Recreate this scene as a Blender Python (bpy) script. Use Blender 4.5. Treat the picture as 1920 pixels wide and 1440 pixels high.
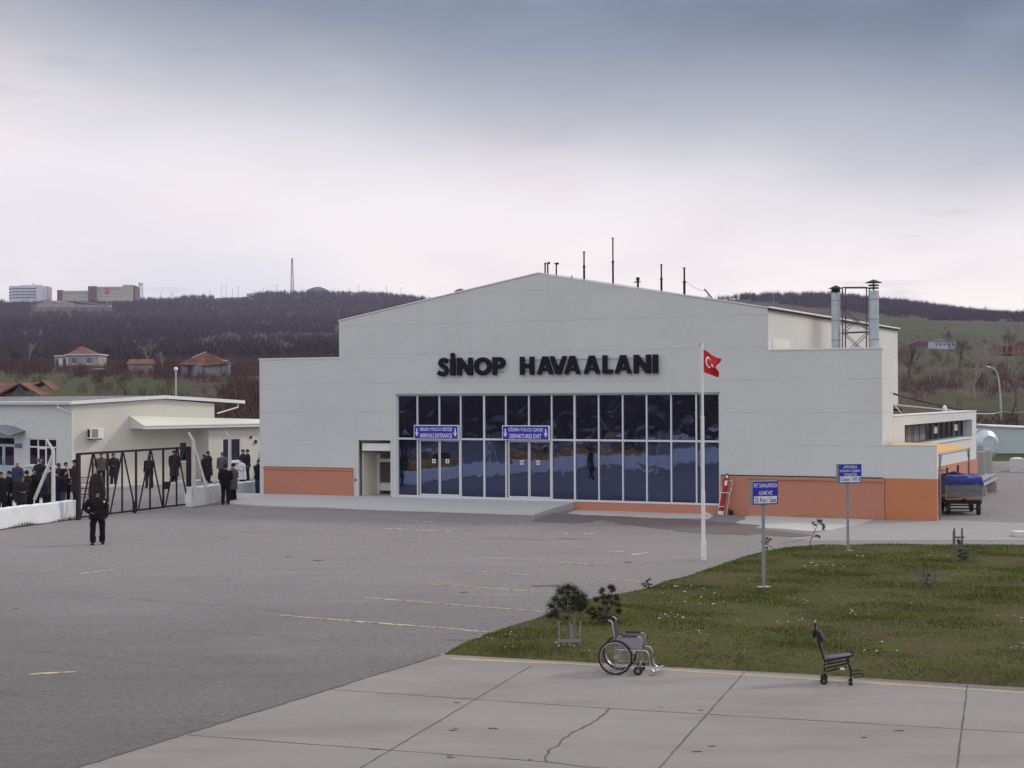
import bpy, bmesh, math, random
import numpy as np
from mathutils import Vector, Matrix, Euler
R = math.radians
S = bpy.context.scene
COL = S.collection
for o in list(bpy.data.objects): bpy.data.objects.remove(o)

# ------------------------------------------------------------------ camera
FPX, CX, CY, CH = 2924.0, 960.0, 720.0, 4.8          # focal length in photo pixels, centre, eye height
ROLL = math.atan(0.00477); PIT = math.atan(22 / FPX)
fwd = Vector((0, math.cos(PIT), math.sin(PIT))); r0 = Vector((1, 0, 0)); u0 = r0.cross(fwd)
RT = r0 * math.cos(ROLL) - u0 * math.sin(ROLL); UP = u0 * math.cos(ROLL) + r0 * math.sin(ROLL)
CAM = Vector((0, 0, CH))
cd = bpy.data.cameras.new('camera'); cam = bpy.data.objects.new('camera', cd); COL.objects.link(cam)
m3 = Matrix((RT, UP, -fwd)).transposed()
cam.matrix_world = Matrix.Translation(CAM) @ m3.to_4x4()
cd.sensor_width = 36; cd.lens = 36 * FPX / 1920; cd.clip_start = .3; cd.clip_end = 9000
S.camera = cam
S.render.resolution_x = 1024; S.render.resolution_y = 768

# ------------------------------------------------------------------ light
SUN_EL, SUN_AZ = 36, 68                                # azimuth measured from +Y towards +X
S.view_settings.view_transform = 'Standard'; S.view_settings.look = 'None'
S.view_settings.exposure = 0; S.view_settings.gamma = 1
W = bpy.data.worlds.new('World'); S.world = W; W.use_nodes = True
nt = W.node_tree; nt.nodes.clear()
def N(t, **k):
    n = nt.nodes.new(t)
    for a, b in k.items(): setattr(n, a, b)
    return n
def L(a, b): nt.links.new(a, b)
def MA(op, a, b=None, c=None, clamp=False):
    n = N('ShaderNodeMath', operation=op, use_clamp=clamp)
    for i, v in enumerate((a, b, c)):
        if v is None: continue
        if isinstance(v, (int, float)): n.inputs[i].default_value = v
        else: L(v, n.inputs[i])
    return n.outputs[0]
def MX(f, a, b):
    n = N('ShaderNodeMix', data_type='RGBA')
    for i, v in ((0, f), (6, a), (7, b)):
        if isinstance(v, (int, float)): n.inputs[i].default_value = v
        elif isinstance(v, tuple): n.inputs[i].default_value = (*v, 1)
        else: L(v, n.inputs[i])
    return n.outputs[2]
def SS(v, a, b):
    n = N('ShaderNodeMapRange', interpolation_type='SMOOTHSTEP'); L(v, n.inputs[0])
    n.inputs[1].default_value = a; n.inputs[2].default_value = b
    n.inputs[3].default_value = 0; n.inputs[4].default_value = 1
    return n.outputs[0]
def NZ(vec, scale, det=4, rough=.55, loc=(0, 0, 0), scl=(1, 1, 1)):
    mp = N('ShaderNodeMapping'); mp.inputs['Location'].default_value = loc; mp.inputs['Scale'].default_value = scl
    L(vec, mp.inputs[0]); n = N('ShaderNodeTexNoise'); n.inputs['Scale'].default_value = scale
    n.inputs['Detail'].default_value = det; n.inputs['Roughness'].default_value = rough
    L(mp.outputs[0], n.inputs['Vector']); return n.outputs[0]
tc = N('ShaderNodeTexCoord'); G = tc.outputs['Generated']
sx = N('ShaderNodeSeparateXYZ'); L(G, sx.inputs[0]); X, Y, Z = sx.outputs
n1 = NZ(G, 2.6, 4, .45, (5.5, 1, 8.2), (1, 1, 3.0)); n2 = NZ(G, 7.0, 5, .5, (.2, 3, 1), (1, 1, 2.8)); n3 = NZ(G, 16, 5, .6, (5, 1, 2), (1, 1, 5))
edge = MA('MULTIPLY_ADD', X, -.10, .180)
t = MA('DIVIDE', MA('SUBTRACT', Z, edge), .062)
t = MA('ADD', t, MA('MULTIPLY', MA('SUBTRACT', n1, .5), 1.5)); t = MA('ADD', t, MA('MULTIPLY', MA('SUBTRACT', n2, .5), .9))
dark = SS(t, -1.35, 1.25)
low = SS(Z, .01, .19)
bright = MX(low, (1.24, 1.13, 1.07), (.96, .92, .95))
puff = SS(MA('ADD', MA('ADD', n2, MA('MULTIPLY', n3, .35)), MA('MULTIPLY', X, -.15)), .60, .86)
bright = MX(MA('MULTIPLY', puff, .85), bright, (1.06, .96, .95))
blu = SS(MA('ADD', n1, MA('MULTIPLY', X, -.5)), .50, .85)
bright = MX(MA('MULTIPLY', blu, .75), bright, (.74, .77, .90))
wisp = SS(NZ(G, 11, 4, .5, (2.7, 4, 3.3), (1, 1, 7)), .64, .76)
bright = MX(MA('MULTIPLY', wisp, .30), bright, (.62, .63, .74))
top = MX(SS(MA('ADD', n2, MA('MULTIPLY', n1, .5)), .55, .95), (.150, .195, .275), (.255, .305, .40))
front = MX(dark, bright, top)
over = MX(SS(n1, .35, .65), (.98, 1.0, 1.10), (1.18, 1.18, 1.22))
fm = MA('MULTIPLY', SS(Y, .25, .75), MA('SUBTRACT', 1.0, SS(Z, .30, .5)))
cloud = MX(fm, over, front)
sky = N('ShaderNodeTexSky', sky_type='NISHITA'); sky.sun_disc = False
sky.sun_elevation = R(SUN_EL); sky.sun_rotation = R(SUN_AZ)
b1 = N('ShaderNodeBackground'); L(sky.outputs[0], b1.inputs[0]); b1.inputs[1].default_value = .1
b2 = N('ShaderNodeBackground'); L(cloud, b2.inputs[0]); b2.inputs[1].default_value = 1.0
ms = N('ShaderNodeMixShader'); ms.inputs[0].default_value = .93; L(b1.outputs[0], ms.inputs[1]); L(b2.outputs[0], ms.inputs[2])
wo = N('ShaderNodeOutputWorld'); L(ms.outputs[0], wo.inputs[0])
sl = bpy.data.lights.new('sun', 'SUN'); sl.energy = 1.6; sl.angle = R(8); sl.color = (1, .93, .82)
so = bpy.data.objects.new('sun', sl); COL.objects.link(so)
sd = Vector((math.sin(R(SUN_AZ)) * math.cos(R(SUN_EL)), math.cos(R(SUN_AZ)) * math.cos(R(SUN_EL)), math.sin(R(SUN_EL))))
so.rotation_euler = sd.to_track_quat('Z', 'Y').to_euler(); so.location = sd * 60
S.cycles.volume_bounces = 0

# ------------------------------------------------------------------ pixel <-> place helpers (real positions on real planes)
def ray(x, y): return (fwd * FPX + RT * (x - CX) + UP * (CY - y)).normalized()
def gnd(x, y, z=0):
    d = ray(x, y); return CAM + d * ((z - CH) / d.z)
def at(x, y, D):
    d = ray(x, y); return CAM + d * (D / d.y)
def plane(x, y, p, n):
    d = ray(x, y); return CAM + d * ((p - CAM).dot(n) / d.dot(n))
rnd = random.Random(7)

# ------------------------------------------------------------------ materials
def mat(name, col, rough=.8, var=.12, scale=3.0, bump=0, bscale=30, metal=0, spec=.4, var2=0, scale2=.3, col2=None, lo=.45, hi=.62, mscale=1.0, stretch=None, tr=None):
    global nt
    m = bpy.data.materials.new(name); m.use_nodes = True; nt = m.node_tree
    b = nt.nodes['Principled BSDF']; b.inputs['Roughness'].default_value = rough; b.inputs['Metallic'].default_value = metal
    b.inputs['Specular IOR Level'].default_value = spec
    tcn = N('ShaderNodeTexCoord'); v = tcn.outputs['Object']
    c = col
    if col2 is not None:
        n = NZ(v, mscale, 6, .62, (3, 1, 2), stretch or (1, 1, 1)); c = MX(SS(n, lo, hi), col, col2)
    out = c
    if var:
        n = NZ(v, scale, 5, .6, (0, 0, 0), stretch or (1, 1, 1))
        f = MA('MULTIPLY_ADD', n, 2 * var * 1.8, 1 - var * 1.8)
        if var2:
            f = MA('MULTIPLY', f, MA('MULTIPLY_ADD', NZ(v, scale2, 4, .6, (9, 4, 2), stretch or (1, 1, 1)), 2 * var2 * 1.8, 1 - var2 * 1.8))
        vm = N('ShaderNodeVectorMath', operation='SCALE')
        if isinstance(c, tuple): vm.inputs[0].default_value = c
        else: L(c, vm.inputs[0])
        L(f, vm.inputs['Scale']); out = vm.outputs[0]
    if isinstance(out, tuple): b.inputs['Base Color'].default_value = (*out, 1)
    else: L(out, b.inputs['Base Color'])
    if bump:
        bn = N('ShaderNodeBump'); bn.inputs['Strength'].default_value = bump; bn.inputs['Distance'].default_value = .02
        L(NZ(v, bscale, 4, .6), bn.inputs['Height']); L(bn.outputs[0], b.inputs['Normal'])
    return m
def plaster(name, col, joint=True, stain=.1):
    """painted cement panels: faint joints every 1.3 m, rain streaks (all the wall's own dirt)"""
    global nt
    m = mat(name, col, .85, .035, 5, .25, 25, var2=.05, scale2=.25); nt = m.node_tree; b = nt.nodes['Principled BSDF']
    src = b.inputs['Base Color'].links[0].from_socket
    tcn = N('ShaderNodeTexCoord'); v = tcn.outputs['Object']; sp = N('ShaderNodeSeparateXYZ'); L(v, sp.inputs[0])
    if joint:
        brk = SS(NZ(v, .55, 4, .6, (4, 4, 4)), .36, .58)
        z = MA('FRACT', MA('DIVIDE', MA('SUBTRACT', sp.outputs[2], .25 + .61), 1.293)); z = MA('ABSOLUTE', MA('SUBTRACT', z, .5))
        lz = MA('LESS_THAN', z, .014)
        h = MA('ADD', sp.outputs[0], MA('MULTIPLY', sp.outputs[1], 1.0))
        xx = MA('ABSOLUTE', MA('SUBTRACT', MA('FRACT', MA('DIVIDE', h, 1.13)), .5)); lx = MA('MULTIPLY', MA('LESS_THAN', xx, .010), .12)
        src = MX(MA('MULTIPLY', MA('MULTIPLY', MA('MAXIMUM', lz, lx), brk), .26), src, (.20, .18, .19))
    st = SS(NZ(v, 1.0, 5, .65, (2, 7, 1), (1.6, 1.6, .10)), .54, .78)
    src = MX(MA('MULTIPLY', st, stain), src, (.30, .27, .24))
    L(src, b.inputs['Base Color']); return m
def painted(name, col, base, lo=.42, hi=.55, scale=5, rough=.8):
    """worn road paint: paint colour where it is left, pavement where it has gone"""
    return mat(name, col, rough, .1, 20, col2=base, lo=lo, hi=hi, mscale=scale)
def glassmat(name, tint, wav=.12, ws=.9, rough=.03):
    global nt
    m = bpy.data.materials.new(name); m.use_nodes = True; nt = m.node_tree; b = nt.nodes['Principled BSDF']
    b.inputs['Metallic'].default_value = 1; b.inputs['Base Color'].default_value = (*tint, 1); b.inputs['Roughness'].default_value = rough
    tcn = N('ShaderNodeTexCoord'); bn = N('ShaderNodeBump'); bn.inputs['Strength'].default_value = wav; bn.inputs['Distance'].default_value = .05
    n = N('ShaderNodeTexNoise'); n.inputs['Scale'].default_value = ws; n.inputs['Detail'].default_value = 1.5; n.inputs['Distortion'].default_value = .6
    L(tcn.outputs['Object'], n.inputs['Vector']); L(n.outputs[0], bn.inputs['Height']); L(bn.outputs[0], b.inputs['Normal'])
    # thin body colour of the tinted pane
    d = N('ShaderNodeBsdfDiffuse'); d.inputs[0].default_value = (.010, .011, .024, 1)
    mxs = N('ShaderNodeMixShader'); mxs.inputs[0].default_value = .86; L(d.outputs[0], mxs.inputs[1]); L(b.outputs[0], mxs.inputs[2])
    L(mxs.outputs[0], nt.nodes['Material Output'].inputs[0]); return m

ASP = (.158, .144, .143)
M = {}
M['wall'] = plaster('wall_paint', (.560, .570, .565))
def soot(name, n0, wd):
    """soot that has run down the hall's side wall behind the flues"""
    global nt
    m = plaster(name, (.585, .575, .535)); nt = m.node_tree; b = nt.nodes['Principled BSDF']; src = b.inputs['Base Color'].links[0].from_socket
    v = N('ShaderNodeTexCoord').outputs['Object']; sp = N('ShaderNodeSeparateXYZ'); L(v, sp.inputs[0])
    d = MA('ABSOLUTE', MA('SUBTRACT', MA('ADD', sp.outputs[1], MA('MULTIPLY', NZ(v, .8, 4, .6, (0, 0, 0), (1, 1, .25)), 1.2)), n0 + .6)); f = SS(d, wd, .05)
    L(MX(MA('MULTIPLY', f, MA('MULTIPLY_ADD', NZ(v, 1.5, 4, .6, (3, 3, 3), (1, 1, .3)), .7, .15)), src, (.16, .135, .125)), b.inputs['Base Color']); return m
M['sootwall'] = soot('sooty_wall_paint', 7.0, 1.9)
M['wall_plain'] = plaster('wall_paint_plain', (.585, .575, .535), False, .12)
M['orange'] = plaster('orange_plinth_paint', (.455, .198, .128), False, .30)
M['orange_new'] = plaster('fresh_orange_paint', (.50, .185, .085), False, .22)
M['cream'] = plaster('cream_paint', (.60, .575, .515), False, .14)
M['shadewall'] = plaster('cream_paint_shaded', (.565, .585, .575), False, .12)  # shaded copy of the cream walls, cool skylight put into its colour
M['trimwhite'] = mat('white_trim', (.72, .72, .72), .5, .05, 4)
M['alu'] = mat('white_frames', (.66, .66, .70), .4, .03, 4)
M['glass'] = glassmat('mirror_glass', (.135, .165, .300), .07, 1.3)
M['glass_up'] = glassmat('mirror_glass_wavy', (.120, .145, .265), .42, 1.1)
M['darkglass'] = glassmat('dark_window', (.10, .09, .12), .05, 1)
M['letters'] = mat('black_letters', (.008, .006, .012), .6, .1, 4, spec=.15)
M['blue'] = mat('sign_blue', (.022, .024, .36), .35, .04, 5)
M['white'] = mat('sign_white', (.74, .74, .80), .5, .02, 5)
M['latticemetal'] = mat('lattice_metal', (.10, .085, .10), .6, .15, 4)
M['greyframe'] = mat('grey_frame', (.07, .065, .075), .6, .05)
M['steel'] = mat('grey_steel', (.30, .31, .34), .45, .12, 6, metal=.6)
M['galv'] = mat('galvanised', (.46, .50, .54), .40, .2, 4, metal=.55, var2=.1, scale2=1.5)
M['darkiron'] = mat('dark_iron', (.022, .015, .019), .7, .2, 8, spec=.2)
M['rustiron'] = mat('rusty_iron', (.10, .06, .05), .8, .3, 8)
M['black'] = mat('black_stuff', (.009, .008, .010), .6, .1, 8, spec=.25)
M['rubber'] = mat('rubber', (.018, .018, .02), .7, .1, 8)
M['chrome'] = mat('chrome', (.42, .41, .43), .28, .05, 8, metal=1)
M['vinyl'] = mat('dark_vinyl', (.035, .028, .055), .45, .1, 8)
M['greypanel'] = mat('grey_panel', (.25, .23, .25), .6, .08, 8)
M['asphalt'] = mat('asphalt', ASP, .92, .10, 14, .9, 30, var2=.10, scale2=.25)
def asphalt_detail():
    """aggregate, tyre polish and pale dust; darker towards the concrete"""
    global nt
    m = M['asphalt']; nt = m.node_tree; b = nt.nodes['Principled BSDF']; src = b.inputs['Base Color'].links[0].from_socket
    v = N('ShaderNodeTexCoord').outputs['Object']; sp = N('ShaderNodeSeparateXYZ'); L(v, sp.inputs[0])
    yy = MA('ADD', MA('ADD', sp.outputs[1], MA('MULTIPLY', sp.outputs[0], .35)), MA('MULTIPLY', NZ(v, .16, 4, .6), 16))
    ytone = SS(yy, 22, 56); f = MA('MULTIPLY_ADD', ytone, .52, .72)
    gr = MA('MULTIPLY_ADD', NZ(v, 26, 3, .8), 1.9, .05); g2 = MA('MULTIPLY_ADD', NZ(v, 7, 5, .75, (2, 2, 2)), 1.3, .35)
    st = MA('MULTIPLY_ADD', NZ(v, .9, 6, .7, (7, 3, 1), (.35, 1.4, 1)), .34, .83)
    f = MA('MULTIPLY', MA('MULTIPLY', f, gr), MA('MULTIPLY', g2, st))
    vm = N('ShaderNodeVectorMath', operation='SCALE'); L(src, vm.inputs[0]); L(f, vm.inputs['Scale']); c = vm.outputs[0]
    dust = MA('MULTIPLY', SS(NZ(v, .35, 6, .72, (1, 8, 3), (.5, 1.6, 1)), .58, .74), MA('MULTIPLY', ytone, .62)); c = MX(dust, c, (.30, .275, .255))
    L(c, b.inputs['Base Color'])
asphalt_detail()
M['patch'] = mat('asphalt_patch', (.130, .100, .095), .95, .16, 9, .6, 50, var2=.08, scale2=.8)
M['palepatch'] = mat('pale_concrete', (.43, .42, .40), .9, .08, 6, .3, 40, var2=.08, scale2=.5)
M['slab'] = mat('concrete_pavement', (.425, .42, .42), .9, .08, 8, .25, 40, var2=.07, scale2=.35)
M['concrete'] = mat('apron_concrete', (.232, .213, .204), .9, .10, 22, .5, 40, var2=.08, scale2=.5, col2=(.192, .173, .166), lo=.42, hi=.68, mscale=.45, stretch=(.6, 1.6, 1))
M['joint'] = mat('joint_tar', (.085, .078, .078), .9, .3, 6)
M['crack'] = mat('crack_dirt', (.10, .09, .085), .95, .3, 6)
M['yellow'] = painted('yellow_line', (.47, .30, .10), (.31, .27, .22), .46, .60, 4)
M['yellow_worn'] = painted('yellow_line_worn', (.52, .40, .18), ASP, .44, .58, 6)
M['whiteline'] = painted('white_line_worn', (.44, .42, .41), ASP, .44, .60, 5)
M['soil'] = mat('lawn_soil', (.075, .075, .028), .95, .25, 7, .5, 30, var2=.15, scale2=.6, col2=(.080, .058, .036), lo=.5, hi=.68, mscale=.7, spec=.08)
M['whitewash'] = mat('whitewash', (.68, .70, .72), .9, .07, 5, .9, 9, var2=.09, scale2=1.2, col2=(.42, .41, .42), lo=.62, hi=.75, mscale=2.2)
M['cement'] = mat('cement', (.36, .345, .33), .9, .1, 6, .4, 20)
M['cement_pale'] = mat('pale_cement', (.56, .55, .53), .9, .1, 6, .4, 20)
M['red'] = mat('red_enamel', (.33, .018, .025), .35, .06, 5)
M['flagred'] = mat('flag_red', (.50, .009, .014), .75, .06, 4)
M['roofgrey'] = mat('roof_sheet_grey', (.20, .19, .20), .9, .3, 3, .5, 12, col2=(.09, .08, .085), mscale=2)
M['gravel'] = mat('roof_gravel', (.13, .095, .08), 1, .25, 7, .6, 30, col2=(.07, .05, .045), mscale=1.4, spec=.02)
M['tile'] = mat('red_tiles', (.185, .068, .045), .9, .3, 2.5, .6, 9, col2=(.10, .05, .042), lo=.4, hi=.6, mscale=.7)
M['awning'] = mat('yellow_awning', (.62, .36, .10), .6, .06, 5)
M['tarp'] = mat('blue_tarpaulin', (.012, .022, .22), .4, .15, 7, .8, 9)
M['wood'] = mat('weathered_wood', (.13, .115, .12), .9, .2, 9)
M['bark'] = mat('grey_bark', (.115, .088, .080), .95, .25, 3)
M['twig'] = mat('twigs', (.105, .072, .062), .95, .3, .6, spec=.08)
M['palebark'] = mat('pale_bark', (.24, .20, .18), .95, .25, 3)

# ------------------------------------------------------------------ mesh builder
def Rz(a): return Matrix.Rotation(a, 3, 'Z')
class MB:
    def __init__(s): s.v = []; s.f = []; s.m = []; s.k = 0
    def add(s, vs, fs):
        b = len(s.v); s.v += [tuple(p) for p in vs]; s.f += [tuple(i + b for i in f) for f in fs]; s.m += [s.k] * len(fs); return s
    def box(s, c, d, rot=None, taper=1):
        x, y, z = d[0] / 2, d[1] / 2, d[2] / 2
        P = [(-x, -y, -z), (x, -y, -z), (x, y, -z), (-x, y, -z), (-x * taper, -y * taper, z), (x * taper, -y * taper, z), (x * taper, y * taper, z), (-x * taper, y * taper, z)]
        c = Vector(c); P = [(rot @ Vector(p) if rot else Vector(p)) + c for p in P]
        return s.add(P, [(0, 3, 2, 1), (4, 5, 6, 7), (0, 1, 5, 4), (1, 2, 6, 5), (2, 3, 7, 6), (3, 0, 4, 7)])
    def bb(s, x0, x1, y0, y1, z0, z1): return s.box(((x0 + x1) / 2, (y0 + y1) / 2, (z0 + z1) / 2), (abs(x1 - x0), abs(y1 - y0), abs(z1 - z0)))
    def tube(s, pts, rad, seg=8, cap=True, sq=1):
        pts = [Vector(p) for p in pts]; n = len(pts)
        if not hasattr(rad, '__len__'): rad = [rad] * n
        rings = []; ref = None
        for i in range(n):
            a = pts[max(i - 1, 0)]; b = pts[min(i + 1, n - 1)]; t = (b - a)
            if t.length < 1e-9: t = Vector((0, 0, 1))
            t.normalize()
            if ref is None: ref = Vector((0, 1, 0)) if abs(t.y) < .9 else Vector((1, 0, 0))
            u = t.cross(ref).normalized(); w = u.cross(t).normalized(); ref = w
            rings.append([pts[i] + u * math.cos(2 * math.pi * k / seg) * rad[i] + w * math.sin(2 * math.pi * k / seg) * rad[i] * sq for k in range(seg)])
        vs = [p for r in rings for p in r]; fs = []
        for i in range(n - 1):
            for k in range(seg): fs.append((i * seg + k, i * seg + (k + 1) % seg, (i + 1) * seg + (k + 1) % seg, (i + 1) * seg + k))
        if cap: fs.append(tuple(range(seg))[::-1]); fs.append(tuple((n - 1) * seg + k for k in range(seg)))
        return s.add(vs, fs)
    def loft(s, rings, seg=14, e=2.4):
        """rings: (cx, cy, z, rx, ry) stacked superellipses"""
        vs = []; fs = []; n = len(rings)
        for (cx, cy, z, rx, ry) in rings:
            for k in range(seg):
                a = 2 * math.pi * k / seg; c, q = math.cos(a), math.sin(a)
                vs.append((cx + rx * math.copysign(abs(c) ** (2 / e), c), cy + ry * math.copysign(abs(q) ** (2 / e), q), z))
        for i in range(n - 1):
            for k in range(seg): fs.append((i * seg + k, i * seg + (k + 1) % seg, (i + 1) * seg + (k + 1) % seg, (i + 1) * seg + k))
        fs.append(tuple(range(seg))[::-1]); fs.append(tuple((n - 1) * seg + k for k in range(seg)))
        return s.add(vs, fs)
    def ell(s, c, r, seg=12, rings=8, z0=-1, rot=None):
        vs = []; fs = []
        for i in range(rings + 1):
            z = z0 + (1 - z0) * (1 - math.cos(math.pi * i / rings)) / 2; q = math.sqrt(max(0, 1 - z * z))
            for k in range(seg):
                p = Vector((r[0] * q * math.cos(2 * math.pi * k / seg), r[1] * q * math.sin(2 * math.pi * k / seg), r[2] * z))
                vs.append((rot @ p if rot else p) + Vector(c))
        for i in range(rings):
            for k in range(seg): fs.append((i * seg + k, i * seg + (k + 1) % seg, (i + 1) * seg + (k + 1) % seg, (i + 1) * seg + k))
        fs.append(tuple(range(seg))[::-1])
        return s.add(vs, fs)
    def torus(s, c, ax1, ax2, R0, r, seg=36, sec=7):
        c = Vector(c); a = Vector(ax1).normalized(); b = Vector(ax2).normalized(); n = a.cross(b)
        vs = []; fs = []
        for i in range(seg):
            t = 2 * math.pi * i / seg; d = a * math.cos(t) + b * math.sin(t)
            for k in range(sec):
                p = 2 * math.pi * k / sec; vs.append(c + d * (R0 + r * math.cos(p)) + n * r * math.sin(p))
        for i in range(seg):
            for k in range(sec): fs.append((i * sec + k, ((i + 1) % seg) * sec + k, ((i + 1) % seg) * sec + (k + 1) % sec, i * sec + (k + 1) % sec))
        return s.add(vs, fs)
    def prism(s, loops, y0, y1, plane='xz'):
        """polygon with holes (2-D loops) given thickness; plane xz: thickness in y, xy: thickness in z"""
        bm = bmesh.new()
        for lp in loops:
            vv = [bm.verts.new((p[0], p[1], 0)) for p in lp]
            for i in range(len(vv)): bm.edges.new((vv[i], vv[(i + 1) % len(vv)]))
        bmesh.ops.triangle_fill(bm, use_beauty=True, edges=bm.edges[:])
        bm.verts.index_update(); P = [(v.co.x, v.co.y) for v in bm.verts]; T = [tuple(v.index for v in f.verts) for f in bm.faces]
        n = len(P)
        f3 = (lambda a, b, t: (a, t, b)) if plane == 'xz' else ((lambda a, b, t: (a, b, t)) if plane == 'xy' else (lambda a, b, t: (t, a, b)))
        vs = [f3(a, b, y0) for a, b in P] + [f3(a, b, y1) for a, b in P]
        fs = [t for t in T] + [tuple(i + n for i in reversed(t)) for t in T]
        for e in bm.edges:
            if len(e.link_faces) == 1:
                a, b = e.verts[0].index, e.verts[1].index; fs.append((a, b, b + n, a + n))
        bm.free(); return s.add(vs, fs)
    def build(s, name, mats, parent=None, smooth=False, bevel=0, ang=40):
        me = bpy.data.meshes.new(name); me.from_pydata(s.v, [], s.f)
        if not isinstance(mats, (list, tuple)): mats = [mats]
        for m in mats: me.materials.append(M[m] if isinstance(m, str) else m)
        me.polygons.foreach_set('material_index', s.m)
        bm = bmesh.new(); bm.from_mesh(me); bmesh.ops.recalc_face_normals(bm, faces=bm.faces[:])
        if bevel: bmesh.ops.bevel(bm, geom=[e for e in bm.edges if len(e.link_faces) == 2 and e.calc_face_angle(0) > .6], offset=bevel, segments=2, affect='EDGES', clamp_overlap=True)
        if smooth:
            for f in bm.faces: f.smooth = True
            for e in bm.edges:
                if len(e.link_faces) == 2 and e.calc_face_angle(0) > R(ang): e.smooth = False
        bm.to_mesh(me); bm.free()
        o = bpy.data.objects.new(name, me); COL.objects.link(o)
        if parent: o.parent = parent
        return o
def tag(o, label=None, cat=None, group=None, kind=None):
    if label: o['label'] = label
    if cat: o['category'] = cat
    if group: o['group'] = group
    if kind: o['kind'] = kind
    return o
def empty(name, loc, rz=0, label=None, cat=None, group=None):
    o = bpy.data.objects.new(name, None); COL.objects.link(o); o.location = loc; o.rotation_euler = (0, 0, rz); o.empty_display_size = .2
    return tag(o, label, cat, group)
def copytree(o, parent=None):
    c = o.copy(); COL.objects.link(c); c.parent = parent
    for ch in list(KIDS.get(o.name, [])) or [x for x in bpy.data.objects if x.parent == o]: copytree(ch, c)
    return c
KIDS = {}
def textmesh(txt, w, h, depth=.004, weight=0.0):
    """letters as a list of vertices/faces scaled to w x h, lying in xz, facing -y"""
    cu = bpy.data.curves.new('t', 'FONT'); cu.body = txt; cu.size = 1; cu.offset = weight; cu.resolution_u = 3
    cu.extrude = 0; cu.align_x = 'LEFT'
    to = bpy.data.objects.new('t', cu); COL.objects.link(to); bpy.context.view_layer.update()
    me = bpy.data.meshes.new_from_object(to.evaluated_get(bpy.context.evaluated_depsgraph_get()))
    vs = [v.co.copy() for v in me.vertices]; fs = [tuple(p.vertices) for p in me.polygons]
    bpy.data.objects.remove(to); bpy.data.curves.remove(cu); bpy.data.meshes.remove(me)
    x0 = min(v.x for v in vs); x1 = max(v.x for v in vs); y0 = min(v.y for v in vs); y1 = max(v.y for v in vs)
    vs = [((v.x - x0) / (x1 - x0) * w - w / 2, -depth, (v.y - y0) / (y1 - y0) * h - h / 2) for v in vs]
    return vs, fs
def addtext(mb, txt, cx, cz, w, h, y, weight=.02):
    vs, fs = textmesh(txt, w, h, 0, weight); mb.add([(a + cx, y, c + cz) for a, b, c in vs], fs)

# ------------------------------------------------------------------ ground and hills
def hor(x): return 742 - .00477 * (x - 960)
RX = [-200, 0, 100, 250, 330, 345, 400, 455, 485, 560, 640, 700, 790, 860, 1100, 1300, 1380, 1500, 1560, 1640, 1700, 1750, 1800, 1860, 1920, 2300]
RY = [566, 566, 564, 564, 563, 559, 559, 559, 552, 550, 552, 552, 556, 560, 563, 561, 558, 559, 558, 566, 570, 577, 585, 593, 603, 625]
def terrain(x, y):
    x = np.asarray(x, float); y = np.asarray(y, float); d = np.hypot(x, y); yy = np.where(y > 1, y, 1)
    s = np.clip(x / yy, -.42, .42); px = 960 + FPX * s
    row = np.interp(px, RX, RY); w = np.clip((s + .1) / .3, 0, 1); w = w * w * (3 - 2 * w)
    D = np.clip(yy, 0, 1e9)
    DR = 1500 * (1 - w) + 1000 * w; zr = 4.8 + (hor(px) - row) / FPX * DR
    zl = np.where(D < 1500, np.interp(D, [0, 105, 160, 230, 345, 600, 1000], [0, 0, 4.3, 7.6, 11.3, 24, 54]), 0)
    zl = np.where(D > 1000, 54 + (np.clip(D, 0, 1500) - 1000) / 500 * ((4.8 + (hor(px) - row) / FPX * 1500) - 54), zl) - np.clip(D - 1500, 0, 3000) * .04
    zR = np.interp(D, [0, 112, 130, 190, 260, 500, 750], [0, 0, 1, 4.6, 8.4, 19.9, 40.7])
    zR = np.where(D > 750, 40.7 + (np.clip(D, 0, 1000) - 750) / 250 * ((4.8 + (hor(px) - row) / FPX * 1000) - 40.7), zR) - np.clip(D - 1000, 0, 3000) * .04
    zf = zl * (1 - w) + zR * w
    zb = np.interp(d, [0, 120, 300, 900, 1500, 3000], [0, 0, 9, 55, 70, 40])
    a = np.clip((np.abs(np.arctan2(x, y)) - .40) / .3, 0, 1)
    z = zf * (1 - a) + zb * a
    amp = np.clip((d - 125) / 500, 0, 1)
    z = z + amp * (np.sin(x * .021 + 1) * np.sin(y * .017) * 1.5 + np.sin(x * .05 + y * .043) * .6) * np.clip((1300 - d) / 700, 0, 1)
    return z
def tz(x, y): return float(terrain(x, y))
def npmesh(name, V, F, mats, mi=None, smooth=False):
    V = np.asarray(V, np.float32); F = np.asarray(F, np.int32); k = F.shape[1]
    me = bpy.data.meshes.new(name); me.vertices.add(len(V)); me.vertices.foreach_set('co', V.ravel())
    me.loops.add(F.size); me.loops.foreach_set('vertex_index', F.ravel())
    me.polygons.add(len(F)); me.polygons.foreach_set('loop_start', np.arange(0, F.size, k, dtype=np.int32))
    for m in (mats if isinstance(mats, (list, tuple)) else [mats]): me.materials.append(M[m] if isinstance(m, str) else m)
    if mi is not None: me.polygons.foreach_set('material_index', np.asarray(mi, np.int32))
    if smooth: me.polygons.foreach_set('use_smooth', np.ones(len(F), bool))
    me.update(calc_edges=True); me.validate()
    o = bpy.data.objects.new(name, me); COL.objects.link(o); return o

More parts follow.
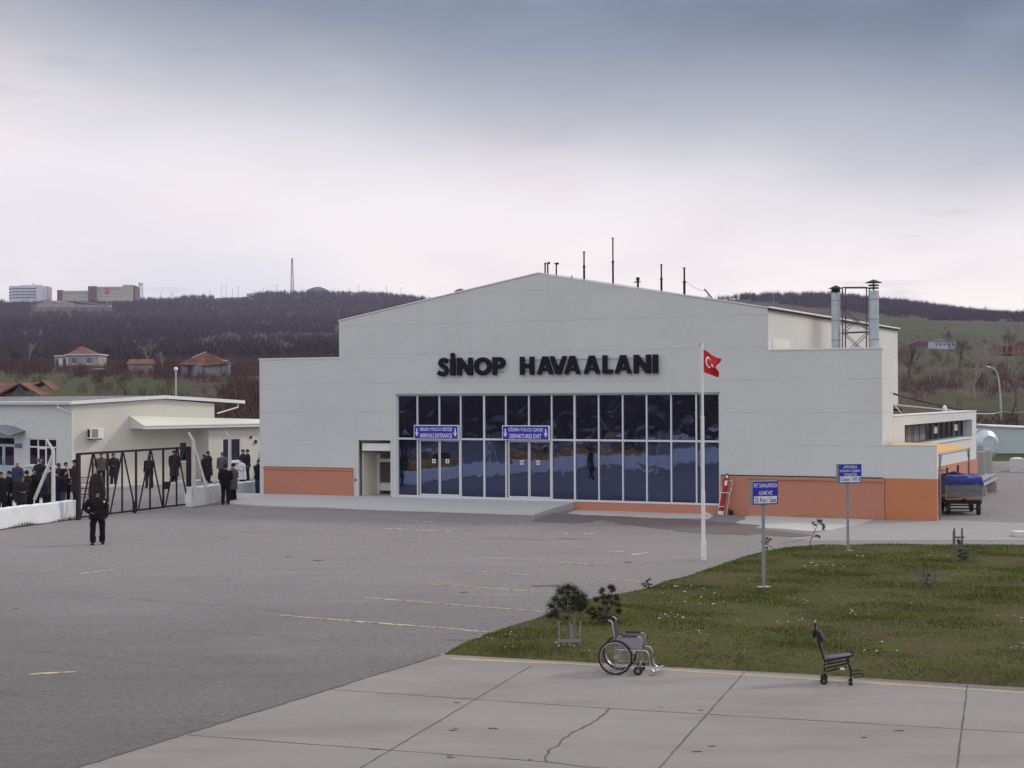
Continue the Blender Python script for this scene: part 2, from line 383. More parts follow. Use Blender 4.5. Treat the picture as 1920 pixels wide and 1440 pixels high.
def terrain_mat():
    global nt
    m = bpy.data.materials.new('hillside'); m.use_nodes = True; nt = m.node_tree; b = nt.nodes['Principled BSDF']
    b.inputs['Roughness'].default_value = .95; b.inputs['Specular IOR Level'].default_value = .1
    tcn = N('ShaderNodeTexCoord'); v = tcn.outputs['Object']; at_ = N('ShaderNodeAttribute'); at_.attribute_name = 'field'
    scrub = MX(SS(NZ(v, .045, 6, .65), .38, .62), (.052, .034, .030), (.085, .062, .045))
    scrub = MX(SS(NZ(v, .2, 5, .7, (5, 5, 5)), .52, .7), scrub, (.050, .052, .026))
    grass = MX(SS(NZ(v, .05, 6, .6, (1, 2, 3)), .35, .65), (.040, .056, .018), (.064, .062, .030))
    grass = MX(SS(NZ(v, .5, 4, .6), .55, .75), grass, (.062, .045, .032))
    c = MX(at_.outputs['Fac'], scrub, grass); L(c, b.inputs['Base Color']); return m
M['terrain'] = terrain_mat()
def field(x, y):
    """1 where the open green meadows are"""
    px = 960 + FPX * x / np.where(y > 1, y, 1)
    row = hor(px) - (terrain(x, y) - 4.8) / np.where(y > 1, y, 1) * FPX
    wob = 4 * np.sin(px * .05) + 3 * np.sin(px * .13 + 1)
    f = np.zeros_like(np.asarray(x, float))
    f = np.maximum(f, ((y > 150) & (y < 300) & (px < 330 + 25 * np.sin(y * .16) + (row - 715) * 2.2) & (px > -300) & (row > 700 + wob * .6 + .03 * (px)) & (row < 800)) * 1.)
    f = np.maximum(f, ((y > 600) & (px > 380) & (px < 660) & (np.abs(row - (636 - .05 * (px - 500)) + wob * .5) < 6)) * .7)
    f = np.maximum(f, ((y > 560) & (px > 400) & (px < 520) & (np.abs(row - 632 + wob * .6) < 3)) * .8)
    f = np.maximum(f, ((y > 400) & (px > 1640) & (row > 592 + .11 * (px - 1660) + wob * .6) & (row < 642 + wob)) * 1.)
    f = np.maximum(f, ((y > 250) & (px > 1700) & (np.abs(row - 668 + wob) < 14)) * .7)
    f = np.maximum(f, ((px > 1640) & (y > 112) & (np.abs(row - 765 + wob) < 24)) * .75)
    f = np.maximum(f, ((px > 1640) & (y > 200) & (np.abs(row - 700 + 2 * wob) < 9)) * .5)
    f = np.maximum(f, ((px > 1640) & (y > 105) & (row > 838)) * 1.)
    return f
fine = np.linspace(-.40, .40, 321); rest = np.linspace(.40, 2 * math.pi - .40, 90)[1:-1]
TH = np.concatenate([fine, rest])
RR = np.concatenate([[0.01, 40, 80, 100], np.geomspace(108, 1700, 190), [1900, 2300, 3000, 4500]])
tt, rr = np.meshgrid(TH, RR); xx, yy_ = rr * np.sin(tt), rr * np.cos(tt); zz = terrain(xx, yy_) - .06
nT, nR = len(TH), len(RR); idx = np.arange(nT * nR).reshape(nR, nT); nx = np.roll(idx, -1, 1)
F_ = np.stack([idx[:-1], nx[:-1], nx[1:], idx[1:]], -1).reshape(-1, 4)
hill = npmesh('terrain', np.stack([xx, yy_, zz], -1).reshape(-1, 3), F_, 'terrain', smooth=True); tag(hill, kind='structure')
fa = hill.data.attributes.new('field', 'FLOAT', 'POINT'); fa.data.foreach_set('value', field(xx, yy_).ravel().astype(np.float32))

def wob_poly(pts, amp, step=.6, seed=1):
    r = random.Random(seed); out = []
    for i in range(len(pts)):
        a = Vector(pts[i][:2]); b = Vector(pts[(i + 1) % len(pts)][:2]); n = max(1, int((b - a).length / step)); nn = Vector((-(b - a).y, (b - a).x)).normalized()
        for k in range(n): out.append(tuple(a.lerp(b, k / n) + nn * r.uniform(-amp, amp) * (0 if k == 0 else 1)))
    return out
def sheet(name, pts, z, m, amp=0, step=.6, seed=1, th=.03):
    mb = MB(); mb.prism([wob_poly(pts, amp, step, seed) if amp else [tuple(p[:2]) for p in pts]], z - th, z, 'xy')
    return tag(mb.build(name, m), kind='structure')
gp = lambda *a: [gnd(x, y) for x, y in a]
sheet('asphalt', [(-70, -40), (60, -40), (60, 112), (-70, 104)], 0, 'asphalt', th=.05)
# concrete apron in the foreground
e1, e2 = gnd(146, 1440), gnd(815.6, 1232); ed = (e1 - e2).normalized()
grass_c = gnd(830, 1226)
aL = e1 + ed * 14
sheet('concrete_apron', [(aL.x, aL.y), (e1.x, e1.y), (e2.x, e2.y), (grass_c.x, grass_c.y)] + [tuple(gnd(1200, 1249)[:2]), tuple(gnd(1500, 1267)[:2]), tuple(gnd(1920, 1297)[:2]), (30, 19.2), (30, -10), (aL.x, -10)], .006, 'concrete', .012, .3, 3)
def strip(pts, w, z, mb, jit=.0, step=.25, seed=0):
    r = random.Random(seed); P = []
    for i in range(len(pts) - 1):
        a, b = Vector(pts[i][:2]), Vector(pts[i + 1][:2]); n = max(1, int((b - a).length / step)); nn = Vector((-(b - a).y, (b - a).x)).normalized()
        for k in range(n + (i == len(pts) - 2)): P.append((a.lerp(b, k / n) + nn * r.uniform(-jit, jit), nn, w * r.uniform(.6, 1.4) if jit else w))
    vs = []; fs = []
    for p, nn, ww in P: vs += [(p.x - nn.x * ww / 2, p.y - nn.y * ww / 2, z), (p.x + nn.x * ww / 2, p.y + nn.y * ww / 2, z)]
    for i in range(len(P) - 1): fs.append((2 * i, 2 * i + 1, 2 * i + 3, 2 * i + 2))
    mb.add(vs, fs)
mb = MB()
def ext(a, b, t): return a + (b - a) * t
for (a, b, sd_) in (((995.6, 1249.5), (682.5, 1437), 1), ((1395, 1262), (1237.5, 1439), 2), ((1814, 1285), (1794, 1439), 3)):
    A, B = gnd(*a), gnd(*b); strip([A, ext(A, B, 2.0)], .022, .010, mb, .008, .2, sd_)
for k, (a, b) in enumerate((((618, 1293.5), (1140, 1329)), ((1140, 1329), (1920, 1375)), ((352, 1379), (1030, 1430)), ((1030, 1430), (1090, 1438)))):
    strip([gnd(*a), gnd(*b)], .018, .0105, mb, .006, .2, 10 + k)
A = gnd(1920, 1375); strip([A, ext(gnd(1140, 1329), A, 2.2)], .018, .0105, mb, .006, .2, 17)
A = gnd(1090, 1438); strip([A, ext(gnd(352, 1379), A, 3)], .018, .0105, mb, .006, .2, 18)
strip([gnd(1142, 1328), gnd(1132, 1340), gnd(1108, 1358), gnd(1082, 1370), gnd(1058, 1385), gnd(1050, 1398), gnd(1030, 1408), gnd(1024, 1422), gnd(1028, 1430)], .028, .0115, mb, .02, .12, 33)
strip([ext(e2, e1, -.02), ext(e2, e1, 2.2)], .045, .0125, mb, .02, .2, 35)
tag(mb.build('apron_joints', 'joint'), kind='structure')
mb = MB(); strip([gnd(845, 1236), gnd(1100, 1247)], .13, .0095, mb, .01, .4, 5); strip([gnd(1100, 1247), gnd(1500, 1273), gnd(1920, 1300), ext(gnd(1500, 1273), gnd(1920, 1300), 4)], .10, .0095, mb, .006, .4, 6)
tag(mb.build('apron_edge_line', 'yellow'), kind='structure')
# worn parking lines on the asphalt
mb = MB()
for k, (a, b, w) in enumerate((((680, 1120), (898, 1138), .12), ((898, 1138), (1020, 1147), .08), ((800, 1095), (1000, 1109), .12), ((1000, 1109), (1070, 1112), .06), ((525, 1154), (870, 1181), .12), ((905, 1072), (1000, 1080), .10), ((1018, 1052), (1140, 1061), .11), ((55, 1264), (142, 1260), .15), ((480, 981), (525, 985), .10), ((560, 976), (650, 979), .08), ((1140, 1087), (1200, 1091), .08))):
    strip([gnd(*a), gnd(*b)], w, .0055, mb, .012, .5, 50 + k)
tag(mb.build('parking_lines', 'yellow_worn'), kind='structure')
mb = MB()
for k, (a, b, w) in enumerate((((868, 1182), (925, 1186), .16), ((722, 991), (850, 997), .2), ((752, 976), (855, 981), .22), ((150, 1076), (212, 1068), .12), ((1030, 1001), (1065, 1001), .2), ((1080, 1000), (1115, 1001), .2), ((55, 1008), (140, 1010), .12), ((1180, 1041), (1215, 1036), .2), ((910, 984), (980, 987), .15), ((760, 987), (800, 988), .15), ((1140, 1034), (1170, 1034), .15))):
    strip([gnd(*a), gnd(*b)], w, .0058, mb, .02, .3, 70 + k)
tag(mb.build('worn_white_marks', 'whiteline'), kind='structure')
mb = MB()
for k, pts in enumerate((((1040, 1010), (1110, 1011)), ((1000, 1099), (1035, 1098), (1075, 1101)), ((1240, 1093), (1250, 1092)), ((480, 948), (690, 957), (850, 962), (1000, 968)), ((830, 1200), (885, 1200)), ((1465, 1020), (1500, 1013), (1535, 1006)), ((0, 1298), (40, 1301)), ((300, 1178), (480, 1190), (560, 1198)), ((120, 1115), (480, 1140), (560, 1152)), ((10, 1215), (60, 1220), (180, 1232), (370, 1256)), ((590, 1050), (600, 1052)), ((340, 960), (400, 962)), ((900, 1009), (1030, 1012)))):
    w = [.18, .3, .12, .06, .04, .05, .012, .014, .014, .012, .2, .06, .05][k]
    strip([gnd(*p) for p in pts], w, .0066 + k * .0001, mb, .015, .2, 90 + k)
tag(mb.build('asphalt_cracks', 'crack'), kind='structure')
# a few small stains on the apron / asphalt
mb = MB()
for k in range(34):
    x, y = (rnd.uniform(0, 1300), rnd.uniform(985, 1150)) if k < 20 else (rnd.uniform(700, 1900), rnd.uniform(1310, 1430))
    p = gnd(x, y); r_ = rnd.uniform(.015, .04 if k >= 20 else .08)
    P = [(p.x + math.cos(a) * r_ * rnd.uniform(.5, 1.3) * 2.2, p.y + math.sin(a) * r_ * rnd.uniform(.5, 1.2), .0135) for a in [i * math.pi / 4 for i in range(8)]]
    mb.add(P, [tuple(range(8))])
tag(mb.build('ground_stains', 'crack'), kind='structure')
# pale and dark patches before the wall
sheet('concrete_patch', gp((1075, 958), (1090, 953.5), (1340, 963), (1330, 972), (1250, 972), (1160, 968), (1060, 966)), .004, 'palepatch', .06, .7, 3)
sheet('concrete_patch', gp((1372, 981), (1410, 966), (1640, 975), (1600, 990), (1520, 996), (1440, 990)), .004, 'palepatch', .16, .5, 4)
sheet('dark_asphalt_patch', gp((1000, 978), (1035, 963), (1160, 968), (1290, 974), (1420, 984), (1430, 1000), (1400, 1004), (1300, 999), (1220, 990), (1165, 984), (1130, 975), (1080, 982)), .0075, 'patch', .22, .5, 5)
sheet('dark_asphalt_patch', gp((1425, 992), (1470, 997), (1530, 1004), (1500, 1008), (1430, 1003)), .0085, 'patch', .06, .7, 6)

# ------------------------------------------------------------------ terminal frame: x along the facade, y into the building
YAW = math.atan(1450 / FPX); TO = gnd(1659, 974); U = Vector((math.cos(YAW), -math.sin(YAW), 0)); NV = Vector((math.sin(YAW), math.cos(YAW), 0))
def tl(p): v = Vector(p) - TO; return (v.dot(U), v.dot(NV))
def tw(u, n, z=0): return TO + U * u + NV * n + Vector((0, 0, z))
def fz(x, y, off=0): p = plane(x, y, TO + NV * off, NV); return tl(p)[0], p.z
# raised pavement: high along the wall, sloping to the asphalt
fe = [tl(gnd(*p)) for p in ((430, 946), (480, 949), (600, 953), (690, 957), (850, 962), (1001, 967))]
vs = []; 
back = [(u, .04) for u, n in fe]; back[0] = (-30.6, .04); back[-1] = (-13.02, .04)
for (u, n), (bu, bn) in zip(fe, back): vs += [(bu, bn, .33 if bu > -29 else .30), (bu * .3 + u * .7, bn * .3 + n * .7, .14), (u, n, .05), (u, n - .02, -.05)]
fs = []
for i in range(len(fe) - 1):
    for k in range(3): fs.append((i * 4 + k, i * 4 + 4 + k, i * 4 + 5 + k, i * 4 + 1 + k))
b_ = (len(fe) - 1) * 4; k = len(vs); vs += [(-13.02, .04, -.05)]; fs.append((b_, b_ + 1, b_ + 2, b_ + 3, k))
pv = MB(); pv.add(vs, fs); o = pv.build('pavement', 'slab'); o.location = TO; o.rotation_euler = (0, 0, -YAW); tag(o, kind='structure')
sheet('airside_floor', gp((1640, 976), (1760, 975), (2050, 985), (2050, 1012), (1535, 1014), (1480, 1010)), .0065, 'palepatch', .04, .7, 7, .02)
bpy.data.objects['airside_floor'].name = 'concrete_path'
bpy.data.objects['concrete_path'].data.materials[0] = mat('grey_path_concrete', (.27, .262, .265), .9, .07, 6, .3, 40, var2=.07, scale2=.4)

T = empty('terminal_building', TO, -YAW, 'long pale terminal hall with a low gable, blue tinted glass front and orange base', 'building')
UL, UR, ZW, ZE, ZA = -29.0, -.07, 6.54, 8.20, 9.98
GL, GR, GB, GT = -21.63, -6.60, .37, 4.86
w = MB()
w.prism([[(UL, -.1), (UR, -.1), (UR, ZW), (-4.56, ZW), (-4.56, ZE), (-14.6, ZA), (-24.62, ZE), (-24.62, ZW), (UL, ZW)],
         [(GL, GB), (GR, GB), (GR, GT), (GL, GT)], [(-23.73, .30), (-21.86, .30), (-21.86, 2.93), (-23.73, 2.93)]], 0, .35)
w.build('wall', 'wall', T)
w = MB(); w.bb(UL, UL + .3, .35, 12, -.1, ZW - .02); w.bb(-24.62, -24.32, .35, 23, -.1, ZE - .02); w.build('wall', 'wall', T)
w = MB()                                                # hall side wall (warm side), with the small lighter patch
w.bb(-4.86, -4.56, .35, 23.0, -.1, ZE - .03); w.build('side_wall', 'sootwall', T)
w = MB(); w.bb(-4.555, -4.54, .55, 3.0, 6.45, 7.05); w.build('wall_repair', mat('repair_paint', (.70, .68, .60), .85, .04, 4), T)
w = MB(); w.bb(-24.3, -4.86, 22.7, 23, 0, ZE); w.add([(-24.3, 23, ZE), (-4.86, 23, ZE), (-14.6, 23, ZA - .05), (-24.3, 22.7, ZE), (-4.86, 22.7, ZE), (-14.6, 22.7, ZA - .05)], [(0, 1, 2), (5, 4, 3), (0, 2, 5, 3), (1, 4, 5, 2)])
w.build('wall', 'wall_plain', T)
w = MB(); w.bb(UR - .3, UR, .35, 1.86, -.1, ZW - .02); w.bb(-4.54, UR - .3, 1.56, 1.86, 3.9, ZW - .02); w.build('wall', 'wall', T)
w = MB()
w.bb(-4.5, UR - .32, .36, 1.5, 6.05, 6.2); w.build('roof', 'gravel', T)
w = MB()                                                # hall roof: two sheet slopes with verge
for sg in (-1, 1):
    xe = -14.6 + sg * 10.1
    w.add([(-14.6, .36, ZA - .1), (xe, .36, ZE - .06), (xe, 23.1, ZE - .06), (-14.6, 23.1, ZA - .1), (-14.6, .36, ZA - .02), (xe, .36, ZE + .02), (xe, 23.1, ZE + .02), (-14.6, 23.1, ZA - .02)],
          [(0, 1, 2, 3), (7, 6, 5, 4), (0, 4, 5, 1), (1, 5, 6, 2), (2, 6, 7, 3), (3, 7, 4, 0)])
w.build('roof', 'roofgrey', T)
w = MB(); w.bb(-4.56, -4.44, -.05, 23.1, ZE + .02, ZE + .085); w.build('eaves_gutter', 'trimwhite', T)
w = MB(); w.bb(-4.56, -4.44, -.05, 22.9, ZE - .05, ZE + .02); w.build('painted_eaves_shadow', 'darkiron', T)  # dark strip standing in for the shade under the gutter
w = MB(); w.bb(UL - .03, -24.62, -.03, .38, ZW, ZW + .05); w.bb(-4.56, UR + .03, -.03, .38, ZW, ZW + .05)
w.add([], []); w.build('coping', 'trimwhite', T)
w = MB()
for a, b in (((-24.66, ZE), (-14.6, ZA)), ((-14.6, ZA), (-4.5, ZE))):
    w.add([(a[0], -.03, a[1] + .01), (b[0], -.03, b[1] + .01), (b[0], .37, b[1] + .01), (a[0], .37, a[1] + .01), (a[0], -.03, a[1] + .06), (b[0], -.03, b[1] + .06), (b[0], .37, b[1] + .06), (a[0], .37, a[1] + .06)],
          [(0, 3, 2, 1), (4, 5, 6, 7), (0, 1, 5, 4), (1, 2, 6, 5), (2, 3, 7, 6), (3, 0, 4, 7)])
w.build('gable_coping', 'trimwhite', T)
w = MB(); w.bb(UL + .01, -24.62, 8, 12, -.1, 6.2); w.bb(UL + .3, -24.62, .36, 12, 6.1, 6.25); w.build('side_wing', 'wall_plain', T)
# orange base
w = MB()
w.bb(-28.75, -23.88, -.05, 0, .05, 1.46); w.bb(-28.75, -23.88, -.085, 0, 1.46, 1.55)
w.bb(-12.98, -6.55, -.05, 0, -.1, .355)
w.bb(-6.55, -5.4, -.05, 0, -.1, 1.56); w.bb(-5.4, .0, -.05, 0, .34, 1.44); w.bb(-5.4, .02, -.10, 0, 1.44, 1.54); w.bb(-5.4, .02, -.11, 0, -.1, .34)
w.build('plinth', 'orange', T)
w = MB(); w.bb(-6.55, UR, -.02, 0, 1.56, 1.60); w.bb(-28.75, -23.88, -.012, 0, 1.55, 1.575); w.build('plinth_seam', 'darkiron', T)
w = MB(); w.bb(UR, UR + .05, .02, 20.2, -.1, 1.56); w.build('plinth', 'orange', T)
# goods opening with a small room behind
w = MB(); w.bb(-23.73, -23.55, .35, 5, .30, 3.1); w.bb(-21.86, -21.7, .35, 5, .30, 3.1); w.bb(-23.55, -21.86, 4.8, 5, .30, 3.1); w.bb(-23.55, -21.86, .35, 4.8, 2.98, 3.1)
w.build('goods_room', mat('room_paint', (.78, .74, .62), .8, .04, 3), T)
w = MB(); w.bb(-23.55, -21.86, .02, 4.8, .22, .33); w.build('goods_room_floor', 'slab', T)
w = MB(); w.bb(-23.73, -23.60, -.02, .02, .33, 2.93); w.bb(-21.93, -21.86, -.02, .02, .33, 2.93); w.bb(-23.60, -21.93, -.02, .02, 2.84, 2.93); w.build('door_frame', 'wall_plain', T)
w = MB(); w.bb(-23.58, -23.545, .10, .16, .33, 2.75); w.bb(-21.96, -21.91, .10, .16, .33, 2.75); w.bb(-23.50, -21.96, .10, .16, 2.71, 2.75); w.build('door_track', 'black', T)
d = MB(); d.bb(-23.49, -21.97, .12, .17, 2.36, 2.70); o = d.build('roller_door', 'trimwhite', T)
h = MB(); h.bb(-23.49, -21.97, .10, .18, 2.31, 2.355); h.build('bottom_rail', 'black', o)
w = MB(); w.bb(-23.78, -23.74, -.06, 0, 1.0, 1.1); w.build('door_switch', 'black', T)
cv = MB(); cv.bb(-23.53, -23.42, 1.45, 1.6, .31, 2.2); cv.bb(-23.42, -22.2, 1.45, 3.5, 1.80, 1.95); cv.bb(-23.42, -22.2, 1.47, 3.5, .50, .80); cv.bb(-23.42, -22.2, 1.6, 3.5, .8, .85); o = cv.build('baggage_conveyor', 'trimwhite', T)
cv = MB(); cv.bb(-23.41, -22.2, 1.6, 1.64, .86, 1.79); cv.build('rubber_curtain', mat('brown_curtain', (.10, .065, .07), .7), o)
cv = MB(); cv.bb(-23.50, -23.30, 1.34, 1.44, 1.98, 2.15); cv.build('control_box', 'trimwhite', o)
# glass front
FR = empty('glass_front', (0, 0, 0)); FR.parent = T
us = [-21.60, -20.60, -19.49, -18.43, -17.28, -16.23, -15.13, -14.06, -13.0, -11.9, -10.82, -9.76, -8.69, -7.61, -6.62]
TR = 2.92
f = MB()
for i, u in enumerate(us):
    wd = .075 if i in (4, 8) else .055
    if i == 0: f.bb(GL, GL + .05, .06, .20, GB, GT)
    elif i == 14: f.bb(GR - .05, GR, .06, .20, GB, GT)
    elif i in (2, 6): f.bb(u - wd / 2, u + wd / 2, .06, .2, TR + .045, GT - .05)
    else: f.bb(u - wd / 2, u + wd / 2, .06, .2, GB + .06, GT - .05)
f.bb(GL + .05, GR - .05, .07, .19, GT - .05, GT)
f.bb(GL + .05, GR - .05, .065, .195, TR - .035, TR + .040)
f.bb(GL + .05, GR - .05, .055, .2, GB, GB + .055)
f.build('frame', 'alu', FR)
w = MB(); w.bb(GL - .02, GR + .02, -.03, .06, GT, GT + .05); w.build('lintel_flashing', 'steel', T)
r9 = random.Random(3)
def pane(u0, u1, z0, z1, m, name='glass_pane', par=FR, y=.13, tilt=.004):
    a, b = r9.uniform(-tilt, tilt), r9.uniform(-tilt, tilt); hw, hh = (u1 - u0) / 2, (z1 - z0) / 2
    g = MB(); g.box(((u0 + u1) / 2, y, (z0 + z1) / 2), (2 * hw, .012, 2 * hh), Euler((a, 0, b)).to_matrix()); return g.build(name, m, par)
for i in range(14):
    pane(us[i] + .03, us[i + 1] - .03, TR + .05, GT - .055, 'glass_up', tilt=.006)
    if i not in (1, 2, 5, 6): pane(us[i] + .03, us[i + 1] - .03, GB + .06, TR - .045, 'glass')
for i in (1, 5):                                        # two pairs of sliding doors
    for k in (0, 1):
        a, b = us[i + k] + (.12 if k == 0 else .012), us[i + k + 1] - (.012 if k == 0 else .05)
        d = MB(); d.prism([[(a, GB + .065), (b, GB + .065), (b, TR - .05), (a, TR - .05)], [(a + .04, GB + .13), (b - .04, GB + .13), (b - .04, TR - .10), (a + .04, TR - .10)]], .085, .125)
        o = d.build('sliding_door', 'alu', FR)
        pn = pane(a + .04, b - .04, GB + .13, TR - .10, 'glass', 'door_glass', o, .11, .003)
        s_ = MB(); cx_ = (a + b) / 2 + (.22 if k == 0 else -.12) * (1 if i == 1 else .7)
        s_.bb(cx_ - .085, cx_ + .085, .075, .083, 1.86, 2.04)
        st = s_.build('door_sticker', 'white', o)
    g = MB(); g.bb(us[i] + .035, us[i] + .11, .1, .16, GB + .06, TR - .05); g.build('side_post', 'steel', FR)
def sticker(par, cx, red):
    g = MB(); 
    c = (cx, .0735, 1.95)
    P = [(cx + .05 * math.cos(a), .0738, 1.95 + .05 * math.sin(a)) for a in [i * math.pi / 8 for i in range(16)]]
    g.add(P, [tuple(range(16))])
    o = g.build('sticker_mark', 'red' if red else 'black', par)
for st in [o for o in bpy.data.objects if o.name.startswith('door_sticker')]:
    xs = [v.co.x for v in st.data.vertices]; c = (min(xs) + max(xs)) / 2
    g = MB(); red = c > -18
    if red:
        g.prism([[(c + .06 * math.cos(a), 1.95 + .06 * math.sin(a)) for a in [i * math.pi / 8 for i in range(16)]], [(c + .042 * math.cos(a), 1.95 + .042 * math.sin(a)) for a in [i * math.pi / 8 for i in range(16)]]], .070, .0745)
        g.bb(c - .04, c + .04, .070, .0745, 1.935, 1.965)
    else:
        g.prism([[(c, 1.885), (c + .05, 1.94), (c + .02, 1.94), (c + .02, 2.01), (c - .02, 2.01), (c - .02, 1.94), (c - .05, 1.94)]], .070, .0745)
    g.build('printed_sign', 'red' if red else 'black', st)
# annex at the side
w = MB(); N1, N2, ZN = 1.88, 20.2, 3.92
w.prism([[(N1, -.1), (N2, -.1), (N2, ZN), (N1, ZN)], [(3.9, 2.68), (19.1, 2.68), (19.1, 3.53), (3.9, 3.53)]], UR - .55, UR, 'yz')
w.prism([[(-4.5, -.1), (UR - .55, -.1), (UR - .55, ZN), (-4.5, 4.2)]], N2 - .3, N2); w.build('annex_wall', 'wall', T)
w = MB(); w.prism([[(-4.54, 4.14), (UR - .56, 3.80), (UR - .56, 3.88), (-4.54, 4.26)]], N1, N2 - .3); w.build('annex_roof', 'gravel', T)
w = MB(); w.prism([[(-4.5, 4.16), (-1.2, 3.92), (-1.2, 3.98), (-4.5, 4.32)]], N2 - .34, N2 + .03); w.bb(UR - .56, UR + .03, N1, N2 + .02, ZN + .002, ZN + .04); w.build('annex_coping', 'trimwhite', T)
w = MB(); w.bb(UR - .53, UR - .50, 3.9, 19.1, 2.68, 3.53); o = w.build('ribbon_window', 'darkglass', T)
w = MB()
for k in range(13):
    n = 3.95 + k * 1.26; w.bb(UR - .50, UR - .45, n, n + .06, 2.7, 3.5)
w.bb(UR - .50, UR - .45, 3.95, 19.1, 2.7, 2.75); w.bb(UR - .50, UR - .45, 3.95, 19.1, 3.46, 3.5); w.build('window_frame', 'greyframe', o)
w = MB()
for a, b in ((6.2, 7.4), (7.5, 8.7), (8.8, 10.2)): w.bb(UR - .495, UR - .47, a, b, 2.76, 3.45)
w.build('window_blind', mat('grey_blind', (.16, .15, .16), .8), o)
w = MB()
for a, z_ in ((12.2, 3.0), (17.0, 3.02)): w.bb(UR - .495, UR - .46, a, a + .75, z_, z_ + .3)
w.build('notice_paper', 'white', o)
w = MB(); w.bb(UR - .44, UR + .06, 7.4, 18.9, 2.62, 2.677); w.build('window_sill', 'trimwhite', o)
w = MB()
for n in (9.6, 12.2, 14.8, 17.6): w.bb(UR + .05, UR + .12, n, n + .10, .9, 1.45)
w.build('wall_bracket', 'black', T)
# roof clutter
w = MB(); w.tube([(-2.6, 12, 3.95), (-2.6, 12, 4.4)], .18, 10); w.bb(-3.2, -2.0, 11.7, 12.3, 3.98, 4.13); w.ell((-2.6, 12, 4.47), (.26, .26, .14)); tag(w.build('roof_vent', 'black', T))
w = MB(); w.ell((-3.4, 15.2, 4.2), (.2, .2, .22)); w.ell((-.9, 16.5, 4.0), (.13, .13, .25)); w.build('white_vent_cap', 'trimwhite', T)

# separate objects fixed to the terminal -------------------------------------------------
def at_term(name, label, cat, group=None): return empty(name, TO, -YAW, label, cat, group)
# free-standing screen wall
s = at_term('screen_wall', 'short screen wall, pale above and bright orange below, beside the luggage carts', 'wall')
w = MB(); w.bb(-.068, 1.98, -.03, .17, 1.58, 2.85); w.build('upper_panel', 'wall', s)
w = MB(); w.bb(.022, 1.98, -.045, .185, -.05, 1.577); w.build('lower_panel', 'orange_new', s)
w = MB(); w.bb(.02, 1.99, -.04, .18, 2.853, 2.875); w.build('coping', 'trimwhite', s)
w = MB(); w.bb(.04, 1.975, -.052, -.048, 1.17, 1.185); w.build('groove', 'orange', s)
# awning
s = at_term('awning', 'yellow corrugated awning on thin steel posts behind the orange screen wall', 'awning')
A_ = [(.06, .3, 2.93), (.06, 8.5, 2.66), (1.95, 7.3, 2.53), (1.95, .3, 2.56)]
w = MB(); n_ = 34; vs = []; fs = []
for i in range(n_ + 1):
    t_ = i / n_; a = Vector(A_[0]).lerp(Vector(A_[1]), t_); b = Vector(A_[3]).lerp(Vector(A_[2]), t_); dz = .03 * (i % 2)
    vs += [a + Vector((0, 0, dz)), b + Vector((0, 0, dz)), a + Vector((0, 0, dz - .02)), b + Vector((0, 0, dz - .02))]
for i in range(n_):
    k = i * 4; fs += [(k, k + 1, k + 5, k + 4), (k + 2, k + 6, k + 7, k + 3), (k + 1, k + 3, k + 7, k + 5), (k, k + 4, k + 6, k + 2)]
fs += [(0, 2, 3, 1), (n_ * 4, n_ * 4 + 1, n_ * 4 + 3, n_ * 4 + 2)]
w.add(vs, fs); w.build('corrugated_sheet', 'awning', s)
for n in (.9, 7.0):
    w = MB(); w.bb(1.88, 1.94, n - .03, n + .03, 0, 2.50); w.tube([(1.91, n, 1.9), (1.91, n - .45 if n > 2 else n + .45, 2.5)], .015, 5); w.build('post', 'steel', s)
w = MB(); w.tube([(1.91, .35, 2.47), (1.91, 7.25, 2.46)], .025, 6); w.build('edge_rail', 'steel', s)

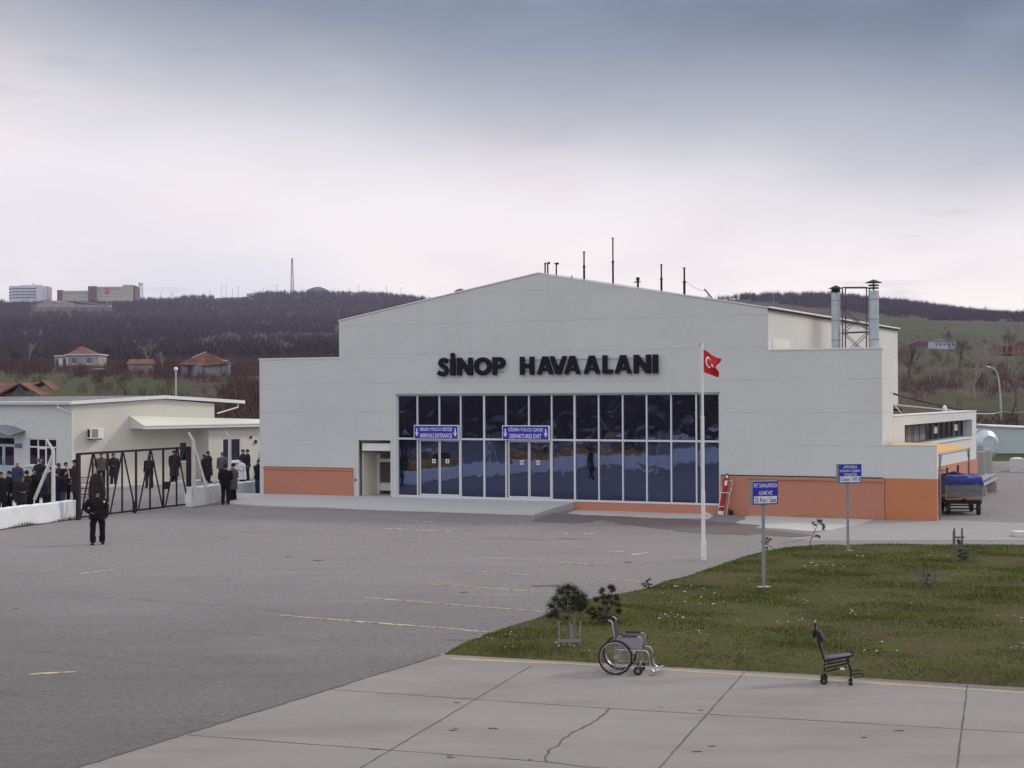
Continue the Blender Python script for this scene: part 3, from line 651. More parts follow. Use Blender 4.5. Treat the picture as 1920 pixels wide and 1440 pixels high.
# wall lettering
s = at_term('wall_lettering', 'big black raised letters spelling SINOP HAVAALANI on the gable wall', 'sign')
LZ, LH = 5.69, .77
def lx(px): return fz(800 + px / 4.174, 690, -.1)[0]
def letter(ch, p0, p1):
    a, b = lx(p0), lx(p1); wd = b - a; sw = .205; z0, z1 = LZ, LZ + LH; g = MB(); y0, y1 = -.16, -.06
    P = lambda *l: [(a + x * wd, z0 + z * LH) for x, z in l]
    if ch == 'N':
        q = sw / wd; g.prism([P((0, 0), (q, 0), (q, .55), (1 - q, 0), (1, 0), (1, 1), (1 - q, 1), (1 - q, .46), (q, 1), (0, 1))], y0, y1)
    elif ch in 'Iİ':
        g.prism([P((0, 0), (1, 0), (1, 1), (0, 1))], y0, y1)
    elif ch == 'L':
        q = sw / wd; g.prism([P((0, 0), (1, 0), (1, .24), (q, .24), (q, 1), (0, 1))], y0, y1)
    elif ch == 'H':
        q = sw / wd; g.prism([P((0, 0), (q, 0), (q, .37), (1 - q, .37), (1 - q, 0), (1, 0), (1, 1), (1 - q, 1), (1 - q, .62), (q, .62), (q, 1), (0, 1))], y0, y1)
    elif ch == 'A':
        g.prism([P((0, 0), (.24, 0), (.32, .2), (.68, .2), (.76, 0), (1, 0), (.66, 1), (.34, 1)), P((.39, .36), (.61, .36), (.5, .66))], y0, y1)
    elif ch == 'V':
        g.prism([P((.34, 0), (.66, 0), (1, 1), (.76, 1), (.5, .38), (.24, 1), (0, 1))], y0, y1)
    elif ch == 'O':
        g.prism([[(a + wd / 2 + wd / 2 * math.cos(t_), z0 + LH / 2 + LH / 2 * 1.02 * math.sin(t_)) for t_ in [i * math.pi / 16 for i in range(32)]],
                 [(a + wd / 2 + (wd / 2 - .2) * math.cos(t_), z0 + LH / 2 + (LH / 2 - .19) * math.sin(t_)) for t_ in [i * math.pi / 16 for i in range(32)]]], y0, y1)
    elif ch == 'P':
        q = sw / wd; r1 = .29
        outer = P((0, 0), (q, 0), (q, .36)) + [(a + wd * .55 + (wd * .45) * math.cos(t_), z0 + LH * (.68) + LH * .32 * math.sin(t_)) for t_ in [-math.pi / 2 + i * math.pi / 12 for i in range(13)]] + P((0, 1))
        inner = P((q, .58)) + [(a + wd * .52 + (wd * .15) * math.cos(t_), z0 + LH * .68 + LH * .10 * math.sin(t_)) for t_ in [-math.pi / 2 + i * math.pi / 6 for i in range(7)]] + P((q, .78))
        g.prism([outer, inner[::-1]], y0, y1)
    elif ch == 'S':
        C = [(.86, .80), (.70, .87), (.50, .90), (.32, .84), (.26, .70), (.36, .59), (.55, .50), (.74, .41), (.80, .27), (.70, .14), (.50, .08), (.30, .10), (.08, .20)]
        vs = []; n = len(C)
        pts = [Vector((a + x * wd, z0 + z * LH)) for x, z in C]
        lft, rgt = [], []
        for i in range(n):
            t_ = (pts[min(i + 1, n - 1)] - pts[max(i - 1, 0)]).normalized(); q = Vector((-t_.y, t_.x)) * .095
            lft.append(pts[i] + q); rgt.append(pts[i] - q)
        vs = [(p.x, y0, p.y) for p in lft + rgt] + [(p.x, y1, p.y) for p in lft + rgt]; fs = []
        for i in range(n - 1):
            fs += [(i, i + 1, n + i + 1, n + i), (2 * n + i, 3 * n + i, 3 * n + i + 1, 2 * n + i + 1), (i, 2 * n + i, 2 * n + i + 1, i + 1), (n + i, n + i + 1, 3 * n + i + 1, 3 * n + i)]
        fs += [(0, n, 3 * n, 2 * n), (n - 1, 3 * n - 1, 4 * n - 1, 2 * n - 1)[::1]]
        g.add(vs, fs)
    if ch == 'İ':
        g.prism([[(a + wd / 2 + .11 * math.cos(t_), z1 + .11 + .11 * math.sin(t_)) for t_ in [i * math.pi / 8 for i in range(16)]]], y0, y1)
    g.build('letter', 'letters', s)
for ch, p0, p1 in (('S', 83, 178), ('İ', 186, 225), ('N', 240, 360), ('O', 373, 508), ('P', 517, 617), ('H', 732, 842), ('A', 865, 992), ('V', 965, 1098), ('A', 1078, 1205), ('A', 1230, 1358), ('L', 1378, 1455), ('A', 1472, 1605), ('N', 1622, 1755), ('I', 1770, 1812)): letter(ch, p0, p1)
w = MB()
for a, b in ((95, 600), (735, 1805)):
    for z in (.17, .80): w.bb(lx(a), lx(b), -.055, -.03, LZ + z * LH, LZ + z * LH + .025)
for px in (120, 210, 300, 440, 560, 760, 900, 1030, 1140, 1290, 1400, 1540, 1690): w.bb(lx(px), lx(px) + .03, -.04, .0, LZ + .17 * LH - .01, LZ + .17 * LH + .035); w.bb(lx(px), lx(px) + .03, -.04, .0, LZ + .8 * LH - .01, LZ + .8 * LH + .035)
w.build('mounting_rail', 'steel', s)

# door signs
def door_sign(l1, l2, u0, u1, label):
    s = at_term('door_sign', label, 'sign', 'blue signs over the sliding doors'); z0, z1 = 2.90, 3.53; zc = (z0 + z1) / 2
    w = MB(); w.bb(u0, u1, -.10, .04, z0, z1); w.build('panel', 'white', s, bevel=.008)
    w = MB(); w.bb(u0 + .035, u1 - .035, -.106, -.10, z0 + .035, z1 - .035); w.build('blue_face', 'blue', s)
    w = MB(); uc = (u0 + u1) / 2; addtext(w, l1, uc, zc + .14, 1.62, .215, -.1085, .012); addtext(w, l2, uc, zc - .14, 1.62 if len(l2) > 15 else 1.5, .19, -.1085, .012); w.build('lettering', 'white', s)
    w = MB()
    for c in (u0 + .155, u1 - .155):
        w.add([(c - .028, -.109, zc + .17), (c + .028, -.109, zc + .17), (c + .028, -.109, zc - .04), (c - .028, -.109, zc - .04)], [(0, 1, 2, 3)])
        w.add([(c - .10, -.109, zc + .02), (c, -.109, zc - .19), (c + .10, -.109, zc + .02), (c, -.109, zc - .06)], [(0, 1, 2, 3)])
    w.build('arrow', 'white', s)
door_sign('GELEN YOLCU GİRİŞİ', 'ARRIVALS ENTRANCE', -20.68, -18.45, 'blue sign reading GELEN YOLCU GIRISI ARRIVALS ENTRANCE above the left sliding doors')
door_sign('GİDEN YOLCU ÇIKIŞI', 'DEPARTURES EXIT', -16.32, -14.10, 'blue sign reading GIDEN YOLCU CIKISI DEPARTURES EXIT above the right sliding doors')

# twin flue pipes and their frame
def flue(px, ytop, ycap, rad, label):
    u, zt = fz(px, ytop, 1.0); _, zc = fz(px, ycap, 1.0)
    s = at_term('flue_pipe', label, 'chimney', 'metal flue pipes on the flat roof'); c = (u, 1.0)
    w = MB(); z = 6.15; k = 0
    while z < zt - .05:
        z2 = min(z + .78, zt); w.tube([(u, 1, z), (u, 1, z2)], rad * (1 if k % 2 else .985), 20); z = z2; k += 1
    w.build('pipe', 'galv', s, True)
    w = MB(); z = 6.15 + .78
    while z < zt: w.tube([(u, 1, z - .02), (u, 1, z + .02)], rad * 1.06, 20); z += .78
    w.build('joint_band', 'steel', s, True)
    w = MB(); w.tube([(u, 1, zc - .13), (u, 1, zc)], [rad * 1.7, .02], 16)
    w.tube([(u, 1, zt), (u, 1, zc - .1)], .03, 6)
    for q in (.25, .6): w.tube([(u, 1, zt + (zc - zt - .13) * q), (u, 1, zt + (zc - zt - .13) * q + .05)], [rad * 1.05, rad * 1.0], 16)
    w.build('rain_cap', 'darkiron', s, True)
flue(1567, 550, 535, .175, 'shorter silver flue pipe with a rain cap, left of the two on the flat roof')
flue(1638, 545, 524, .20, 'taller silver flue pipe with a rain cap, right of the two on the flat roof')
s = at_term('flue_lattice_frame', 'grey steel lattice frame standing between the two flue pipes', 'frame')  # steel frame belonging to the flue pipes
P = lambda x, y: Vector((fz(x, y, 1.0)[0], 1.0, fz(x, y, 1.0)[1]))
w = MB()
for dy in (-.12, .35):
    D_ = Vector((0, dy, 0))
    for x in (1581, 1626): w.tube([Vector((P(x, 650).x, 1 + dy, 6.15)), P(x, 539) + D_], .026, 4)
    for a, b in (((1581, 539), (1626, 539)), ((1581, 572), (1626, 570)), ((1581, 624), (1626, 622))): w.tube([P(*a) + D_, P(*b) + D_], .024 if a[1] != 572 else .014, 4)
    for a, b in (((1581, 622), (1607, 597)), ((1581, 582), (1626, 618)), ((1581, 624), (1618, 660)), ((1626, 624), (1588, 660))): w.tube([P(*a) + D_, P(*b) + D_], .015, 4)
for x in (1581, 1626):
    for y in (539, 572, 624): w.tube([P(x, y) + Vector((0, -.12, 0)), P(x, y) + Vector((0, .35, 0))], .015, 4)
    w.tube([P(x, 555) + Vector((0, 0, 0)), P(x + (-12 if x < 1600 else 10), 555)], .012, 4); w.tube([P(x, 624), P(x + (-12 if x < 1600 else 10), 626)], .012, 4)
w.build('lattice', 'latticemetal', s)
# poles on the hall roof
def roof_z(u): return ZA - (ZA - ZE) * abs(u + 14.6) / 10.04
pl = [(1095, 473, 3.0, .05, 'thick dark roof pole, shorter one just right of the ridge cowls'), (1149, 447, 3.0, .045, 'tallest dark pole on the hall roof'), (1240, 497, 3.0, .05, 'dark roof pole left of the wired one'), (1283, 503, 3.0, .055, 'dark pole with a stay wire near the right end of the roof')]
for x, y, off, rd, lab in pl:
    u, z = fz(x, y, off); zb = roof_z(u)
    s = at_term('roof_pole', lab, 'pole', 'dark poles on the hall roof')
    w = MB(); zm = zb + (z - zb) * .5; w.tube([(u, off, zb - .05), (u, off, zm)], rd, 8); w.tube([(u, off, zm), (u, off, z)], rd * .72, 8); w.build('shaft', 'darkiron', s)
    w = MB(); w.tube([(u, off, z), (u, off, z + .03)], rd * 1.4, 8); w.tube([(u, off, zm - .04), (u, off, zm + .04)], rd * 1.3, 8); w.build('cap', 'darkiron', s)
    if x == 1283:
        w = MB(); a = Vector((u, off, z - .5)); b = Vector((u + .95, off + .2, roof_z(u + .95) + .35)); pts = [a.lerp(b, q / 8) - Vector((0, 0, .12 * math.sin(math.pi * q / 8))) for q in range(9)]; w.tube(pts, .008, 3)
        w.tube([b + Vector((-.12, 0, .1)), b + Vector((.25, 0, -.35))], .03, 5); w.build('stay_wire', 'darkiron', s)
for x, y, cap, lab in ((1022, 494, 1, 'left cowl of the pair beside the ridge of the roof'), (1027, 493, 1, 'right cowl of the pair beside the ridge of the roof'), (1043, 494, 2, 'single hooked cowl right of the paired cowls'), (1196, 523, 3, 'low pole with a side arm on the right roof slope'), (1072, 517, 0, 'tiny stub pipe on the roof beside the thick pole')):
    u, z = fz(x, y, 3.0); zb = roof_z(u); s = at_term('roof_cowl', lab, 'vent pipe', 'small vent pipes on the hall roof')
    w = MB(); w.tube([(u, 3, zb - .05), (u, 3, z)], .035 if x < 1100 else .05, 8)
    if cap in (1, 2): w.tube([(u - .02, 3, z - .02), (u + (.1 if x != 1022 else .04), 3, z)], .05, 8)
    if cap == 2: w.tube([(u - .09, 3, z), (u + .12, 3, z + .0)], .03, 6)
    if cap == 3: w.tube([(u - .17, 3, z - .13), (u + .12, 3, z - .13)], .025, 6); w.box((u, 3, z), (.12, .1, .14))
    w.build('pipe', 'darkiron', s)

# ------------------------------------------------------------------ office building at the left
AB = R(41); OB = gnd(137, 913); OBR = math.pi / 2 - AB
s = B2 = empty('office_building', OB, OBR, 'low office building at the left with a shallow gable and overhanging white fascia', 'building')
w = MB(); w.prism([[(0, -.1), (9.53, -.1), (9.53, 4.42), (5.87, 4.70), (0, 4.42)], [(7.02, 1.10), (7.62, 1.10), (7.62, 2.27), (7.02, 2.27)]], 0, .25)
w.bb(9.28, 9.53, .25, 18, -.1, 4.4); w.build('gable_wall', 'cream', s)
w = MB(); w.prism([[(.25, -.1), (20, -.1), (20, 4.42), (.25, 4.42)], [(1.60, 1.06), (4.36, 1.06), (4.36, 2.56), (1.60, 2.56)], [(5.78, 0), (8.2, 0), (8.2, 2.60), (5.78, 2.60)]], 0, .25, 'yz'); w.build('eaves_wall', 'shadewall', s)
w = MB()
w.add([(-.20, -.16, 4.45), (5.87, -.16, 4.74), (11.64, -.16, 4.42), (11.64, 20, 4.42), (5.87, 20, 4.74), (-.20, 20, 4.45), (-.20, -.16, 4.60), (5.87, -.16, 4.90), (11.64, -.16, 4.57), (11.64, 20, 4.57), (5.87, 20, 4.90), (-.20, 20, 4.60)],
      [(0, 1, 4, 5), (1, 2, 3, 4), (6, 11, 10, 7), (7, 10, 9, 8), (0, 5, 11, 6), (2, 8, 9, 3), (3, 9, 10, 11, 5, 4)]); w.build('roof', 'roofgrey', s)
w = MB()
for a, b in (((-.22, 4.44), (5.87, 4.73)), ((5.87, 4.73), (11.66, 4.41))):
    w.add([(a[0], -.20, a[1]), (b[0], -.20, b[1]), (b[0], -.16, b[1]), (a[0], -.16, a[1]), (a[0], -.20, a[1] + .19), (b[0], -.20, b[1] + .19), (b[0], -.16, b[1] + .19), (a[0], -.16, a[1] + .19)], [(0, 3, 2, 1), (4, 5, 6, 7), (0, 1, 5, 4), (1, 2, 6, 5), (2, 3, 7, 6), (3, 0, 4, 7)])
w.bb(-.28, -.20, -.2, 20, 4.44, 4.62); w.bb(-.34, -.28, -.2, 20, 4.54, 4.60); w.build('fascia', 'trimwhite', s)
w = MB(); w.tube([(-.28, 1.0, 4.44), (-.30, 1.0, 4.30), (-.06, -.05, 4.0), (-.06, -.05, .1)], .04, 6); w.tube([(11.2, -.1, 4.40), (11.2, -.1, 4.2), (9.7, -.06, 3.85)], .04, 6); w.build('downpipe', 'trimwhite', s)
for x0, x1, z0, z1 in ((7.02, 7.62, 1.10, 2.27),):
    w = MB(); w.prism([[(x0, z0), (x1, z0), (x1, z1), (x0, z1)], [(x0 + .07, z0 + .07), (x1 - .07, z0 + .07), (x1 - .07, z1 - .07), (x0 + .07, z1 - .07)]], .04, .12); o = w.build('window', 'trimwhite', s)
    w = MB(); w.bb(x0 + .07, x1 - .07, .08, .09, z0 + .07, z1 - .07); w.build('glass', 'darkglass', o); w = MB(); w.bb(x0 - .08, x1 + .10, -.08, .04, z0 - .07, z0 - .003); w.build('sill', 'trimwhite', o)
w = MB(); hol = [[(1.66, 1.12), (2.62, 1.12), (2.62, 2.05), (1.66, 2.05)][::1], [(2.74, 1.12), (3.36, 1.12), (3.36, 1.98), (2.74, 1.98)], [(3.5, 1.12), (4.3, 1.12), (4.3, 2.05), (3.5, 2.05)], [(1.66, 2.13), (2.62, 2.13), (2.62, 2.5), (1.66, 2.5)], [(2.7, 2.13), (3.42, 2.13), (3.42, 2.5), (2.7, 2.5)], [(3.5, 2.13), (4.3, 2.13), (4.3, 2.5), (3.5, 2.5)]]
w.prism([[(1.60, 1.06), (4.36, 1.06), (4.36, 2.56), (1.60, 2.56)]] + hol, .04, .12, 'yz'); o = w.build('window', 'trimwhite', s)
w = MB(); w.bb(.07, .08, 1.63, 4.33, 1.09, 2.53); w.build('glass', 'darkglass', o); w = MB(); w.bb(-.12, .04, 1.5, 4.6, .99, 1.057); w.build('sill', 'trimwhite', o)
bd = mat('pale_blue_door', (.38, .48, .58), .5, .04, 4)
w = MB(); w.prism([[(5.78, 0), (8.2, 0), (8.2, 2.60), (5.78, 2.60)], [(5.9, 1.0), (6.85, 1.0), (6.85, 2.05), (5.9, 2.05)], [(7.12, 1.0), (8.08, 1.0), (8.08, 2.05), (7.12, 2.05)], [(5.86, 2.2), (8.12, 2.2), (8.12, 2.54), (5.86, 2.54)]], .04, .12, 'yz'); o = w.build('double_door', bd, s)
w = MB(); w.bb(.075, .085, 5.86, 8.12, .9, 2.56); w.build('glass', 'darkglass', o); w = MB(); w.bb(0, .04, 6.96, 7.0, .9, 1.3); w.build('handle', 'steel', o)
w = MB(); w.bb(-.04, 0, 5.0, 5.68, 2.0, 2.25); w.build('wall_plaque', mat('violet_plaque', (.13, .13, .26), .5), s)
w = MB(); vs = []; fs = []
for i in range(13):
    t_ = i / 12; yy = 4.65 + 4.2 * t_; z = 2.72 + .32 * math.sin(math.pi * t_); vs += [(0, yy, z + .25), (-1.0, yy, z), (-1.0, yy, z - .04), (0, yy, z + .21)]
for i in range(12):
    k = i * 4
    for q in range(4): fs.append((k + q, k + (q + 1) % 4, k + 4 + (q + 1) % 4, k + 4 + q))
w.add(vs, fs); w.tube([(-.9, 5.3, 2.85), (-.4, 5.0, 3.35), (0, 4.9, 3.6)], .015, 4); w.build('door_canopy', 'steel', s)
# lower link wing with its long flat canopy
w = MB(); w.prism([[(8.32, -.1), (16, -.1), (16, 3.10), (8.32, 3.10)], [(9.3, 1.05), (10.7, 1.05), (10.7, 2.42), (9.3, 2.42)], [(12.9, 2.0), (13.7, 2.0), (13.7, 2.62), (12.9, 2.62)]], -1.0, -.8); w.bb(8.32, 8.52, -.8, 0, -.1, 3.1); w.build('link_wing_wall', 'cream', s)
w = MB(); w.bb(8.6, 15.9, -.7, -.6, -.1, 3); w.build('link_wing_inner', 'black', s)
w = MB(); w.prism([[(9.3, 1.05), (10.7, 1.05), (10.7, 2.42), (9.3, 2.42)], [(9.38, 1.12), (9.86, 1.12), (9.86, 2.35), (9.38, 2.35)], [(9.98, 1.12), (10.62, 1.12), (10.62, 2.35), (9.98, 2.35)]], -.98, -.92); o = w.build('window', 'trimwhite', s)
w = MB(); w.bb(9.33, 10.67, -.95, -.94, 1.08, 2.39); w.build('glass', 'darkglass', o); w = MB(); w.bb(9.2, 10.8, -1.1, -.98, .96, 1.047); w.build('sill', 'trimwhite', o)
w = MB(); w.bb(12.9, 13.7, -.97, -.93, 2.0, 2.62); w.bb(12.8, 13.8, -1.08, -1.003, 1.9, 1.99); w.build('shutter', 'cream', s)
w = MB(); w.bb(11.35, 11.45, -1.08, -1.0, 2.35, 2.5); w.bb(11.7, 11.82, -1.1, -1.0, 2.05, 2.25); w.build('wall_lantern', 'black', s)
w = MB(); w.add([(3.6, -1.35, 3.08), (16.2, -1.35, 3.02), (16.2, 0, 3.02), (3.6, 0, 3.08), (3.6, -1.35, 3.26), (16.2, -1.35, 3.22), (16.2, -.02, 3.35), (3.6, -.02, 3.80)], [(0, 3, 2, 1), (4, 5, 6, 7), (0, 1, 5, 4), (1, 2, 6, 5), (2, 3, 7, 6), (3, 0, 4, 7)]); w.build('canopy_slab', 'cream', s)
w = MB(); w.bb(3.58, 16.2, -1.40, -1.352, 3.06, 3.12); w.bb(3.58, 16.2, -1.39, -1.352, 3.2, 3.26); w.build('canopy_trim', 'trimwhite', s)
w = MB(); w.bb(9.6, 16.2, -.8, 5, 3.12, 3.2); w.build('link_roof', 'roofgrey', s)
w = MB(); w.bb(-.1, 8.3, -2.6, 0, -.04, .10); w.build('walkway', 'palepatch', s)
s = empty('air_conditioner', OB, OBR, 'white air conditioner box mounted on the cream office wall', 'air conditioner')
w = MB(); w.bb(.82, 1.68, -.42, -.10, 2.58, 3.16); w.build('casing', 'trimwhite', s, bevel=.01)
w = MB(); w.bb(.90, 1.30, -.43, -.42, 2.64, 3.10); w.build('fan_grille', 'greypanel', s)
w = MB(); w.bb(.815, .82, -.36, -.14, 2.66, 3.08); w.build('side_vent', 'darkiron', s)
w = MB(); w.bb(.9, .95, -.42, 0, 2.52, 2.575); w.bb(1.5, 1.55, -.42, 0, 2.52, 2.575); w.build('bracket', 'darkiron', s)
# ------------------------------------------------------------------ perimeter wall, posts, gate
wdir = (gnd(0, 992) - gnd(145, 972)); wdir.z = 0; wdir.normalize(); wA = gnd(145, 972)
def wallrun(name, a, b, h0, h1, th, label, seed, round_end=False):
    r = random.Random(seed); a = Vector(a); b = Vector(b); n = max(4, int((b - a).length / .35)); d = (b - a).normalized(); nn = Vector((-d.y, d.x, 0)); mid = a.copy()
    if nn.y < 0: nn = -nn
    w = MB(); vs = []; fs = []
    for i in range(n + 1):
        t_ = i / n; p = (b - a) * t_; h = h0 + (h1 - h0) * t_ + r.uniform(-.02, .02)
        if round_end and t_ > .93: h *= .93
        j = [r.uniform(-.012, .012) for _ in range(6)]
        for (o_, z) in ((j[0] - .03, -.05), (j[1], h * .5), (j[2], h - .04), (.05 + j[3], h), (th - .05, h), (th, h - .04), (th, -.05)): vs.append(p + nn * o_ + Vector((0, 0, z)))
    for i in range(n):
        for k in range(6): fs.append((i * 7 + k, i * 7 + k + 1, (i + 1) * 7 + k + 1, (i + 1) * 7 + k))
    fs += [tuple(range(7)), tuple(n * 7 + k for k in range(7))]
    w.add(vs, fs); o = w.build(name, 'whitewash', None, True); o.location = mid; return tag(o, label, 'wall', 'whitewashed perimeter walls')
WL = wallrun('perimeter_wall', wA, wA + wdir * 50, .74, 1.0, .3, 'whitewashed low wall running left from the gate past the crowd', 1)
WRa, WRb = gnd(358.5, 950), gnd(503, 925)
WR = wallrun('perimeter_wall', WRa, WRb, .86, .68, .3, 'short whitewashed wall between the gate and the terminal', 2, True)
def bent_post(base, h, lean, brace, label):
    s = empty('fence_post', base, 0, label, 'post', 'bent concrete fence posts on the low wall'); kx, kz, ky = lean
    w = MB(); w.tube([(0, 0, .5), (0, 0, h), (kx, ky, h + kz)], [.085, .075, .05], 4); w.build('bent_shaft', 'cement_pale', s)
    if brace: w = MB(); w.tube([brace, (0, 0, h - .15)], .065, 4); w.build('brace', 'cement_pale', s)
    return s
gb = gnd(98, 978); bent_post(gb + Vector((0, .15, 0)), (978 - 845) / 2924 * gb.y, (-.24, .45, -.1), ((62 - 96) / 2924 * gb.y, -.1, .85), 'bent concrete fence post with a brace, nearest the crowd at the far left')
gb = gnd(362, 950); bent_post(gb + Vector((0, .15, 0)), (950 - 828) / 2924 * gb.y, (-.20, .40, -.1), (22 / 2924 * gb.y, .2, .8), 'bent concrete fence post right beside the gate, brace leaning right')
gb = gnd(430, 938); bent_post(gb + Vector((0, .15, 0)), (938 - 823) / 2924 * gb.y, (-.20, .35, -.1), None, 'bent concrete fence post without a brace, mid way along the short wall')
gb = gnd(490, 927); bent_post(gb + Vector((0, .15, 0)), (927 - 832) / 2924 * gb.y, (-.12, .55, -.1), (-20 / 2924 * gb.y, .3, .7), 'bent concrete fence post close to the terminal corner, brace leaning left')
ORD = 'first second third fourth fifth sixth seventh eighth ninth tenth eleventh twelfth thirteenth fourteenth fifteenth sixteenth seventeenth eighteenth'.split()
for k in range(6):
    bent_post(Vector((*(WL.location + wdir * (9 + k * 6.5))[:2], 0)) + Vector((-.05, .15, 0)), 2.35, (-.24, .45, -.1), (-.1, -.9, .85), ORD[k] + ' bent concrete fence post beyond the left edge of the picture, counting from the gate')
mb = MB()
q0 = Vector((wA.x, wA.y, 0)) + Vector((.12, -.12, 0)); strip([q0, q0 + wdir * 24], .30, .007, mb, .05, .2, 201)
for a, b in (((360, 952), (440, 942)), ((440, 942), (480, 935))): strip([gnd(*a), gnd(*b)], .18, .0075, mb, .05, .2, 203)
tag(mb.build('dirt_strip', mat('wall_foot_dirt', (.085, .062, .045), .95, .25, 8)), kind='structure')
rq = np.random.RandomState(77); nq = 2600; tq = rq.uniform(0, 22, nq); V = np.zeros((nq, 3, 3)); bx0 = q0.x + wdir.x * tq + rq.normal(0, .07, nq); by0 = q0.y + wdir.y * tq + rq.normal(0, .05, nq); hq = rq.uniform(.03, .11, nq) * (1 + np.sin(tq * 2.1)); aq = rq.uniform(0, 6.28, nq)
V[:, 0] = np.stack([bx0 - np.cos(aq) * .012, by0, 0 * hq], -1); V[:, 1] = np.stack([bx0 + np.cos(aq) * .012, by0, 0 * hq], -1); V[:, 2] = np.stack([bx0 + rq.normal(0, .03, nq), by0 + rq.normal(0, .03, nq), hq], -1)
tag(npmesh('weeds', V.reshape(-1, 3), np.arange(nq * 3).reshape(-1, 3), mat('weeds', (.07, .07, .03), .9, .2, 3)), 'low weeds and dead grass along the foot of the whitewashed wall', 'weeds', kind='stuff')
# gate
ga, gb = gnd(147, 975), gnd(354, 949); gd = (gb - ga); GLn = gd.length; sheet('raised_path', [wA - Vector((1.2, 0, 0)) , wA + wdir * 22, wA + wdir * 22 + Vector((-3, 18, 0)), wA + Vector((-3.5, 9, 0)), wA + Vector((-.5, 3, 0))][::-1], .22, 'palepatch', th=.26)
s = empty('iron_gate', ga, math.atan2(gd.y, gd.x), 'dark iron sliding gate with zigzag bracing and a locked plate', 'gate'); GH = 2.62
w = MB()
w.box((0, 0, GH / 2), (.17, .12, GH)); w.box((GLn, 0, GH / 2), (.20, .14, GH)); w.build('gate_post', 'darkiron', s)
def gt(px): return GLn * ((px - 147) / 207) * (1 - .11 * (1 - (px - 147) / 207))
w = MB(); w.box((GLn / 2, 0, GH - .03), (GLn, .06, .09)); w.box((GLn / 2, 0, .10), (GLn, .06, .07)); w.build('rail', 'darkiron', s)
ks = [gt(p) for p in (147, 174, 202, 229, 255, 281, 306, 331, 354)]
w = MB()
for i in range(1, 8): wd = .115 if i in (2, 4, 6) else .075; w.box((ks[i], 0, GH / 2), (wd, .045, GH - .1))
w.build('upright', 'darkiron', s)
w = MB()
for i in (1, 3, 5, 7):
    for q in (i - 1, i + 1): w.tube([(ks[i] + (-.05 if q < i else .05), -.03, GH - .08), (ks[q] + (.12 if q < i else -.12), -.03, .12)], .042, 4)
w.build('diagonal_brace', 'darkiron', s)
w = MB(); w.box((gt(310), -.06, 1.02), (.46, .03, .32)); w.build('lock_plate', 'darkiron', s)
w = MB(); w.tube([(gt(249), -.14, .1), (gt(249), -.04, .1)], .10, 14); w.box((gt(249), -.05, .3), (.14, .06, .35)); w.build('wheel', 'black', s)

# ------------------------------------------------------------------ lawn
LP = [gnd(*p) for p in ((832, 1228), (856, 1214), (880, 1203), (911, 1190), (950, 1177), (1005, 1161), (1060, 1142), (1097, 1127), (1150, 1116), (1213, 1105), (1245, 1092), (1297, 1078), (1330, 1068), (1360, 1056), (1429, 1036), (1481, 1029), (1533, 1024), (1640, 1024), (1780, 1024), (1920, 1024.5), (2080, 1026))]
LP += [Vector((22, 40, 0)), Vector((26, 22, 0))] + [gnd(*p) for p in ((1920, 1289), (1700, 1276), (1500, 1263), (1300, 1253), (1150, 1244), (1000, 1237.5), (900, 1231.5))]
LPn = np.array([p[:2] for p in LP])
def inside(x, y, P=LPn):
    x = np.asarray(x, float); y = np.asarray(y, float); c = np.zeros(x.shape, bool); j = len(P) - 1
    for i in range(len(P)):
        xi, yi = P[i]; xj, yj = P[j]
        with np.errstate(divide='ignore', invalid='ignore'): c ^= ((yi > y) != (yj > y)) & (x < (xj - xi) * (y - yi) / (yj - yi + 1e-12) + xi)
        j = i
    return c
def edge_near(x, y, P=LPn):
    best = np.full(x.shape, 1e9); bx = x.copy(); by = y.copy()
    for i in range(len(P)):
        a, b = P[i - 1], P[i]; d = b - a; t_ = np.clip(((x - a[0]) * d[0] + (y - a[1]) * d[1]) / (d @ d), 0, 1); px_, py_ = a[0] + t_ * d[0], a[1] + t_ * d[1]
        q = np.hypot(x - px_, y - py_); m_ = q < best; best = np.where(m_, q, best); bx = np.where(m_, px_, bx); by = np.where(m_, py_, by)
    return best, bx, by
g_ = .16; xs, ys = np.arange(-2, 27, g_), np.arange(21, 51, g_); gx, gy = np.meshgrid(xs, ys); ins = inside(gx, gy); dist, bx, by = edge_near(gx, gy)
def lawn_h(dist, x, y): return .012 + np.clip(dist / .45, 0, 1) ** .7 * (.075 + .018 * np.sin(x * 1.9 + y) + .015 * np.sin(y * 2.7 - x * 1.3))
cell = ins[:-1, :-1] | ins[1:, :-1] | ins[:-1, 1:] | ins[1:, 1:]
X_ = np.where(ins, gx, bx); Y_ = np.where(ins, gy, by); Z_ = np.where(ins, lawn_h(dist, gx, gy), .0)
used = np.zeros(gx.shape, bool); used[:-1, :-1] |= cell; used[1:, :-1] |= cell; used[:-1, 1:] |= cell; used[1:, 1:] |= cell
ids = -np.ones(gx.shape, int); ids[used] = np.arange(used.sum())
q_ = np.stack([ids[:-1, :-1][cell], ids[:-1, 1:][cell], ids[1:, 1:][cell], ids[1:, :-1][cell]], -1)
o = npmesh('lawn', np.stack([X_[used], Y_[used], Z_[used]], -1), q_, 'soil', smooth=True); tag(o, kind='structure')
def lawn_z(x, y):
    d_, _, _ = edge_near(np.array([x]), np.array([y])); return float(lawn_h(d_, x, y)[0]) if inside(np.array([x]), np.array([y]))[0] else 0
nr = np.random.RandomState(5)
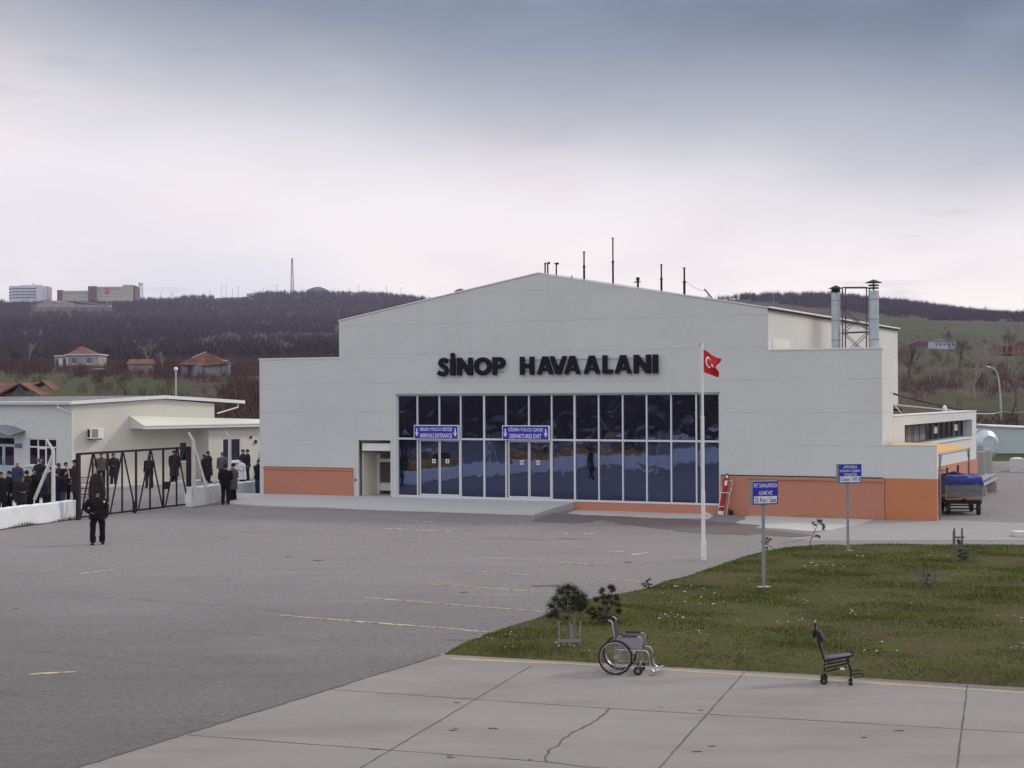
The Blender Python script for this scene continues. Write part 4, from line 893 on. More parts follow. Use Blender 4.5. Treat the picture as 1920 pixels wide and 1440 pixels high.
def blades(name, n, hmin, hmax, m, wmul=1.0, dens=None):
    x = nr.uniform(-2, 22, n * 4); y = nr.uniform(24, 50, n * 4); k = inside(x, y) & (np.abs(x) < .42 * y)
    if dens is not None: k &= dens(x, y)
    k &= nr.rand(len(x)) < np.clip(34 / y, 0, 1) ** 1.2
    x, y = x[k][:n], y[k][:n]; n = len(x); d_, _, _ = edge_near(x, y); z = lawn_h(d_, x, y) - .01
    h = nr.uniform(hmin, hmax, n) * (1 + .5 * np.sin(x * 1.1 + 2) * np.sin(y * .9)) * np.clip(d_ / .3 + .5, 0, 1); a = nr.uniform(0, 2 * np.pi, n); w_ = nr.uniform(.004, .009, n) * wmul * (y / 30)
    lx_, ly_ = nr.normal(0, .45, n) * h, nr.normal(0, .45, n) * h
    V = np.zeros((n, 3, 3)); V[:, 0] = np.stack([x - np.cos(a) * w_, y - np.sin(a) * w_, z], -1); V[:, 1] = np.stack([x + np.cos(a) * w_, y + np.sin(a) * w_, z], -1); V[:, 2] = np.stack([x + lx_, y + ly_, z + h], -1)
    return tag(npmesh(name, V.reshape(-1, 3), np.arange(n * 3).reshape(-1, 3), m), kind='stuff')
M['grass'] = mat('grass_blades', (.100, .122, .022), .9, .18, 5, var2=.14, scale2=.5, col2=(.118, .092, .044), lo=.52, hi=.72, mscale=.8, spec=.08)
M['grass2'] = mat('grass_blades_dark', (.052, .074, .014), .75, .18, 5, var2=.14, scale2=.5, spec=.08)
tag(blades('lawn_grass', 170000, .025, .06, 'grass'), 'short rough green grass with brown patches over the lawn', 'grass')
tag(blades('lawn_grass', 42000, .04, .08, 'grass2', 1.1, lambda x, y: (np.sin(x * 2.3 + 1.7 * np.sin(y * 1.1)) + np.sin(y * 2.9 + x) > .4)), 'darker taller tufts of grass over the lawn', 'grass')
# daisies and scraps
def daisies():
    w = MB(); r = random.Random(12); cl = [(r.uniform(900, 1920), r.uniform(1040, 1240)) for _ in range(48)]
    for cx_, cy_ in cl:
        for _ in range(r.choice([1, 1, 2, 3, 5, 8])):
            x, y = cx_ + r.gauss(0, 16), cy_ + r.gauss(0, 4)
            p = gnd(x, y)
            if not inside(np.array([p.x]), np.array([p.y]))[0] or p.y < 26: continue
            z = lawn_z(p.x, p.y) + .05; q = r.uniform(.013, .028) * (p.y / 36)
            w.add([(p.x + math.cos(a) * q * 1.3, p.y + math.sin(a) * q, z + r.uniform(0, .012)) for a in [i * math.pi / 3 for i in range(6)]], [tuple(range(6))])
    return w
o = daisies().build('daisies', mat('daisy_white', (.62, .63, .56), .8, .05)); tag(o, 'small white daisies scattered through the lawn', 'flowers', kind='stuff')

# ------------------------------------------------------------------ plants on the lawn
def stick_tree(name, base, label, cat, trunk, needles, m_trunk, m_leaf, group=None):
    s = empty(name, base, 0, label, cat, group); w = MB(); [w.tube(p, r_, 6) for p, r_ in trunk]; w.build('trunk', m_trunk, s, True); V, F = needles; o = npmesh('crown', V, F, m_leaf); o.parent = s; return s
def spray(centers, n, ln, wd, seed=1, up=.3, bias=1.0):
    r = np.random.RandomState(seed); V = []; 
    for (c, rad) in centers:
        c = np.array(c, float)
        for _ in range(n):
            d = r.normal(0, 1, 3); d[2] = d[2] * .8 + up; d /= np.linalg.norm(d); p = c + d * rad * r.uniform(0, .5); q = p + d * ln * r.uniform(.6, 1.2) * bias
            s_ = np.cross(d, r.normal(0, 1, 3)); s_ /= np.linalg.norm(s_) + 1e-9; V += [p - s_ * wd, p + s_ * wd, q]
    V = np.array(V); return V, np.arange(len(V)).reshape(-1, 3)
def lp(x, y): p = gnd(x, y); p.z = lawn_z(p.x, p.y); p2 = gnd(x, y, p.z); return p2
M['needle'] = mat('pine_needles', (.046, .054, .030), .7, .35, 2.5, spec=.08)
M['needle_brown'] = mat('brown_conifer', (.066, .058, .032), .8, .35, 3, spec=.08)
M['leaf_green'] = mat('leaf_green', (.045, .075, .022), .7, .3, 4)
M['leaf_olive'] = mat('leaf_olive', (.12, .10, .045), .8, .3, 4)
pb = lp(1069, 1212); r5 = random.Random(5); k_ = FPX / pb.y
cen = []; trunk = [([(0, 0, 0), (.02, 0, .3), (-.03, 0, .55), (-.01, 0, .75)], [.035, .03, .028, .02])]
for _ in range(24):
    a_, q_r = r5.uniform(0, 6.28), r5.uniform(0, 1) ** .5; cen.append(((((1063 + 34 * q_r * math.cos(a_)) - 1069) / k_, r5.uniform(-.3, .3), (1212 - (1131 - 27 * q_r * math.sin(a_))) / k_), .04))
for (px_, py_) in ((1035, 1140), (1030, 1155), (1042, 1122), (1052, 1112), (1067, 1104), (1080, 1110), (1092, 1118), (1097, 1132), (1090, 1145), (1060, 1128), (1075, 1125), (1048, 1138), (1082, 1134), (1065, 1116), (1040, 1150), (1085, 1122)):
    for _ in range(3):
        c = ((px_ - 1069 + r5.uniform(-3, 3)) / k_, r5.uniform(-.25, .25), (1212 - py_ + r5.uniform(-2, 3)) / k_); cen.append((c, .03))
    trunk.append(([(-.01, 0, .62), (c[0] * .5, c[1] * .5, (c[2] + .6) / 2), c], [.014, .010, .006]))
stick_tree('pine_sapling', pb, 'small round pine sapling inside a low frame at the lawn corner', 'young tree', trunk, spray(cen, 60, .14, .0045, 3, .25), 'palebark', 'needle', 'young plants on the lawn')
sb = lp(1132, 1172); k_ = FPX / sb.y; cen = []; trunk = []
for (px_, py_, sc) in ((1110, 1138, 1), (1105, 1148, 1), (1118, 1128, 1), (1128, 1120, 1), (1132, 1112, 1), (1147, 1104, 1), (1150, 1112, 1), (1143, 1120, 1), (1156, 1122, 1), (1150, 1134, 1), (1135, 1135, 1), (1125, 1142, 1), (1140, 1148, 1), (1160, 1138, 1), (1120, 1155, 1), (1142, 1128, 1), (1163, 1150, 1), (1110, 1156, 1), (1130, 1160, 1), (1150, 1160, 1)):
    c = ((px_ - 1132) / k_, r5.uniform(-.3, .3), max(.05, (1172 - py_) / k_)); trunk.append(([(0, 0, 0), (c[0] * .5, c[1] * .5, c[2] * .6), c], [.014, .01, .005]))
    for _ in range(3): cen.append(((c[0] + r5.uniform(-.04, .04), c[1], c[2] + r5.uniform(-.04, .06)), .05))
V1 = spray(cen, 46, .085, .007, 4, .5)
stick_tree('conifer_shrub', sb, 'ragged brownish conifer shrub just behind the pine sapling', 'shrub', trunk, V1, 'bark', 'needle_brown', 'young plants on the lawn')
def sapling(base, pts, leaves, label, ml, sz=.05, n=26, seed=2, group='young plants on the lawn'):
    k = FPX / base.y; tr_ = []
    for P_, r_ in pts: tr_.append(([((x) / k, 0.02 * i, y / k) for i, (x, y) in enumerate(P_)], r_))
    V, F = spray([((x / k, r5.uniform(-.06, .06), y / k), .05) for x, y in leaves], n, sz, .016, seed, .3)
    return stick_tree('sapling', base, label, 'young tree', tr_, (V, F), 'bark', ml, group)
sapling(lp(1460, 1058), [([(0, 0), (-2, 18), (-8, 28)], [.016, .014, .01]), ([(-6, 26), (-16, 34), (-26, 40)], .008)], [(-26, 45), (-22, 48), (-16, 46), (-30, 42), (-25, 38), (-20, 42), (-28, 32), (-22, 30)], 'bent sapling with dull yellow leaves behind the speed limit sign', 'leaf_olive', .06)
sapling(lp(1517, 1029), [([(0, 0), (4, 18), (12, 34), (20, 50)], [.016, .014, .011, .007]), ([(5, 20), (14, 26), (22, 24)], .008), ([(12, 33), (8, 46)], .006)], [(20, 50), (16, 53), (24, 46), (28, 40), (12, 44), (8, 48), (26, 36), (19, 22), (14, 24), (22, 52), (28, 43)], 'leaning leafy sapling at the lawn edge between the two signs', 'leaf_green', .06)
sapling(lp(1213, 1107), [([(0, 0), (-1, 10), (4, 22)], [.010, .008, .004]), ([(0, 5), (-7, 12)], .006), ([(0, 6), (7, 10)], .006)], [(-7, 12), (-2, 14), (3, 10), (7, 11), (5, 20), (1, 17), (-4, 8), (4, 5)], 'tiny dark seedling on the left edge of the lawn', 'needle_brown', .05, 16)
sapling(lp(1804, 1052), [([(0, 0), (-2, 20), (-6, 34)], .012), ([(0, 4), (6, 20), (8, 30)], .01)], [(-4, 34), (-8, 38), (2, 24), (6, 14), (0, 12), (-5, 18), (8, 26), (4, 6), (-6, 8), (8, 6)], 'small leafy bush growing inside the tall timber guard', 'leaf_green', .08, 30)
sapling(lp(1739, 1103), [([(0, 0), (0, 18), (1, 34)], .014)], [(0, 18), (-3, 8), (4, 6), (1, 24)], 'stunted bare sapling inside the square timber guard', 'needle_brown', .05, 12)
def guard(base, posts, rails, label, m='wood', th=.022):
    k = FPX / base.y; s = empty('tree_guard', base, 0, label, 'tree guard', 'timber guards round young trees')
    for (x, y0, y1, dy) in posts: w = MB(); w.box((x / k, dy, (y0 + y1) / 2 / k), (th * 2, th * 1.6, (y1 - y0) / k)); w.build('post', m, s)
    for (x0, x1, y, dy) in rails: w = MB(); w.box(((x0 + x1) / 2 / k, dy - .03, y / k), (abs(x1 - x0) / k, .02, .05)); w.build('rail', m, s)
guard(lp(1069, 1212), [(-21, -4, 47, -.05), (19, -4, 48, -.05), (9, 4, 50, .30), (3, 0, 40, .05)], [(-22, 20, 12, -.07)], 'low grey frame of thin posts round the pine sapling', 'steel', .012)
guard(lp(1802, 1052), [(-14, -4, 62, -.1), (-10, 6, 55, .2), (7, 14, 60, .25), (14, 0, 26, -.05)], [(-14, 8, 44, .1), (-12, 15, 25, -.1)], 'tall leaning timber tree guard at the back edge of the lawn')
guard(lp(1738, 1102), [(-15, -3, 38, -.1), (13, -3, 36, -.1), (0, 4, 30, .3)], [(-17, 16, 16, -.12), (-15, 13, 30, .28)], 'low square timber tree guard in the middle of the right lawn')

# ------------------------------------------------------------------ flagpole and flag
fb = gnd(1319, 1050); k_ = FPX / fb.y; s = empty('flagpole', fb, 0, 'white steel flagpole standing before the glass front', 'flagpole')
H_ = (1050 - 643) / k_
w = MB(); w.tube([(0, 0, 0), (0, 0, .12)], .075, 12); w.tube([(0, 0, .1), (0, 0, 1.95)], .058, 12); w.tube([(0, 0, 1.95), (0, 0, 2.02)], [.058, .046], 12); w.tube([(0, 0, 2.02), (0, 0, 4.15)], .046, 12); w.tube([(0, 0, 4.15), (0, 0, 4.2)], [.046, .034], 12); w.tube([(0, 0, 4.2), (0, 0, H_)], .034, 12)
w.build('pole', 'trimwhite', s, True)
w = MB(); w.box((0, -.07, .33), (.16, .03, .5)); w.tube([(0, -.09, .15), (0, -.08, .15)], .02, 8); w.build('mounting_plate', 'trimwhite', s, bevel=.004)
w = MB(); w.tube([(-.0, 0, H_), (-.09, -.02, H_ - .03), (-.10, -.02, H_ - .12)], .015, 5); w.build('pulley', 'steel', s)
w = MB(); w.tube([(-.07, -.03, H_ - .12), (-.075, -.03, 3), (-.06, -.06, 1.3)], .006, 3); w.build('halyard', 'white', s)
w = MB(); w.torus((.10, -.02, 1.28), (1, 0, 0), (0, 0, 1), .08, .012, 16, 5); w.build('halyard_cleat', 'trimwhite', s)
fl = empty('flag', fb + Vector((.035, 0, 0)), 0, 'red national flag with white crescent and star blowing to the right', 'flag')
top = [(0, 866), (30, 880), (60, 905), (95, 925), (128, 935)]; bot = [(2, 1030), (28, 1040), (50, 1048), (90, 1062), (113, 1068)]
def q1(P_, t_):
    x = t_ * (len(P_) - 1); i = min(int(x), len(P_) - 2); f_ = x - i; return (P_[i][0] * (1 - f_) + P_[i + 1][0] * f_, P_[i][1] * (1 - f_) + P_[i + 1][1] * f_)
def fsurf(a, b):
    t_, c_ = q1(top, a), q1(bot, a); x = t_[0] * (1 - b) + c_[0] * b; y = t_[1] * (1 - b) + c_[1] * b
    x -= 34 * a * a * math.exp(-((b - .42) / .2) ** 2)        # fold pulls the free edge in
    return Vector((x / 3.84 / k_, .10 * math.sin(a * 5 + b * 3.2) * a + .05 * math.sin(b * 7 + 1) * a, (1050 - (430 + y / 3.84)) / k_))
w = MB(); nA, nB = 22, 18; vs = [fsurf(i / nA, j / nB) for i in range(nA + 1) for j in range(nB + 1)]
w.add(vs, [(i * (nB + 1) + j, (i + 1) * (nB + 1) + j, (i + 1) * (nB + 1) + j + 1, i * (nB + 1) + j + 1) for i in range(nA) for j in range(nB)])
w.build('cloth', 'flagred', fl, True, ang=90)
def on_flag(loop2d, off):
    return [fsurf(a, b) + Vector((0, off, 0)) for a, b in loop2d]
for off in (-.008, .008):
    w = MB(); n = 20; out_ = [(.33 + .20 * math.cos(t_), .46 + .25 * math.sin(t_)) for t_ in [R(45) + R(270) * i / n for i in range(n + 1)]]; inn = [(.375 + .155 * math.cos(t_), .46 + .19 * math.sin(t_)) for t_ in [R(38) + R(284) * i / n for i in range(n + 1)]]
    vs = on_flag(out_, off) + on_flag(inn, off); w.add(vs, [(i, i + 1, n + 2 + i, n + 1 + i) for i in range(n)]); w.build('crescent', 'white', fl)
    w = MB(); st = [(.60 + (.10 if i % 2 == 0 else .042) * math.cos(R(180 + 36 * i)), .50 + (.125 if i % 2 == 0 else .05) * math.sin(R(180 + 36 * i))) for i in range(10)]
    w.add(on_flag([(.60, .50)], off) + on_flag(st, off), [(0, i + 1, (i + 1) % 10 + 1) for i in range(10)]); w.build('star', 'white', fl)

# ------------------------------------------------------------------ box signs on posts
def post_sign(bx_, by_, x0, x1, y0, y1, th, lines, low, label):
    b = gnd(bx_, by_); b.z = lawn_z(b.x, b.y); b = gnd(bx_, by_, b.z); k = FPX / b.y; s = empty('post_sign', b, R(th), label, 'sign', 'blue box signs on grey posts')
    zt, zb = (by_ - y0) / k, (by_ - y1) / k; wd = (x1 - x0) / k / math.cos(R(th)) ; dp = .20; c0 = ((x0 + x1) / 2 - bx_) / k
    w = MB(); w.tube([(0, 0, -.05), (0, 0, zb + .02)], .042, 12); w.build('post', 'steel', s, True)
    w = MB(); w.box((0, 0, .01), (.3, .2, .02)); w.build('base_plate', 'cement', s)
    w = MB(); w.box((c0, 0, (zt + zb) / 2), (wd, dp, zt - zb)); w.build('box_casing', 'steel', s, bevel=.006)
    w = MB(); zc = zb + (zt - zb) * .36; w.bb(c0 - wd / 2 + .006, c0 + wd / 2 - .006, -dp / 2 - .006, -dp / 2, zb + .008, zt - .008); w.build('blue_face', 'blue', s)
    w = MB(); w.bb(c0 - wd / 2 + .03, c0 + wd / 2 - .035, -dp / 2 - .009, -dp / 2 - .006, zb + .035, zc); w.build('white_band', 'white', s)
    w = MB()
    for t_, zf, wf, hh in lines: addtext(w, t_, c0, zb + (zt - zb) * zf, wd * wf, (zt - zb) * hh, -dp / 2 - .0105, .008)
    w.build('lettering', 'white', s)
    w = MB(); addtext(w, low, c0, (zb + .035 + zc) / 2, wd * .86, (zc - zb - .035) * .72, -dp / 2 - .0135, .008); w.build('black_lettering', mat('dark_blue_text', (.02, .02, .10), .5, 0), s)
post_sign(1432, 1101, 1408.5, 1458, 902, 946, 14, [('PAT SAHALARINDA', .82, .92, .19), ('AZAMİ HIZ', .53, .54, .22)], '25 Km / Saat', 'blue sign on a grey post reading PAT SAHALARINDA AZAMI HIZ 25 Km / Saat')
post_sign(1590, 1033, 1570.5, 1615, 870, 906, 10, [('APRONDA', .85, .60, .15), ('SİGARA İÇMEK', .655, .90, .19), ('YASAKTIR', .45, .58, .15)], 'Cezası 100 $', 'blue sign on a grey post reading APRONDA SIGARA ICMEK YASAKTIR Cezasi 100 $')

# ------------------------------------------------------------------ wheeled fire extinguisher against the wall
eb = plane(1352, 964, TO - NV * .42, NV); eb.z = 0; k_ = FPX / eb.y; s = empty('wheeled_fire_extinguisher', eb, 0, 'red wheeled fire extinguisher with white frame leaning by the glass corner', 'fire extinguisher')
def ep(x, y, d=0): return Vector(((1300 + x / 12 - 1350) / k_, d, (964 - (860 + y / 12)) / k_))
w = MB(); w.tube([ep(600, 1150), ep(720, 430)], .105, 16); w.tube([ep(720, 430), ep(735, 385)], [.105, .05], 16); w.build('cylinder', 'red', s, True)
w = MB(); w.tube([ep(592, 1230), ep(600, 1150)], .115, 16); w.build('base_band', 'trimwhite', s, True)
w = MB(); w.tube([ep(722, 420), ep(742, 335)], [.085, .03], 10); w.build('neck', 'trimwhite', s, True)
w = MB(); w.tube([ep(742, 340), ep(745, 310)], .04, 8); w.tube([ep(745, 320), ep(700, 370, -.05), ep(690, 430, -.08), ep(655, 440, -.05)], .014, 5); w.tube([ep(745, 320), ep(790, 370, .0), ep(780, 470, .1)], .014, 5); w.build('valve_hose', 'black', s)
w = MB(); c = ep(705, 520, -.11); w.box(c, (.10, .02, .20), Matrix.Rotation(R(9), 3, 'Y')); w.build('label_plate', 'white', s)
w = MB()
w.tube([ep(545, 1200, .0), ep(560, 1000), ep(630, 610)], .016, 6); w.tube([ep(715, 1270, .0), ep(780, 850, .0), ep(865, 490, .05), ep(850, 465, .05), ep(780, 470, .05)], .012, 6); w.tube([ep(780, 800, .1), ep(858, 650, .15)], .010, 6)
w.tube([ep(515, 1050, -.13), ep(665, 1045, -.13)], .014, 6); w.tube([ep(565, 735, -.12), ep(800, 740, -.12)], .014, 6); w.build('frame', 'trimwhite', s)
w = MB(); c = ep(800, 1180, .12); w.tube([c + Vector((-.03, 0, 0)), c + Vector((.03, 0, 0))], .11, 16); c = ep(850, 1190, .05); w.tube([c + Vector((-.03, 0, 0)), c + Vector((.03, 0, 0))], .09, 16); w.build('wheel', 'black', s)

# ------------------------------------------------------------------ wheelchair (x forward, y away from the camera)
wc = gnd(1158, 1260.8); s = empty('wheelchair', wc, R(-12), 'empty folding wheelchair with spoked wheels parked on the apron edge', 'wheelchair')
HW = .235
for y in (-HW - .03, HW + .03):
    w = MB(); w.torus((0, y, .30), (1, 0, 0), (0, 0, 1), .285, .016, 48, 8); wh = w.build('rear_wheel', 'rubber', s, True)
    w = MB(); w.torus((0, y, .30), (1, 0, 0), (0, 0, 1), .262, .009, 48, 6); w.torus((0, y + (-.04 if y < 0 else .04), .30), (1, 0, 0), (0, 0, 1), .255, .009, 48, 6); w.build('rim', 'chrome', wh, True)
    w = MB()
    for i in range(24): a = i * math.pi / 12; w.tube([(.02 * math.cos(a + 1), y + (.02 if i % 2 else -.02), .30 + .02 * math.sin(a + 1)), (.26 * math.cos(a), y, .30 + .26 * math.sin(a))], .0016, 3)
    w.build('spokes', 'chrome', wh)
    w = MB(); w.tube([(0, y - .03, .3), (0, y + .03, .3)], .028, 12); w.build('hub', 'steel', wh, True)
    c = Vector((.385, y * .86, .078)); w = MB(); w.tube([c + Vector((0, -.018, 0)), c + Vector((0, .018, 0))], .078, 24); cw = w.build('caster', 'rubber', s, True)
    w = MB(); w.tube([c + Vector((0, -.022, 0)), c + Vector((0, .022, 0))], .03, 12); w.tube([c + Vector((0, -.025, 0)), c + Vector((.035, -.025, .10)), c + Vector((.045, 0, .16))], .009, 6); w.build('fork', 'chrome', cw)
w = MB()
for y in (-HW, HW):
    w.tube([(.0, y, .10), (.0, y, .46), (-.02, y, .64), (-.06, y, .90), (-.09, y, .925), (-.13, y, .925)], .0115, 8)     # back upright
    w.tube([(0, y, .43), (.45, y, .43), (.53, y, .42), (.575, y, .36), (.58, y, .28), (.60, y, .13), (.66, y, .075)], .0115, 8)   # seat rail and leg hanger
    w.tube([(0, y, .155), (.52, y, .155)], .010, 8); w.tube([(.45, y, .64), (.45, y, .15)], .010, 8)
    w.tube([(.03, y, .43), (.03, y, .62), (.06, y, .655), (.42, y, .655), (.45, y, .62), (.45, y, .43)], .0115, 8)
    w.tube([(-.13, y, .08), (.2, y, .08)], .008, 6)
w.tube([(.12, -HW, .16), (.12, HW, .42)], .010, 6); w.tube([(.12, HW, .16), (.12, -HW, .42)], .010, 6); w.tube([(.34, -HW, .16), (.34, HW, .42)], .010, 6); w.tube([(.34, HW, .16), (.34, -HW, .42)], .010, 6); w.tube([(0, -HW, .3), (0, HW, .3)], .012, 8)
w.build('frame', 'chrome', s, True)
w = MB(); w.box((-.025, 0, .67), (.02, 2 * HW, .42), Matrix.Rotation(R(-8), 3, 'Y')); w.build('backrest', 'vinyl', s, bevel=.008)
w = MB(); w.box((.24, 0, .435), (.43, 2 * HW - .02, .03)); w.build('seat', 'vinyl', s, bevel=.012)
for y in (-HW, HW):
    w = MB(); w.tube([(-.12, y, .925), (-.22, y, .915)], .019, 10); w.build('handle', 'black', s, True)
    w = MB(); w.box((.24, y, .672), (.28, .045, .028)); w.build('arm_pad', 'vinyl', s, bevel=.008)
    w = MB(); w.box((.24, y, .545), (.40, .006, .17)); w.build('side_panel', 'greypanel', s)
    w = MB(); w.box((.70, y * .66, .085), (.15, .15, .012), Matrix.Rotation(R(-18), 3, 'Y')); w.build('footplate', 'galv', s, bevel=.003)
w = MB(); w.box((.575, 0, .27), (.012, 2 * HW, .11), Matrix.Rotation(R(25), 3, 'Y')); w.build('calf_strap', 'vinyl', s)
w = MB(); w.tube([(.30, -HW - .01, .43), (.34, -HW - .05, .40), (.30, -HW - .06, .39)], .012, 6); w.build('brake_lever', 'galv', s)

# ------------------------------------------------------------------ narrow transfer chair
tc_ = gnd(1545, 1280.5); s = empty('transfer_chair', tc_, R(-12), 'narrow black four wheeled stair chair with a head pad beside the lawn', 'chair'); k_ = 9 * FPX / tc_.y
def cp(x, y, d=0): return Vector(((x - 580) / k_, d, (1265 - y) / k_))
for y in (-.17, .17):
    w = MB(); w.tube([cp(580, 1205, y - .018), cp(580, 1205, y + .018)], .062, 20); wh = w.build('rear_wheel', 'rubber', s, True); w = MB(); w.tube([cp(580, 1205, y - .021), cp(580, 1205, y + .021)], .014, 10); w.build('hub', 'chrome', wh)
    w = MB(); w.tube([cp(1018, 1238, y - .012), cp(1018, 1238, y + .012)], .036, 16); w.build('front_caster', 'rubber', s, True)
w = MB()
for y in (-.17, .17):
    w.tube([cp(440, 240, y * .8), cp(450, 330, y * .9), cp(480, 480, y), cp(590, 880, y), cp(595, 1180, y)], .014, 8)
    w.tube([cp(600, 870, y), cp(680, 850, y), cp(940, 790, y), cp(1070, 760, y)], .013, 8)
    w.tube([cp(960, 800, y), cp(1000, 960, y), cp(1030, 1090, y), cp(1018, 1238, y)], .015, 8)
    w.tube([cp(620, 980, y), cp(960, 900, y)], .012, 8); w.tube([cp(630, 1040, y), cp(960, 950, y)], .012, 8)
    w.tube([cp(1035, 1080, y), cp(1180, 1060, y), cp(1230, 1080, y), cp(1215, 1115, y), cp(1060, 1130, y)], .008, 6)
for (x, y_) in ((450, 300), (590, 880), (595, 1100), (1000, 960), (1030, 1090), (1225, 1090), (760, 1005)): w.tube([cp(x, y_, -.17), cp(x, y_, .17)], .012, 8)
w.build('frame', 'black', s, True)
w = MB()
for (x, y_) in ((575, 860), (585, 900), (620, 895), (595, 960), (590, 1058), (940, 825), (900, 832), (975, 960), (1003, 1130), (1045, 1128), (1000, 900), (720, 870)): w.ell(cp(x, y_, -.187), (.009, .006, .009), 6, 4)
w.build('bolts', 'chrome', s)
w = MB(); w.box(cp(535, 650), (.025, .30, .42), Matrix.Rotation(R(-15), 3, 'Y')); w.build('backrest', mat('grey_canvas', (.055, .048, .055), .8), s, bevel=.008)
w = MB(); a_ = math.atan2(60, 400); w.box(cp(800, 820), (.46, .33, .045), Matrix.Rotation(-a_, 3, 'Y')); w.box(cp(690, 870), (.14, .3, .05), Matrix.Rotation(-a_, 3, 'Y')); w.build('seat', mat('grey_seat', (.10, .09, .115), .6), s, bevel=.01)
w = MB(); w.box(cp(525, 470), (.055, .26, .20), Matrix.Rotation(R(-27), 3, 'Y')); w.build('head_pad', mat('navy_pad', (.014, .014, .05), .6), s, bevel=.015)
w = MB(); w.box(cp(430, 430), (.06, .24, .13), Matrix.Rotation(R(12), 3, 'Y')); w.build('rear_pouch', 'black', s, bevel=.015)
w = MB(); w.tube([cp(440, 240, -.14), cp(440, 240, .14)], .014, 8); w.tube([cp(455, 290, -.15), cp(465, 350, -.15)], .012, 6); w.build('push_bar', 'chrome', s)
w = MB(); w.box(cp(885, 982, -.19), (.07, .006, .035)); w.build('label_plate', 'white', s)

# ------------------------------------------------------------------ luggage carts
def cart(base, rz, label, tarp):
    s = empty('luggage_cart', base, rz, label, 'luggage cart', 'luggage carts beside the orange wall'); w2 = .70; Ln = 2.4
    w = MB(); w.bb(-w2, w2, 0, Ln, .60, .68); w.bb(-w2, -w2 + .2, -.02, .0, .60, .67); w.bb(w2 - .25, w2, -.02, .0, .60, .67); w.build('bed', mat('ochre_bed', (.30, .18, .07), .8, .2, 6), s)
    w = MB(); w.bb(-w2, w2, .02, .05, .72, 1.22); w.bb(-w2, w2, .0, .02, 1.20, 1.24); w.bb(-w2, w2, .0, .02, .96, .985); w.build('front_board', mat('scuffed_grey_board', (.15, .155, .165), .6, .2, 5, col2=(.42, .40, .40), lo=.66, hi=.74, mscale=3), s)
    w = MB(); w.bb(-w2 + .02, w2 - .02, Ln - .05, Ln - .02, .7, 1.3); w.build('rear_board', 'greypanel', s)
    w = MB()
    for x in (-w2, w2):
        for y in (.02, Ln - .02): w.tube([(x, y, .6), (x, y, 1.50)], .022, 6)
        w.tube([(x, .02, 1.5), (x, Ln, 1.5)], .018, 6); w.tube([(x, .02, 1.0), (x, Ln, 1.0)], .014, 6); w.tube([(x, .02, 1.25), (x, Ln, 1.25)], .014, 6)
    w.tube([(-w2, .02, 1.50), (-w2 + .06, .02, 1.56), (w2 - .06, .02, 1.56), (w2, .02, 1.50)], .018, 6); w.build('rail', 'steel', s)
    for x in (-w2 + .12, w2 - .12):
        for y in (.25, Ln - .3):
            w = MB(); w.tube([(x - .06, y, .24), (x + .06, y, .24)], .235, 20); wh = w.build('wheel', 'rubber', s, True); w = MB(); w.tube([(x - .065, y, .24), (x + .065, y, .24)], .10, 12); w.build('hub', 'steel', wh)
            w = MB(); w.box((x, y, .48), (.10, .12, .28)); w.build('wheel_bracket', 'darkiron', s)
    w = MB(); w.box((0, .25, .24), (2 * w2 - .2, .05, .05)); w.box((0, Ln - .3, .24), (2 * w2 - .2, .05, .05)); w.tube([(0, 0, .45), (0, -.1, .55), (0, -.12, .66)], .03, 6); w.build('axle', 'darkiron', s)
    w = MB(); w.box((0, -.04, .60), (.12, .08, .1)); w.build('tow_hitch', 'darkiron', s)
    w = MB(); w.bb(-w2 + .02, w2 - .02, .03, Ln, .44, .58); w.build('painted_bed_shadow', 'black', s)  # black slab standing in for the shade beneath the bed
    return s
cb = gnd(1808, 966); cr = R(-8)
cart(cb, cr, 'nearest grey luggage cart carrying a blue tarpaulin, out in the open', True)
cart(gnd(1764, 955) + Vector((-.05, 1.0, 0)), cr, 'dark luggage cart half hidden behind the orange screen wall', False)
tp = empty('tarpaulin', cb, cr, 'crumpled bright blue tarpaulin heaped on the front luggage cart', 'tarpaulin'); w = MB(); nA, nB = 22, 14; r8 = random.Random(8); vs = []
for i in range(nA + 1):
    for j in range(nB + 1):
        a, b = i / nA * 2 - 1, j / nB; x = a * .74; y = -.02 + b * 1.9
        z = 1.50 + .05 * math.sin(a * 7 + b * 3) + .04 * math.sin(b * 9 + a * 4) + r8.uniform(-.02, .02) + .06 * (1 - a * a)
        if j <= 2: z = (1.22, 1.36, 1.48)[j] + .02 * math.sin(a * 11) + r8.uniform(-.02, .02); y = (-.02, -.035, .0)[j] - .02 * abs(math.sin(a * 8))
        if i in (0, nA): z -= .14
        vs.append((x, y, z))
w.add(vs, [(i * (nB + 1) + j, (i + 1) * (nB + 1) + j, (i + 1) * (nB + 1) + j + 1, i * (nB + 1) + j + 1) for i in range(nA) for j in range(nB)]); w.build('sheet', 'tarp', tp, True, ang=60)

